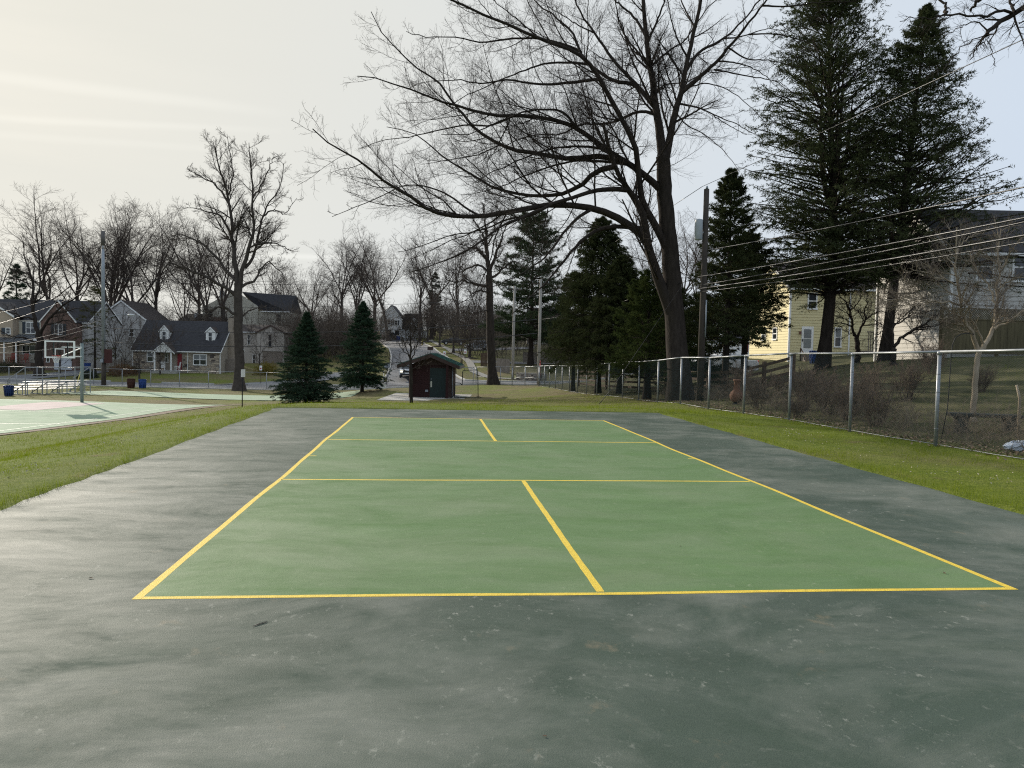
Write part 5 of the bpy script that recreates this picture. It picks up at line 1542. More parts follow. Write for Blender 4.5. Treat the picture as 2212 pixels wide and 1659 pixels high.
# --- tan house right of the cottage
K3 = 114/FPX/(3.016*1.8228)
h = house_root('tan_house', (450+1530/3.016)/1.8228, 114, None, 'tan house with low brown gables, half hidden by the tall tree')
zb = h.location.z
def X3(c): return (c-1530)*K3
def Z3(c): return at(540, (1050+c/3.016)/1.8228, 114)[2]-zb
MB().prism([(.5, -2), (8, -2), (8, Z3(775)), (4.25, Z3(692)), (.5, Z3(775))], 'x', X3(1400), X3(1720)).build('wall', TANW, h)
gable_roof('roof', h, X3(1400), X3(1720), .5, 8, Z3(775), Z3(690), ROOFB, 'x', .25)
gable_wall(X3(1690), X3(2010), 0, 8, -2, Z3(775), Z3(695)).build('front_gable', TANW, h)
gable_roof('gable_roof', h, X3(1690), X3(2010), 0, 8, Z3(775), Z3(695), ROOFB, 'y', .25, .12, pmat('brown_trim', (.06,.035,.03), .7, .2, 3))
window(h, X3(1565), Z3(925), .35, Z3(810)-Z3(925), 'front', .5, WHITE, (1, 2))
window(h, X3(1625), Z3(1165), .42, Z3(1045)-Z3(1165), 'front', .5, WHITE, (1, 2))
window(h, X3(1820), Z3(950), .6, Z3(795)-Z3(950), 'front', 0, TANW, (1, 2))
MB().box(X3(1760), X3(1990), -.12, 0, -2, Z3(1000)).build('stone_plinth', stm[3].materials[0], h)
MB().box(X3(1752), X3(1998), -.2, 0, Z3(1000)+.003, Z3(992)).build('ledge', TANW, h)
# --- tall cream house behind
K4 = 138/FPX/(3.016*1.8228)
h = house_root('cream_house', (450+1215/3.016)/1.8228, 138, None, 'tall cream house with a black roof behind the stone cottage')
zb = h.location.z
def X4(c): return (c-1215)*K4
def Z4(c): return at(560, (1050+c/3.016)/1.8228, 138)[2]-zb
cw_ = MB().prism([(X4(1040), -3), (X4(1690), -3), (X4(1690), Z4(470)), (X4(1410), Z4(292)), (X4(1040), Z4(500))], 'y', 0, .6).build('wall', CREAMW, h)
siding(cw_, CREAMW, X4(1040), X4(1690), Z4(900), Z4(470), .32, 'front', 0)
mw = MB().box(X4(1690), X4(2060), .6, 8, -3, Z4(525)); mwo = mw.build('wing', CREAMW, h)
siding(mwo, CREAMW, X4(1690), X4(2055), Z4(900), Z4(525), .32, 'front', .6)
MB().add([(X4(1500), .2, Z4(305)), (X4(2065), .2+4, Z4(318)), (X4(2065), .3, Z4(530)), (X4(1725), .3, Z4(512)),
          (X4(1500), 4.4, Z4(300)), (X4(2065), 4.6, Z4(316)), (X4(2065), 8.4, Z4(530)), (X4(1500), 8.4, Z4(500))],
         [(0,3,2,1),(0,1,5,4),(4,5,6,7),(1,2,6,5),(0,4,7,3),(2,3,7,6)]).build('roof', ROOF, h)
MB().box(X4(1725), X4(2070), .1, .35, Z4(538), Z4(524)).build('gutter', WHITE, h)
window(h, X4(1900), Z4(650), X4(1965)-X4(1900), Z4(555)-Z4(650), 'front', .6, CREAMW, (1, 2))
window(h, X4(1100), Z4(618), X4(1165)-X4(1100), Z4(520)-Z4(618), 'front', 0, CREAMW, (1, 2))
lr_ = MB().add([(X4(790), -1.5, Z4(655)), (X4(1022), -1.5, Z4(655)), (X4(1030), 1.5, Z4(572)), (X4(825), 1.5, Z4(572)), (X4(790), 1.5, Z4(655)), (X4(1022), 1.5, Z4(655))],
         [(0,1,2,3),(0,3,4),(1,5,2),(0,4,5,1)]).build('lower_roof', ROOF, h)
MB().box(X4(790), X4(1040), -1.2, 3, -3, Z4(655)).build('lower_wing', CREAMW, h)
MB().beam((X4(960), -.6, Z4(627)), (X4(972), .8, Z4(590)), 1.3, .06, (0, 1, .3)).build('skylight', pmat('skylight_glass', (.65,.68,.70), .2, .05, 1), lr_)
MB().box(X4(1190), X4(1355), -2, -1, Z4(668), Z4(616)).build('brick_chimney', BRICK_M, h)
MB().box(X4(1220), X4(1262), .8, 1.6, Z4(400), Z4(300)).build('vent_stack', STEEL, h)

# --- white house up the hill
K5 = 172/FPX/(3.016*1.8228)
h = house_root('hill_house', (1050+1335/3.016)/1.8228, 172, None, 'white gabled house with dark shutters at the top of the hill road')
zb = h.location.z
def X5(c): return (c-1335)*K5
def Z5(c): return at(850, (1050+c/3.016)/1.8228, 172)[2]-zb
gw = gable_wall(0, X5(1592), 0, 7, -3, Z5(622), Z5(462)); gwo = gw.build('wall', HWHT, h)
siding(gwo, HWHT, 0, X5(1592), Z5(840), Z5(622), .30, 'front', 0, (X5(1592)/2, Z5(462)))
gable_roof('roof', h, 0, X5(1592), 0, 7, Z5(622), Z5(462), ROOF, 'y', .25)
for c in (1425, 1505):
    window(h, X5(c), Z5(695), .75, Z5(638)-Z5(695), 'front', 0, WHITE, (1, 2), SHUTB, .28)
for c in (1412, 1512):
    MB().box(X5(c), X5(c)+1.0, -.05, .0, Z5(815), Z5(755)).build('dark_opening', GLASS, h)
MB().box(X5(1592), X5(1800), .8, 7, -3, Z5(735)).build('wing', HWHT, h)
MB().add([(X5(1592), .5, Z5(738)), (X5(1800), .5, Z5(738)), (X5(1800), 4, Z5(545)), (X5(1592), 4, Z5(545)), (X5(1592), 7, Z5(738)), (X5(1800), 7, Z5(738))],
         [(0,1,2,3),(3,2,5,4),(0,3,4),(1,5,2),(0,4,5,1)]).build('wing_roof', ROOF, h)
dm = gable_wall(X5(1692), X5(1768), .9, 3.5, Z5(725), Z5(640), Z5(602)).build('dormer', HWHT, h)
window(dm, X5(1712), Z5(715), .6, Z5(645)-Z5(715), 'front', .9, WHITE, (1, 2))
MB().box(X5(1800), X5(1872), .5, 4, -3, Z5(748)).build('garage', HWHT, h)

# --- yellow house (right), corner nearest the camera at column 1701
def zabs(px, py, d): return at(px, py, d)[2]
h = house_root('yellow_house', 1701, 55, .6, 'yellow clapboard house with a white back door behind the conifers')
zb = .6
K6 = 55/FPX/(3.016*1.8228)
def X6(c): return (c-1360)*K6
def Z6(c): return zabs(1750, (1050+c/3.016)/1.8228, 55)-zb
YE, YP = Z6(250), Z6(250)+2.3
yw = MB().prism([(0, -1.5), (9.1, -1.5), (9.1, YE), (4.55, YP), (0, YE)], 'x', 0, 7.6).build('wall', YELW, h)
siding(yw, YELW, 0, 7.6, 0, YE, .20, 'front', 0)
siding(yw, YELW, 0, 9.1, 0, YE, .20, 'left', 0, (4.55, YP))
gable_roof('roof', h, 0, 7.6, 0, 9.1, YE, YP, ROOFB, 'x', .35)
for yy in (0,):
    MB().box(-.07, .06, -.07, .06, -.3, YE).build('corner_board', WHITE, h)
dr = MB().box(X6(1505), X6(1645), -.05, 0, Z6(1040), Z6(712)).build('door', WHITE, h)
MB().box(X6(1532), X6(1617), -.075, -.05, Z6(965), Z6(860)).build('pane', pmat('screen_glass', (.20,.22,.22), .3, .1, 3), dr)
MB().box(X6(1532), X6(1617), -.075, -.05, Z6(850), Z6(745)).build('pane', CURT, dr)
MB().box(X6(1512), X6(1522), -.11, -.05, Z6(890), Z6(865)).build('handle', BLACK, dr)
MB().box(X6(1475), X6(1497), -.14, 0, Z6(805), Z6(772)).build('wall_lamp', pmat('rust_lamp', (.16,.07,.05), .6, .2, 3), h)
window(h, X6(1892), Z6(950), X6(1978)-X6(1892), Z6(715)-Z6(950), 'front', 0, WHITE, (1, 2), curtain=True)
window(h, X6(1560), Z6(510), .7, 1.2, 'front', 0, WHITE, (1, 2))
MB().box(X6(2058), X6(2074), -.07, -.0, -.3, YE).build('downpipe', WHITE, h)
for dpt in (5.0, 2.4):
    window(h, dpt, Z6(870), 1.0, Z6(712)-Z6(870), 'left', 0, WHITE, (1, 2))
stp_ = MB()
for q in range(5): stp_.box(X6(1470), X6(1690), -.6-.28*q-.28, -.55-.28*q, -1.5, Z6(1040)-.05-.19*q)
stp_.build('steps', WOODG, h)
hr = MB()
for sx in (X6(1465), X6(1695)):
    for q in range(2): hr.box(sx-.03, sx+.03, -.62-1.2*q, -.56-1.2*q, -.5, Z6(968)-.8*q)
    hr.beam((sx, -.6, Z6(972)), (sx, -1.8, Z6(972)-.8), .06, .06)
hr.build('handrail', WOODB, h)
# deck with balusters on the right end
dk = MB().box(X6(2111)+.3, 7.4, -1.6, -.02, Z6(1000), Z6(985)).build('deck', WOODG, h)
for q in range(15):
    xx = X6(2111)+.4+q*.15
    MB().box(xx, xx+.05, -1.62, -1.57, Z6(985), Z6(775)).build('baluster', WOODG, dk)
MB().box(X6(2111)+.3, 7.4, -1.66, -1.54, Z6(775), Z6(762)).build('rail', WOODG, dk)

# --- white clapboard house, its sunlit side to the left
h = house_root('white_house', 2045, 33, 1.35, 'large white clapboard house at the right edge, its left side in sun')
zb = 1.35
K7 = 33/FPX/(2.702*1.8228)
WE = zabs(2080, 541, 33)-zb
WP = WE+2.2
ww = MB().prism([(0, -1.5), (6.6, -1.5), (6.6, WE), (3.3, WP), (0, WE)], 'x', 0, 11).build('wall', WHTW, h)
siding(ww, WHTW, 0, 11, .3, WE, .205, 'front', 0)
siding(ww, WHTW, 0, 6.6, .3, WE, .205, 'left', 0, (3.3, WP))
gable_roof('roof', h, 0, 11, 0, 6.6, WE, WP, ROOF, 'x', .35)
MB().box(-.07, .06, -.07, .06, .1, WE).build('corner_board', WHITE, h)
MB().box(-.06, 11, -.05, 6.65, -1.6, .28).build('foundation', pmat('foundation_stone', (.16,.15,.14), .9, .3, 4, .4, 12), h)
for xx in (1.0, 2.55, 4.6):
    window(h, xx, zabs(2190, 610, 33)-zb, .8, 1.25, 'front', 0, WHITE, (1, 2), dark=GLASS)
MB().box(-.10, -.02, 6.5, 6.6, -1, WE).build('downpipe', WHITE, h)

# --- small cape house with red shutters
h = house_root('cape_house', 1572, 78, .15, 'small white cottage with red shutters seen under the conifers')
zb = .15
K8 = 78/FPX/(3.016*1.8228)
def Z8(c): return zabs(1600, (1050+c/3.016)/1.8228, 78)-zb
cwall = MB().prism([(0, -1.5), (8, -1.5), (8, Z8(870)), (4, Z8(610)+1.2), (0, Z8(870))], 'x', -.2, 5).build('wall', HWHT, h)
siding(cwall, HWHT, -.2, 5, 0, Z8(870), .24, 'front', 0)
gable_roof('roof', h, -.2, 5, 0, 8, Z8(870), Z8(610)+1.2, pmat('grey_shingle', (.065,.062,.07), .9, .3, 3, .5, 14), 'x', .25)
gl = gable_wall(-4.2, -.2, -1.2, 6, -1.5, Z8(900), Z8(640)).build('side_gable', HWHT, h)
gable_roof('gable_roof', h, -4.2, -.2, -1.2, 6, Z8(900), Z8(640), MATS['grey_shingle'], 'y', .15)
window(h, 2.0, Z8(1010), .85, Z8(895)-Z8(1010), 'front', 0, WHITE, (1, 2), SHUTR, .3)
window(h, -1.6, Z8(1000), .6, .7, 'front', -1.2, WHITE, (1, 1))
# --- distant bright house far behind the poles
h = house_root('far_house', 1136, 150, None, 'sunlit cream house fragments seen through the pine')
zf = zabs(1140, 700, 150)-h.location.z
fw_ = MB().prism([(0, -3), (0, zf), (2.2, zf+3.2), (4.4, zf), (4.4, -3)], 'x', 0, 8).build('wall', WHTW, h)
gable_roof('roof', h, 0, 8, 0, 4.4, zf, zf+3.2, ROOF, 'x', .2)
window(h, 1.6, zf-2.0, .9, 1.3, 'left', 0, WHITE, (1, 2))
window(h, 4, zf-2.0, .9, 1.3, 'front', 0, WHITE, (1, 2))
# ------------------------------------------------------------------ shed on its slab
K9 = .003214
SX = lambda c: (c-445)*K9
lat = ((1550+445*.1808)/1.8228-W2/2)/FPX*53.5
sx_, sy_ = cw(lat, 53.5)
sz_ = at((1550+800*.1808)/1.8228, (1300+1465*.1808)/1.8228, 53.5)[2]
slab = MB().box(SX(-160), SX(1640), -3.6, 4.6, -.35, 0)
so = slab.build('concrete_slab', CONC); so.location = (sx_, sy_, sz_); so.rotation_euler[2] = -YAW
tag(so, kind='structure')
h = empty('storage_shed', (sx_, sy_, sz_+.002), -YAW, 'dark red board shed with green door and green metal roof', 'shed')
REDB_ = pmat('barn_red_boards', (.030,.009,.008), .8, .25, 4, .3, 30, stretch=(.3,.3,1))
TRIMB = pmat('dark_brown_trim', (.055,.035,.028), .8, .25, 4)
GRNR = pmat('green_metal_roof', (.018,.085,.065), .45, .15, 2)
wx0, wx1, wd = SX(370), SX(1262), 3.4
zE, zP = 2.28, 2.95
wl_ = MB().prism([(wx0, 0), (wx1, 0), (wx1, zE), ((wx0+wx1)/2, zP), (wx0, zE)], 'y', 0, wd).build('wall', TRIMB, h)
bm = MB().add([(0,-.02,0),(1,-.02,0),(1,0,0),(0,0,0),(0,-.016,1),(1,-.016,1),(1,0,1),(0,0,1)], [(0,3,2,1),(4,5,6,7),(0,1,5,4),(1,2,6,5),(2,3,7,6),(3,0,4,7)]).mesh('board')
bm.materials.append(REDB_)
def shed_board(a, b, z, hh, side=False):
    o = bpy.data.objects.new('board', bm); COL.objects.link(o); o.parent = wl_
    if side: o.location = (wx1, a, z); o.rotation_euler[2] = math.pi/2
    else: o.location = (a, 0, z)
    o.scale = (b-a, 1, hh)
for q in range(15):
    z = .02+q*.15
    shed_board(wx0+.02, SX(775), z, .142)
    if z > 2.0: shed_board(SX(800), wx1-.02, z, .142)
    shed_board(.02, wd-.02, z, .142, True)
dr = MB().box(SX(790), SX(1135), -.05, 0, .02, 2.05).build('door', DOORG, h)
MB().box(SX(803), SX(836), -.07, -.05, .72, 1.14).build('notice', pmat('notice_card', (.50,.50,.40), .7, .1, 4), dr)
MB().tube([(SX(820), -.10, 1.24), (SX(820), -.10, 1.36)], .02, 6).build('handle', STEEL, dr)
MB().box(SX(692), SX(752), -.08, -.02, .38, .53).build('outlet_box', STEELP, h, )
ov = .72
lx, rx = SX(105), SX(1440)
mx_ = (wx0+wx1)/2
sl = (3.0-2.22)/(mx_-lx)
for a, b, za, zb_ in ((lx, mx_, 2.20, 3.0), (mx_, rx, 3.0, 2.20)):
    ro = MB().add([(a, -ov, za), (b, -ov, zb_), (b, wd+ov, zb_), (a, wd+ov, za), (a, -ov, za+.07), (b, -ov, zb_+.07), (b, wd+ov, zb_+.07), (a, wd+ov, za+.07)],
                  [(0,3,2,1),(4,5,6,7),(0,1,5,4),(1,2,6,5),(2,3,7,6),(3,0,4,7)]).build('roof_panel', GRNR, h)
    for q in range(13):
        yy = -ov+.02+q*(wd+2*ov-.06)/12
        MB().beam((a, yy, za+.085), (b, yy, zb_+.085), .03, .03).build('roof_seam', GRNR, ro)
    MB().add([(a, -ov-.04, za-.20), (b, -ov-.04, zb_-.20), (b, -ov-.04, zb_+.05), (a, -ov-.04, za+.05), (a, -ov-.003, za-.20), (b, -ov-.003, zb_-.20), (b, -ov-.003, zb_+.05), (a, -ov-.003, za+.05)],
             [(0,1,2,3),(7,6,5,4),(0,4,5,1),(1,5,6,2),(2,6,7,3),(3,7,4,0)]).build('bargeboard', TRIMB, ro)
    xe = a if a == lx else b
    MB().box(xe-.02 if xe == rx else xe-.03, xe+.03 if xe == rx else xe+.02, -ov, wd+ov, 2.04, 2.24).build('fascia', pmat('grey_fascia', (.18,.16,.14), .8, .2, 4), ro)
for c in (385, 1178):
    MB().box(SX(c)-.09, SX(c)+.09, -ov+.06, -ov+.24, 0, 2.45).build('post', REDB_, h)
MB().tube([(wx1+.06, -.02, 0), (wx1+.06, -.02, 2.2)], .035, 6).build('downpipe', STEELP, h)

# batting screen beside the shed
g = (sx_+math.cos(-YAW)*SX(1330)+.3*0, sy_+math.sin(-YAW)*SX(1330), sz_)
bs = empty('batting_screen', g, -YAW, 'dark framed L shaped batting net standing right of the shed', 'sports net')
DKF = pmat('dark_green_frame', (.010,.022,.020), .5, .2, 4)
pth = [(0, 0, .02), (0, 0, 1.0), (.06, 0, 1.06), (.36, 0, 1.05), (.52, 0, .92)]
MB().tube(pth, .028, 8).build('frame', DKF, bs)
MB().tube([(.52, 0, .93), (.54, 0, 1.85), (.62, 0, 1.95), (1.5, 0, 2.0), (1.58, 0, 1.92), (1.62, 0, 1.2), (1.66, 0, .02)], .028, 8).build('frame', DKF, bs)
MB().tube([(0, 0, .03), (1.66, 0, .03)], .024, 8).build('frame', DKF, bs)
for xx in (0.0, 1.66): MB().tube([(xx-.25, -.3, .0), (xx-.1, -.1, .12), (xx, 0, .12), (xx+.12, .2, .1), (xx+.3, .5, .0)], .022, 6).build('foot', DKF, bs)
nt = MB()
for q in range(34):
    x = .02+q*.05; zt = 1.0 if x < .5 else 1.92
    nt.beam((x, 0, .05), (x, 0, zt), .004, .004)
for q in range(39):
    z = .05+q*.05
    nt.beam((0 if z < 1.0 else .53, 0, z), (1.63, 0, z), .004, .004)
no = nt.build('net', pmat('grey_net', (.18,.2,.2), .8, .1, 4), bs); tag(no, kind='stuff')

# ------------------------------------------------------------------ basketball hoop
g = cw(-28.0, 49.7)
hz_ = tz(*g)+.05
hp = empty('basketball_hoop', (g[0], g[1], hz_), -YAW, 'outdoor basketball hoop with glass backboard on a grey pole', 'basketball hoop')
HPOLE = pmat('grey_green_pole', (.19,.235,.225), .6, .12, 4)
MB().tube([(0, 0, 0), (0, 0, 3.85)], .10, 12).build('pole', HPOLE, hp)
MB().tube([(0, 0, 3.85), (0, 0, 3.9)], .105, 12).build('pole_cap', BLACK, hp)
for z in (3.58, 2.98): MB().beam((0, .0, z), (0, -2.3, z), .07, .07).build('arm', WHITE, hp)
MB().beam((.0, 0, 3.55), (0, -2.25, 3.02), .05, .05).build('brace', WHITE, hp)
bf = MB()
yb = -2.42
bf.box(-.93, .93, yb-.04, yb+.04, 2.90, 2.98); bf.box(-.93, .93, yb-.04, yb+.04, 3.89, 3.97)
bf.box(-.93, -.85, yb-.04, yb+.04, 2.98, 3.89); bf.box(.85, .93, yb-.04, yb+.04, 2.98, 3.89)
bo = bf.build('backboard', WHITE, hp)
gm, gt_, gb_ = nodes_mat('backboard_glass')
gb_.inputs['Base Color'].default_value = (.9, .95, .95, 1); gb_.inputs['Roughness'].default_value = .05
gb_.inputs['Transmission Weight'].default_value = 1.0; gb_.inputs['IOR'].default_value = 1.05
MB().box(-.85, .85, yb-.006, yb+.006, 2.98, 3.89).build('glass', gm, bo)
for x in (-.44, .44): MB().box(x-.025, x+.025, yb+.05, yb+.10, 2.94, 3.93).build('support', HPOLE, bo)
sq = MB()
sq.box(-.305, .305, yb-.016, yb-.010, 3.44, 3.49); sq.box(-.305, .305, yb-.016, yb-.010, 3.03, 3.06)
sq.box(-.305, -.255, yb-.016, yb-.010, 3.06, 3.44); sq.box(.255, .305, yb-.016, yb-.010, 3.06, 3.44)
sq.build('target_square', WHITE, bo)
RIMM = pmat('orange_red_rim', (.36,.035,.02), .45, .15, 4)
MB().tube([(.228*math.cos(a), yb-.38+.228*math.sin(a), 3.05) for a in np.linspace(0, 2*math.pi, 25)], .012, 6).build('rim', RIMM, hp)
MB().box(-.10, .10, yb-.17, yb-.03, 2.94, 3.08).build('rim_bracket', RIMM, hp)
net = MB()
for k in range(12):
    for s_ in (1, -1):
        pts = []
        for q in range(6):
            a = 2*math.pi*(k+s_*q*.5)/12; rr_ = .225-.018*q-.004*q*q*.3
            pts.append((rr_*math.cos(a), yb-.38+rr_*math.sin(a), 3.04-.085*q))
        net.tube(pts, .008, 3, False)
net.build('net', WHITE, hp)

# ------------------------------------------------------------------ bleachers
g = cw(-37.6, 61.0)
bl = empty('bleachers', (g[0], g[1], tz(*g)+.02), -YAW-2.04, 'small aluminium bleachers with guard rails beside the basketball court', 'bleachers')
BL = 5.2
for r_ in range(4):
    y0, z0 = r_*.62, .42+r_*.22
    MB().box(-BL/2, BL/2, y0, y0+.28, z0-.05, z0).build('seat_plank', ALU, bl)
    if r_: MB().box(-BL/2, BL/2, y0-.33, y0-.06, z0-.30, z0-.26).build('foot_plank', ALU, bl)
for x in (-2.3, -.8, .8, 2.3):
    f = MB()
    f.beam((x, -.1, .05), (x, 2.3, .05), .06, .06); f.beam((x, 0, .1), (x, 2.2, 1.05), .05, .05)
    for r_ in range(4): f.beam((x, .14+r_*.62, .05), (x, .14+r_*.62, .37+r_*.22), .05, .05)
    f.build('frame', STEELP, bl)
for x in np.linspace(-BL/2, BL/2, 5):
    MB().beam((x, 2.25, .05), (x, 2.25, 2.15), .07, .05).build('rail_post', STEEL, bl)
MB().tube([(-BL/2, 2.25, 2.15), (BL/2, 2.25, 2.15)], .03, 8).build('guard_rail', STEEL, bl)
MB().tube([(-BL/2, 2.25, 1.6), (BL/2, 2.25, 1.6)], .022, 8).build('guard_rail', STEEL, bl)
for x in (-BL/2, BL/2):
    MB().tube([(x, .1, .3), (x, .0, 1.15), (x, 2.25, 2.15)], .03, 8).build('side_rail', STEEL, bl)
    MB().tube([(x, 1.2, .7), (x, 1.15, 1.64)], .022, 8).build('side_post', STEEL, bl)

# ------------------------------------------------------------------ litter bins
BLUE = pmat('blue_bin_plastic', (.02,.06,.22), .5, .2, 3)
BRWN = pmat('brown_slat_bin', (.07,.028,.018), .7, .25, 4)
def bin_(px, d, mat, label, h=.95, r=.30, slats=16, name='litter_bin', tilt=0):
    g = gp(px, d)
    o = empty(name, (g[0], g[1], g[2]+.02), 0, label, 'bin')
    o.rotation_euler[0] = tilt
    MB().lathe([(r*.82, .02), (r*.98, h*.93), (r*.93, h*.93), (r*.78, .05)], n=18).build('liner', mat, o)
    for q in range(slats):
        a = 2*math.pi*q/slats
        c, s_ = math.cos(a), math.sin(a)
        MB().beam((r*.88*c, r*.88*s_, .02), (r*1.04*c, r*1.04*s_, h*.95), .05, .016, (c, s_, 0)).build('slat', mat, o)
    MB().tube([(r*1.03*math.cos(a), r*1.03*math.sin(a), h*.95) for a in np.linspace(0, 2*math.pi, 21)], .02, 6).build('rim', mat, o)
    for z in (h*.35, h*.65): MB().tube([(r*(.9+.14*z/h)*1.02*math.cos(a), r*(.9+.14*z/h)*1.02*math.sin(a), z) for a in np.linspace(0, 2*math.pi, 21)], .014, 6).build('hoop', mat, o)
bin_(18, 56.0, pmat('dark_blue_bin', (.012,.035,.12), .5, .2, 3), 'blue slatted litter bin at the end of the bleachers', .8, .32, tilt=.06)
bin_((450+330/3.016)/1.8228, 77.5, BLUE, 'blue slatted litter bin standing right of the brown one', .95, .36)
bin_((450+195/3.016)/1.8228, 77.5, BRWN, 'brown slatted litter bin by the street fence', .98, .38)
bin_(188, 98.5, BLUE, 'blue wheeled bin beside the brick house', 1.15, .36)

# ------------------------------------------------------------------ poles, lamps, signs
g = gp(223, 80.5)
ap = empty('antenna_pole', (g[0], g[1], g[2]-.1), 0, 'tall grey pole with a cylinder antenna and a street lamp arm', 'pole')
zt = at(222, 500, 80.5)[2]-g[2]
zm = at(222, (1050+1120/3.016)/1.8228, 80.5)[2]-g[2]
MB().tube([(0, 0, 0), (0, 0, zm)], [.24, .22], 10).build('wood_base', POLEWOOD, ap)
MB().tube([(.0, -.03, zm), (-.06, 0, zt*.75), (-.08, 0, zt-1.8)], [.20, .17, .14], 10).build('shaft', STEELP, ap)
MB().tube([(-.08, 0, zt-1.8), (-.08, 0, zt-1.4)], .07, 8).build('collar', STEELP, ap)
MB().tube([(-.08, 0, zt-1.4), (-.08, 0, zt+.05)], .20, 12).build('antenna', pmat('brown_antenna', (.11,.10,.095), .7, .1, 2), ap)
MB().box(.18, .78, -.3, .2, zm-.1, zm+1.35).build('equipment_box', pmat('maroon_box', (.06,.018,.016), .7, .2, 3), ap)
MB().box(-.2, .1, -.45, -.2, zm-.05, zm+.3).build('meter_box', STEELP, ap)
zl = at(300, (1050+570/3.016)/1.8228, 80.5)[2]-g[2]
MB().tube([(0, 0, zl-.6), (.9, 0, zl-.1), (1.9, 0, zl+.12), (2.4, 0, zl+.1)], .035, 6).build('lamp_arm', STEELP, ap)
MB().sphere((2.75, 0, zl+.05), (.42, .18, .11)).build('lamp_head', pmat('lamp_head_grey', (.55,.57,.58), .4, .1, 2), ap)
g2 = np.array(gp(175, 78.5)); g1 = at((965/3.016)/1.8228, (1050+1220/3.016)/1.8228, 80.5)
gy = MB().tube([at((885/3.016)/1.8228, (1050+1500/3.016)/1.8228, 78), at((965/3.016)/1.8228, (1050+1220/3.016)/1.8228, 79)], .045, 6).build('guy_guard', pmat('yellow_plastic', (.55,.48,.12), .6, .1, 3))
tag(gy, 'slanting yellow guy wire guard left of the antenna pole', 'guy wire')
def pole(px, d, topy, r, mat, name, label, arms=()):
    g = gp(px, d)
    o = empty(name, (g[0], g[1], g[2]-.1), -YAW, label, 'pole')
    z = at(px, topy, d)[2]-g[2]+.1
    MB().tube([(0, 0, 0), (0, 0, z*.5), (0, 0, z)], [r, r*.88, r*.74], 12).build('shaft', mat, o)
    return o, z
p1, z1_ = pole(1107, 88, 618, .17, POLEPALE, 'utility_pole', 'pale wooden utility pole, left of the pair beyond the fence')
p2, z2_ = pole(1163, 77.5, 604, .17, POLEPALE, 'utility_pole', 'pale wooden utility pole with red marker, right of the pair')
MB().tube([(.12, -.12, .9), (.12, -.12, 2.6)], .06, 6).build('red_marker', pmat('red_white_marker', (.55,.10,.09), .6, .1, 1), p2)
for p, z in ((p1, z1_), (p2, z2_)):
    MB().box(-.9, .9, -.06, .06, z-.5, z-.38).build('crossarm', POLEWOOD, p)
    for q in (-.8, -.3, .3, .8): MB().tube([(q, 0, z-.38), (q, 0, z-.2)], .04, 6).build('insulator', STEELP, p)
p3, z3_ = pole(1513, 31, 412, .145, POLEWOOD, 'utility_pole', 'dark utility pole with a grey transformer can behind the fence')
tf = MB().lathe([(.02, 0), (.13, .02), (.155, .06), (.155, .80), (.14, .84), (.02, .87)], n=16).build('transformer', pmat('transformer_grey', (.33,.36,.38), .5, .1, 3), p3)
ztf = at(1498, 522, 31)[2]-p3.location.z
tf.location = (-.29, -.1, ztf)
MB().box(-.3, -.1, -.12, -.06, ztf+.3, ztf+.36).build('bracket', STEEL, p3)
MB().tube([(.0, -.05, z3_), (.0, -.05, z3_+.12)], [.06, .03], 8).build('insulator', STEELP, p3)
MB().tube([(.10, -.14, 2.7), (.10, -.14, 4.2)], .03, 6).build('conduit', STEELP, p3)
def cable(P, Q, sag, r, label, mat=CABLE, name='overhead_cable', group='overhead cables', n=16):
    P, Q = np.array(P, float), np.array(Q, float)
    pts = [P+(Q-P)*k/n-np.array([0, 0, sag*4*(k/n)*(1-k/n)]) for k in range(n+1)]
    o = MB().tube(pts, r, 5).build(name, mat)
    tag(o, label, 'cable', group)
def ext(P, Q, f): return P+(Q-P)*f
wires = [((1517, 403), (2212, 79), .010, .05, 'thin top wire rising right from the transformer pole top'),
         ((1530, 540), (2212, 384), .017, .18, 'uppermost of the thick cables running right from the transformer pole'),
         ((1508, 598), (2212, 448), .020, .20, 'second cable running right from the transformer pole'),
         ((1506, 617), (2212, 455), .017, .22, 'third cable running right, nearly joined to the second'),
         ((1508, 624), (2212, 486), .024, .2, 'thickest black cable running right from the transformer pole'),
         ((1514, 630), (2212, 494), .013, .26, 'lowest black cable running right from the transformer pole')]
for (a, b), (c, e), rad, sag, lab in wires:
    P, Q = at(a, b, 30.8), at(c, e, 14.5)
    cable(P, ext(P, Q, 1.9), sag, rad, lab)
cable(at(1517, 403, 31), at(1160, 606, 78), .4, .012, 'wire sloping left from the transformer pole top to the far poles')
cable(at(1505, 600, 31), at(1166, 690, 78), .3, .016, 'cable from the transformer pole to the right far pole')
lw_ = [(605, 612, .10), (611, 618, .10), (640, 628, .2), (700, 690, .3), (738, 700, .3)]
lab_l = ['highest thin wire along the street on the left', 'second highest wire along the street on the left', 'service wire crossing behind the spruces', 'upper black street cable passing the cottage dormers', 'lower black street cable passing before the hoop']
pa = at(222, 0, 80.5)
for k, (yl, yr, sag) in enumerate(lw_):
    ya = (600, 606, 660, 708, 738)[k]
    cable(at(222, ya, 80.3), at(1160, (606, 612, 640, 690, 720)[k], 78), sag*3, (.014, .014, .018, .03, .035)[k], lab_l[k])
for k, (y0, ya, rad, lab) in enumerate(((665, 606, .014, 'top wire falling left from the antenna pole'), (688, 612, .014, 'second wire falling left from the antenna pole'),
                                 (735, 690, .022, 'third wire falling left from the antenna pole'), (742, 700, .022, 'fourth wire falling left, close under the third'),
                                 (752, 735, .032, 'lowest thick cable falling left behind the backboard'))):
    P, Q = at(222, ya, 80.3), at(0, y0, 66)
    cable(P, ext(P, Q, 1.4), .5, rad, lab)

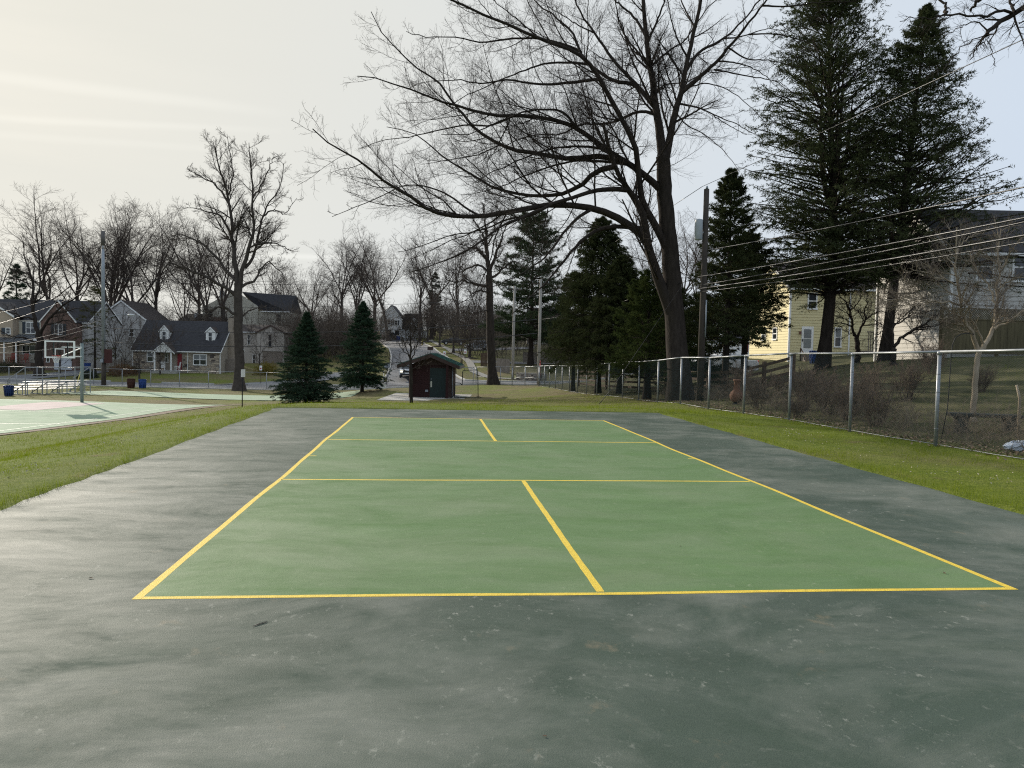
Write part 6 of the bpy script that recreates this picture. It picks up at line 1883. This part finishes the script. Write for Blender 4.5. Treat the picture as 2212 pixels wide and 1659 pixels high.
def sign(px, d, h, w, sh, label, name='street_sign', post=BLACK, face=None, pr=.03, edge=False, mark=None, lift=None):
    g = gp(px, d)
    z = lift if lift is not None else g[2]
    o = empty(name, (g[0], g[1], z-.05), -YAW+(1.25 if edge else 0), label, 'sign')
    MB().tube([(0, 0, 0), (0, 0, h)], pr, 6).build('post', post, o)
    MB().box(-w/2, w/2, -.05, -.035, h-sh, h).build('panel', face or WHITE, o)
    if mark: MB().box(-w*.3, w*.3, -.056, -.051, h-sh*.75, h-sh*.45).build('marking', mark, o)
    return o
REDM = pmat('sign_red', (.40,.05,.05), .6, .1, 3)
sign(523, 40, 2.15, .32, .40, 'small white sign on a black post at the court corner', edge=True, post=BLACK)
sign((450+1737/3.016)/1.8228, 89, 2.2, .30, .55, 'white no parking sign in front of the tan house', mark=REDM, post=WOODB)
sign((1650+540/3.016)/1.8228, 93, 2.6, .32, .48, 'white no parking sign right of the shed roof', mark=REDM, lift=at((1650+540/3.016)/1.8228, (1050+1235/3.016)/1.8228, 93)[2])
sign((1650+294/3.016)/1.8228, 104, 1.7, .32, .48, 'white no parking sign above the shed roof ridge', mark=REDM)
g = gp((1050+1425/3.016)/1.8228, 87.5)
o = empty('stop_sign', (g[0], g[1], g[2]-.05), -YAW, 'back of a grey octagonal stop sign by the taller spruce', 'sign')
MB().tube([(0, 0, 0), (0, 0, 2.55)], .04, 6).build('post', BLACK, o)
MB().prism([(.38*math.cos(math.pi/8+k*math.pi/4), 2.3+.38*math.sin(math.pi/8+k*math.pi/4)) for k in range(8)], 'y', .05, .062).build('panel', STEELP, o)
sign((1050+1456/3.016)/1.8228, 95, 2.9, .08, .5, 'plain dark post on the grass island at the junction', face=BLACK, name='marker_post')
sign((1650+125/3.016)/1.8228, 110, 1.9, .8, .5, 'dark estate sign hanging between two posts on the hill verge', face=TRIMB, name='estate_sign')
# yellow hydrant and blue bin on the hill, roadside bollard
g = gp((1650+10/3.016)/1.8228+3, 150)
o = empty('fire_hydrant', g, 0, 'yellow fire hydrant at the top of the hill pavement', 'hydrant')
YP_ = pmat('hydrant_yellow', (.42,.32,.04), .6, .1, 3)
MB().lathe([(.17, 0), (.17, .06), (.13, .08), (.13, .62), (.16, .64), (.13, .74), (.05, .84), (.04, .9)], n=12).build('barrel', YP_, o)
for s_ in (-1, 1): MB().tube([(s_*.12, 0, .48), (s_*.24, 0, .48)], .07, 8).build('nozzle', YP_, o)
bin_((1050+1553/3.016)/1.8228, 166, BLUE, 'blue bin before the white hill house', 1.0, .4)
g = gp((1650+498/3.016)/1.8228, 100)
bo_ = MB().lathe([(.17, 0), (.17, .95), (.12, 1.0), (.02, 1.02)], n=10).build('timber_bollard', WOODO); bo_.location = g
tag(bo_, 'short timber bollard on the verge right of the shed roof', 'bollard')
cb = MB().box(-.19, .19, -.19, .19, -.1, .45).box(-.21, .21, -.21, .21, .45, .5).build('utility_box', WHITE)
g = gp((1050+1386/3.016)/1.8228, 71); cb.location = g; tag(cb, 'small white utility box on the grass right of the taller spruce', 'utility box')

# ------------------------------------------------------------------ cars
def car(px, d, rz, paint, label, name='parked_car', lights=False, suv=True, L=4.6, Wd=1.86, Hh=1.72, lift=None):
    g = gp(px, d)
    c = empty(name, (g[0], g[1], (lift if lift is not None else g[2])+.06), -YAW+rz, label, 'car')
    a = L/2
    low = [(-a, .45), (-a+.05, .30), (a-.05, .30), (a, .5), (a-.02, .85), (a-.1, 1.0), (-a+1.05, 1.05), (-a+.25, .92), (-a, .75)]
    cab = [(-a+1.0, 1.0), (-a+1.75, Hh-.04), (-a+2.2, Hh), (a-.75, Hh-.02), (a-.2, 1.0)] if suv else [(-a+1.1, .98), (-a+1.95, 1.40), (a-1.4, 1.42), (a-.7, .98)]
    # front of the car looks to -y: profile runs along y
    bo = MB().prism(low, 'x', -Wd/2, Wd/2).build('body', paint, c, .06)
    cb_ = MB()
    n = len(cab); ins = [.06 if z < 1.1 else .20 for y, z in cab]
    vs = [(-Wd/2+i_, y, z) for (y, z), i_ in zip(cab, ins)]+[(Wd/2-i_, y, z) for (y, z), i_ in zip(cab, ins)]
    cb_.add(vs, [tuple(range(n)), tuple(range(2*n-1, n-1, -1))]+[(k, n+k, n+(k+1) % n, (k+1) % n) for k in range(n)])
    cb_.build('cabin', paint, c, .03)
    y0, z0 = cab[0]; y1, z1 = cab[1]
    def quad(p, nm, mt, par): MB().add(p, [(0, 1, 2, 3)]).build(nm, mt, par)
    e = .012
    quad([(-Wd/2+.16, y0+.06-e*3, z0+.06), (Wd/2-.16, y0+.06-e*3, z0+.06), (Wd/2-.28, y1-.05-e*3, z1-.05), (-Wd/2+.28, y1-.05-e*3, z1-.05)], 'windscreen', GLASS, c)
    for s_ in (-1, 1):
        x0, x1 = s_*(Wd/2-.05), s_*(Wd/2-.19)
        quad([(x0*1.0, y0+.35, z0+.08), (x0, cab[-1][0]-.25, z0+.08), (x1, cab[-2][0]-.15, cab[-2][1]-.1), (x1, y1+.12, z1-.08)], 'side_window', GLASS, c)
        for yy in (-a+.85, a-.85):
            wh = MB().tube([(s_*(Wd/2-.2), yy, .30), (s_*(Wd/2+.015), yy, .30)], .345, 18).build('wheel', BLACK, c)
            MB().tube([(s_*(Wd/2+.016), yy, .30), (s_*(Wd/2+.03), yy, .30)], .21, 12).build('rim', ALU, wh)
        MB().box(min(s_*(Wd/2-.1), s_*(Wd/2-.5)), max(s_*(Wd/2-.1), s_*(Wd/2-.5)), -a-.03, -a+.06, .66, .84).build('headlight', HEADL if lights else ALU, c)
        MB().box(min(s_*(Wd/2-.08), s_*(Wd/2-.25)), max(s_*(Wd/2-.08), s_*(Wd/2-.25)), a-.02, a+.02, .8, 1.0).build('tail_light', REDM, c)
        MB().box(min(s_*(Wd/2), s_*(Wd/2+.2)), max(s_*(Wd/2), s_*(Wd/2+.2)), y0+.35, y0+.5, 1.05, 1.2).build('mirror', paint, c)
    MB().box(-.55, .55, -a-.04, -a+.02, .62, .84).build('grille', BLACK, c)
    MB().box(-Wd/2+.1, Wd/2-.1, -a-.05, -a+.05, .30, .52).build('bumper', BLACK, c)
    MB().box(-.26, .26, -a-.06, -a-.04, .50, .62).build('number_plate', WHITE, c)
    return c
HEADL = emit_mat('lit_headlight', (1.0, .88, .62), 2.2)
def paintm(n, c): return pmat(n, c, .28, .05, 1, spec=.6)
car(881, 92, .10, paintm('silver_paint', (.50,.52,.55)), 'silver car with lit headlights driving down the hill road', 'approaching_car', True, lift=at(881, 816, 92)[2])
car((1050+1455/3.016)/1.8228, 168, 2.9, paintm('black_paint', (.015,.016,.018)), 'dark car parked before the white hill house')
car((1650+690/3.016)/1.8228, 137, -1.2, paintm('grey_paint', (.28,.30,.33)), 'grey car parked left of the corner tree on the hill drive')
car((1650+395/3.016)/1.8228, 150, -1.4, paintm('navy_paint', (.02,.024,.035)), 'dark car parked up the hill behind the street trees', suv=False, Hh=1.42)
car(1557, 52, -1.35, paintm('white_paint_car', (.62,.63,.64)), 'white car parked behind the rail fence under the conifers', suv=False, Hh=1.42)

# ------------------------------------------------------------------ chain link fences
def link_mesh(w, h, dia, r, n=3):
    nwire = int(round(w/dia)); step = dia*.5*1.02
    K = int(h/step)+1
    P = np.empty((nwire, K, 3)); R = np.full((nwire, K), r)
    k = np.arange(K)
    for i in range(nwire):
        s_ = 1 if i % 2 == 0 else -1
        P[i, :, 0] = (i+.5)*w/nwire+np.where(k % 2 == 0, -1, 1)*dia*.5*s_*1.0
        P[i, :, 1] = np.where(k % 2 == 0, -1, 1)*r*s_*.6
        P[i, :, 2] = k*h/(K-1)
    V, Fq = tubes(P, R, n)
    return np_mesh('chain_link', V, [Fq])
FH = 1.83
def fence(name, pts, mesh, wire, label, cat='fence', cap=True, midrail=False, tension=True):
    b0 = pts[0]
    z0 = tz(*b0)
    root = empty(name, (b0[0], b0[1], z0), 0, label, cat)
    pm = MB().tube([(0, 0, -.15), (0, 0, FH-.03)], .036, 10).lathe([(.045, 0), (.045, .05), (.03, .075), (.005, .085)], (0, 0, FH-.06), 10).mesh('post')
    pm.materials.append(STEEL)
    tie = MB().tube([(.04*math.cos(a), .04*math.sin(a), 0) for a in np.linspace(0, 2*math.pi, 9)], .004, 4, False).mesh('tie_wire'); tie.materials.append(STEEL)
    for k, p in enumerate(pts):
        z = tz(*p)-z0
        o = link('post', pm, None, root); o.location = (p[0]-b0[0], p[1]-b0[1], z)
        if k < len(pts)-1:
            q = pts[k+1]; zq = tz(*q)-z0
            A = np.array((p[0]-b0[0], p[1]-b0[1], z)); B = np.array((q[0]-b0[0], q[1]-b0[1], zq))
            d = B-A; ln = np.linalg.norm(d); yaw = math.atan2(d[1], d[0]); pit = -math.asin(d[2]/ln)
            MB().tube([A+(0, 0, FH), B+(0, 0, FH)], .024, 8).build('top_rail', STEEL, root)
            if midrail: MB().tube([A+(0, 0, FH*.45), B+(0, 0, FH*.45)], .02, 8).build('mid_rail', STEEL, root)
            if tension: MB().tube([A+(0, 0, .05), A+d*.5+(0, 0, .04), B+(0, 0, .05)], .007, 5).build('tension_wire', STEEL, root)
            o = link('chain_link', mesh, wire, root)
            o.location = A+np.array((0, 0, .04)); o.rotation_euler = (0, pit, yaw); o.scale = (ln/3.05, 1, 1)
            tag(o, kind='stuff')
            if k < 8 and name == 'chain_link_fence':
                for zz in (.35, .7, 1.05, 1.4):
                    t_ = link('tie_wire', tie, None, root); t_.location = (p[0]-b0[0], p[1]-b0[1], z+zz)
    return root
lm1 = link_mesh(3.05, 1.80, .036, .0021)
lm2 = link_mesh(3.05, 1.76, .05, .0018)
pts = [(11.55, 8.67+3.05*k) for k in range(-6, 19)]
fence('chain_link_fence', pts, lm1, WIRE_GREEN, 'long chain link fence with steel posts and green wire right of the court')
fp = [cw(-66, 82.0), cw(-40, 80.6), cw(-20, 79.6), cw(-4.0, 78.4)]
def resample(P, step):
    P = np.array(P); s = np.concatenate([[0], np.cumsum(np.linalg.norm(np.diff(P, axis=0), axis=1))])
    n = int(round(s[-1]/step)); t = np.linspace(0, s[-1], n+1)
    return [(float(np.interp(v, s, P[:, 0])), float(np.interp(v, s, P[:, 1]))) for v in t]
fence('street_fence', resample(fp, 3.05), lm2, WIRE_GREY, 'grey chain link fence along the street on the left', tension=False)
ce = pts[-1]
fence('gate_fence', resample([cw(-4.0+.3, 78.3), cw(-1.2, 77), (ce[0]-.05, ce[1]+.02)], 3.05), lm2, WIRE_GREY, 'grey chain link fence with middle rail behind the corner tree', midrail=True, tension=False)

# ------------------------------------------------------------------ timber fences
def board_fence(name, px0, d0, px1, d1, h, bw, gap, mat, label, base=None, rails=True, point=False, lattice=0., post_every=2.4, tops=None):
    A = np.array(gp(px0, d0)); B = np.array(gp(px1, d1))
    if base is not None: A[2], B[2] = base
    L_ = np.linalg.norm((B-A)[:2]); yaw = math.atan2(B[1]-A[1], B[0]-A[0])
    root = empty(name, A, yaw, label, 'fence')
    dz = (B[2]-A[2])/L_
    bmsh = (MB().prism([(0, 0), (bw, 0), (bw, h-.07), (bw/2, h), (0, h-.07)], 'y', -.012, .012) if point else MB().box(0, bw, -.012, .012, 0, h)).mesh('board')
    bmsh.materials.append(mat)
    n = int(L_/(bw+gap))
    for k in range(n):
        o = link('board', bmsh, None, root); x = k*(bw+gap)
        o.location = (x, random.uniform(-.004, .004), dz*x+random.uniform(-.015, .015))
    if rails:
        for zz in (h*.2, h*.8): MB().beam((0, .04, zz), (L_, .04, zz+dz*L_), .04, .09, (0, 0, 1)).build('rail', mat, root)
    for k in range(int(L_/post_every)+1):
        x = k*post_every; MB().box(x-.05, x+.05, .02, .12, dz*x-.1, dz*x+h+lattice+.05).build('post', mat, root)
    if lattice:
        lt = MB(); s_ = .10
        for k in range(int(L_/s_)):
            x = k*s_
            lt.beam((x, -.004, h+.02), (x+lattice, -.004, h+lattice), .038, .008, (0, 1, 0)); lt.beam((x+lattice, .008, h+.02), (x, .008, h+lattice), .038, .008, (0, 1, 0))
        lo = lt.build('lattice', mat, root); tag(lo, kind='stuff')
        MB().beam((0, 0, h+lattice+.02), (L_, 0, h+lattice+.02), .05, .04).build('cap_rail', mat, root)
        MB().beam((0, -.005, h+.0), (L_, -.005, h+.0), .06, .05).build('cap_rail', mat, root)
    return root
zfb = at(2060, 764, 31)[2]
board_fence('privacy_fence', 2030, 31, 2400, 31.5, 1.40, .14, .006, WOODO, 'olive brown board fence with lattice top before the white house', (zfb, zfb+.05), lattice=.42)
board_fence('picket_fence', (1235/3.016)/1.8228, 99, (1575/3.016)/1.8228, 98.4, 1.7, .13, .06, WOODG, 'grey picket fence between the antenna pole and the stone cottage', point=True)
board_fence('stockade_fence', (1650+915/3.016)/1.8228, 96, (1650+1085/3.016)/1.8228, 95, 1.75, .15, .01, WOODG, 'pale weathered stockade fence behind the left utility pole', point=True)
board_fence('stockade_fence', (1650+730/3.016)/1.8228, 101, (1650+815/3.016)/1.8228, 101, 1.75, .15, .01, WOODB, 'short dark board fence left of the corner tree trunk')
board_fence('stockade_fence', (1650+1230/3.016)/1.8228, 108, 1250, 106, 1.5, .15, .01, WOODG, 'grey board fence on the lawn behind the right utility pole')
# split rail fence in the garden on the right
def rail_fence(name, pts, label, mat=WOODB, h=1.25, nr=4):
    b0 = np.array(pts[0]); root = empty(name, b0, 0, label, 'fence')
    for k, p in enumerate(pts):
        p = np.array(p)-b0
        MB().box(p[0]-.07, p[0]+.07, p[1]-.07, p[1]+.07, p[2]-.1, p[2]+h+.1).build('post', mat, root)
        if k:
            for q in range(nr):
                z = h*(q+.8)/nr
                MB().beam(pr_+(0, 0, z), p+(0, 0, z), .05, .12).build('rail', mat, root)
        pr_ = p
rail_fence('rail_fence', [gp(px, d) for px, d in ((1250, 60), (1310, 52), (1380, 45), (1450, 40), (1530, 36), (1590, 34.5), (1650, 33.5), (1712, 32.5))], 'dark horizontal rail fence between the garden and the conifers')
# low stone wall at the corner
g0, g1 = np.array(gp((1650+1150/3.016)/1.8228, 86.5)), np.array(gp((1650+1500/3.016)/1.8228, 85.5))
sw = empty('stone_wall', g0, math.atan2(g1[1]-g0[1], g1[0]-g0[0]), 'low dry stone wall between the two pale utility poles', 'wall')
Lw = np.linalg.norm((g1-g0)[:2])
core = MB().box(0, Lw, .08, .55, -.3, .95).build('core', stm[3].materials[0], sw)
z = 0.
while z < .95:
    rh = random.uniform(.14, .22); x = 0
    while x < Lw-.1:
        w_ = min(random.uniform(.2, .5), Lw-x)
        o = bpy.data.objects.new('stone', stm[random.choice((1, 3, 3, 4, 5))]); COL.objects.link(o); o.parent = sw
        o.location = (x, .08, z); o.scale = (w_-.02, 1.4, rh-.02); x += w_
    z += rh

# ------------------------------------------------------------------ garden things behind the fence
g = gp(1592, 28.0)
TERRA = pmat('terracotta', (.17,.082,.048), .85, .25, 4, .3, 15)
ck = empty('clay_stove', g, .6, 'terracotta clay garden stove with a tall neck behind the fence', 'garden stove'); ck.scale = (.82, .82, .86)
MB().lathe([(.12, .10), (.22, .14), (.29, .28), (.30, .40), (.24, .54), (.15, .64), (.125, .78), (.13, .98), (.165, 1.02), (.16, 1.07), (.12, 1.07)], n=20).build('body', TERRA, ck)
MB().lathe([(.14, -.05), (.16, .0), (.13, .10)], n=12).build('stand', BLACK, ck)
MB().tube([(.11*math.cos(a), -.29, .33+.10*math.sin(a)) for a in np.linspace(0, 2*math.pi, 17)], .02, 6).build('mouth_rim', TERRA, ck)
# stone bench
g = gp(2132, 17.8)
bn = empty('stone_bench', g, -YAW-.25, 'low grey stone bench on two blocks behind the fence at right', 'bench')
BST = pmat('mossy_bench_stone', (.055,.056,.046), .9, .3, 6, .4, 20)
MB().box(-.78, .78, -.19, .19, .36, .44).build('seat', BST, bn, .015)
for s_ in (-1, 1):
    MB().prism([(s_*.5-.13, -.05), (s_*.5+.13, -.05), (s_*.5+.10, .18), (s_*.5+.14, .36), (s_*.5-.14, .36), (s_*.5-.10, .18)], 'y', -.15, .15).build('leg', BST, bn)
# shepherd's hook
P0 = np.array(gp(2037, 16.2))
hook = [P0+(0, 0, -.1)]
for x, y in ((1300, 1500), (1322, 1200), (1340, 930), (1352, 830), (1385, 755), (1440, 718), (1500, 708), (1550, 715), (1582, 722), (1578, 706)):
    px, py = cF(x, y); hook.append(at(px, py, 16.2))
hk = MB().tube(hook, .009, 6).build('garden_hook', BLACK); tag(hk, 'thin black curved garden hook behind the fence at right', 'garden hook')
# leaning garden stake and crumpled bag at the right corner
P0 = np.array(gp(2206, 15.6))
stake = MB().tube([P0+(0, 0, -.1), at(2203, 860, 15.6), at(2196, 832, 15.6)], [.03, .028, .022], 7).build('garden_stake', BARK_L); tag(stake, 'short pale wooden stake at the right edge behind the fence', 'stake')
bgv = MB().sphere((0, 0, .07), (.24, .15, .10), 14, 9)
rb = np.random.default_rng(3)
bgv.v = [(x+rb.normal(0, .018), y+rb.normal(0, .018), max(0, z+rb.normal(0, .018))) for x, y, z in bgv.v]; bgv.sm = [False]*len(bgv.f)
gb = gp(2204, 14.0)
bgm = bgv.build('plastic_bag', pmat('white_blue_plastic', (.62,.63,.65), .35, .05, 9, tint=(.40,.50,.62))); bgm.location = gb
tag(bgm, 'crumpled white and blue plastic bag at the fence foot, far right', 'bag')
# guy wire and anchor in the grass
gA = np.array(gp(1412, 30.5)); gA = at((2050+935/3.016)/1.8228, (1050+1645/3.016)/1.8228, 28.5)
gz = MB().tube([at((2050+935/3.016)/1.8228, 872, 28.5), at((2050+1075/3.016)/1.8228, (1050+1460/3.016)/1.8228, 29.2), at(1512, 560, 31)], [.014, .010, .005], 6).build('guy_wire', BLACK)
tag(gz, 'guy wire with anchor rod rising from the grass to the transformer pole', 'guy wire')
# garden bins near the yellow house steps
bin_((2650+1683/3.016)/1.8228, 50, BLUE, 'blue barrel beside the yellow house steps', .9, .4)

# ------------------------------------------------------------------ small things on the court
ht = MB().tube([(.0, 0, .006), (.05, .012, .006), (.10, .018, .006), (.125, .01, .006), (.10, .0, .006), (.05, .0, .006), (.0, 0, .006)], .0022, 6).build('hair_tie', BLACK)
p = at(546, 1354, 1); t_ = (0-CAM[2])/(p-CAM)[2]; p = CAM+(p-CAM)*t_
ht.location = p; ht.rotation_euler[2] = .75; ht.scale = (.8, .8, .7); tag(ht, 'thin black elastic hair tie lying on the near left court', 'hair tie')
LEAFM = pmat('dry_leaf', (.12,.075,.045), .9, .3, 8)
for k, (px, py, s_, lab) in enumerate(((196, 1249, .017, 'dark dry leaf on the left of the court surround'), (2040, 1238, .018, 'dark curled stem near the right corner of the green court'),
                                  (1177, 1590, .010, 'tiny dry leaf at the bottom of the picture, left of centre'), (1470, 1180, .010, 'tiny dry leaf on the green near the centre line'))):
    p = at(px, py, 1); t_ = (.004-CAM[2])/(p-CAM)[2]; p = CAM+(p-CAM)*t_
    m = MB().add([(-1, 0, .1), (-.3, .5, .5), (.6, .4, .3), (1.2, 0, .6), (.5, -.45, .2), (-.4, -.5, .6), (0, 0, .05)], [(0, 6, 1), (1, 6, 2), (2, 6, 3), (3, 6, 4), (4, 6, 5), (5, 6, 0)])
    o = m.build('dry_leaf', LEAFM); o.location = p; o.scale = (s_, s_, s_*.6); o.rotation_euler[2] = k*1.3
    tag(o, lab, 'leaf', 'dry leaves on the court')

# ------------------------------------------------------------------ grass blades, dead leaves
GRASS = leaf_mat('grass_blades', (.125,.180,.010), (.225,.270,.026), (.32,.26,.12), 9, .45, .20, .55)
def blades(seed, n, dmin, dmax, h0, h1):
    r = np.random.default_rng(seed)
    d = np.exp(r.uniform(math.log(dmin), math.log(dmax), n)); a = r.uniform(-.80, .80, n)
    X = CAM[0]+d*np.sin(a+YAW); Y = CAM[1]+d*np.cos(a+YAW)
    ok = ~((X > PX0+.05) & (X < PX1-.05) & (Y > PY0) & (Y < PY1-.0))
    # keep off the basketball court and its earth strip
    latc = (X-CAM[0])*math.cos(YAW)-(Y-CAM[1])*math.sin(YAW); dc = (X-CAM[0])*math.sin(YAW)+(Y-CAM[1])*math.cos(YAW)
    edge = np.interp(dc, [24, 32, 38, 44, 50.6], [-22.2, -21.2, -20.3, -19.6, -18.9])
    ok &= ~((latc < edge+1.2+r.normal(0, .25, n)) & (dc > 20) & (dc < 51.5))
    ok &= ~((X > 11.75) & (r.random(n) < .8))
    pz = np.sin(X*2.1+1.7*np.sin(Y*1.3))*np.sin(Y*1.7+1.5*np.cos(X*1.1))+.5*np.sin(X*5.3+Y*2.2)*np.sin(Y*4.1-X*1.9)
    ok &= ~((pz < -.62) & (r.random(n) < .75) & (np.minimum(np.abs(X-PX0), np.abs(X-PX1)) > .35))
    X, Y, d = X[ok], Y[ok], d[ok]
    Z = terr(X, Y)
    m = len(X)
    patch = .5+.5*np.sin(X*1.3+np.sin(Y*.9)*2)*np.sin(Y*1.1+np.cos(X*.7)*2)
    edgek = np.clip(1-np.minimum(np.minimum(np.abs(X-PX0), np.abs(X-PX1))+10*((Y > PY1+.4)), np.abs(Y-PY1)+10*((X < PX0-.4) | (X > PX1+.4)))/.25, 0, 1)
    hgt = r.uniform(h0, h1, m)*(.5+.8*patch+.7*edgek)*np.where(r.random(m) < .06, 1.7, 1.0)
    w = np.maximum(.0045, d*.00042)*r.uniform(.7, 1.3, m)
    az = r.random(m)*2*np.pi; ln = r.uniform(.1, .8, m)*hgt
    P = np.stack([X, Y, Z-.01], 1)
    wx = np.stack([np.cos(az), np.sin(az), 0*az], 1)*w[:, None]*.5
    lean = np.stack([np.cos(az+1.3), np.sin(az+1.3), 0*az], 1)*ln[:, None]
    V = np.stack([P-wx, P+wx, P+lean+np.stack([0*X, 0*X, hgt], 1)], 1).reshape(-1, 3)
    return np_mesh('grass', V, [np.arange(len(V)).reshape(-1, 3)])
go = link('grass', blades(5, 460000, 6.0, 48, .035, .085), GRASS)
tag(go, 'short spring grass round the court, green with straw patches', 'grass', kind='stuff')
def litter(seed, n, boxes, size, mat, name, label):
    r = np.random.default_rng(seed)
    X = np.concatenate([r.normal(c[0], c[2], n) for c in boxes]); Y = np.concatenate([r.normal(c[1], c[3], n) for c in boxes])
    ok = ~((X > PX0-.02) & (X < PX1+.02) & (Y < PY1) & (Y > PY0))
    X, Y = X[ok], Y[ok]; Z = terr(X, Y)+r.uniform(.015, .07, len(X)); m = len(X)
    c = np.stack([X, Y, Z], 1); u = unit(r.normal(size=(m, 3))*np.array([1, 1, .35])); v = unit(np.cross(u, r.normal(size=(m, 3))*np.array([.4, .4, 1])))
    s_ = r.uniform(.5, 1.3, m)[:, None]*size
    V = np.stack([c-u*s_, c-v*s_*.45, c+u*s_, c+v*s_*.45], 1).reshape(-1, 3)
    o = link(name, np_mesh(name, V, [np.arange(len(V)).reshape(-1, 4)]), mat)
    tag(o, label, 'leaves', kind='stuff')
litter(8, 260, [(12.0, y, .30, .9) for y in np.arange(2, 30, 1.6)], .035, pmat('fallen_leaves', (.17,.105,.065), .9, .4, 9, tint=(.36,.27,.18)), 'leaf_litter', 'brown fallen leaves gathered along the foot of the fence')
litter(9, 90, [(-3.3, 5.0, .35, .7), (-3.6, 8.5, .3, .5), (-4.0, 3.0, .3, .4), (-3.2, 11.5, .3, .6), (9.4, 8, .4, .8), (9.6, 5, .4, .6), (9.8, 11, .4, .6)], .016, pmat('straw_bits', (.36,.30,.20), .9, .3, 9, tint=(.55,.50,.40)), 'straw_litter', 'pale dry straw scattered in the grass beside the court')
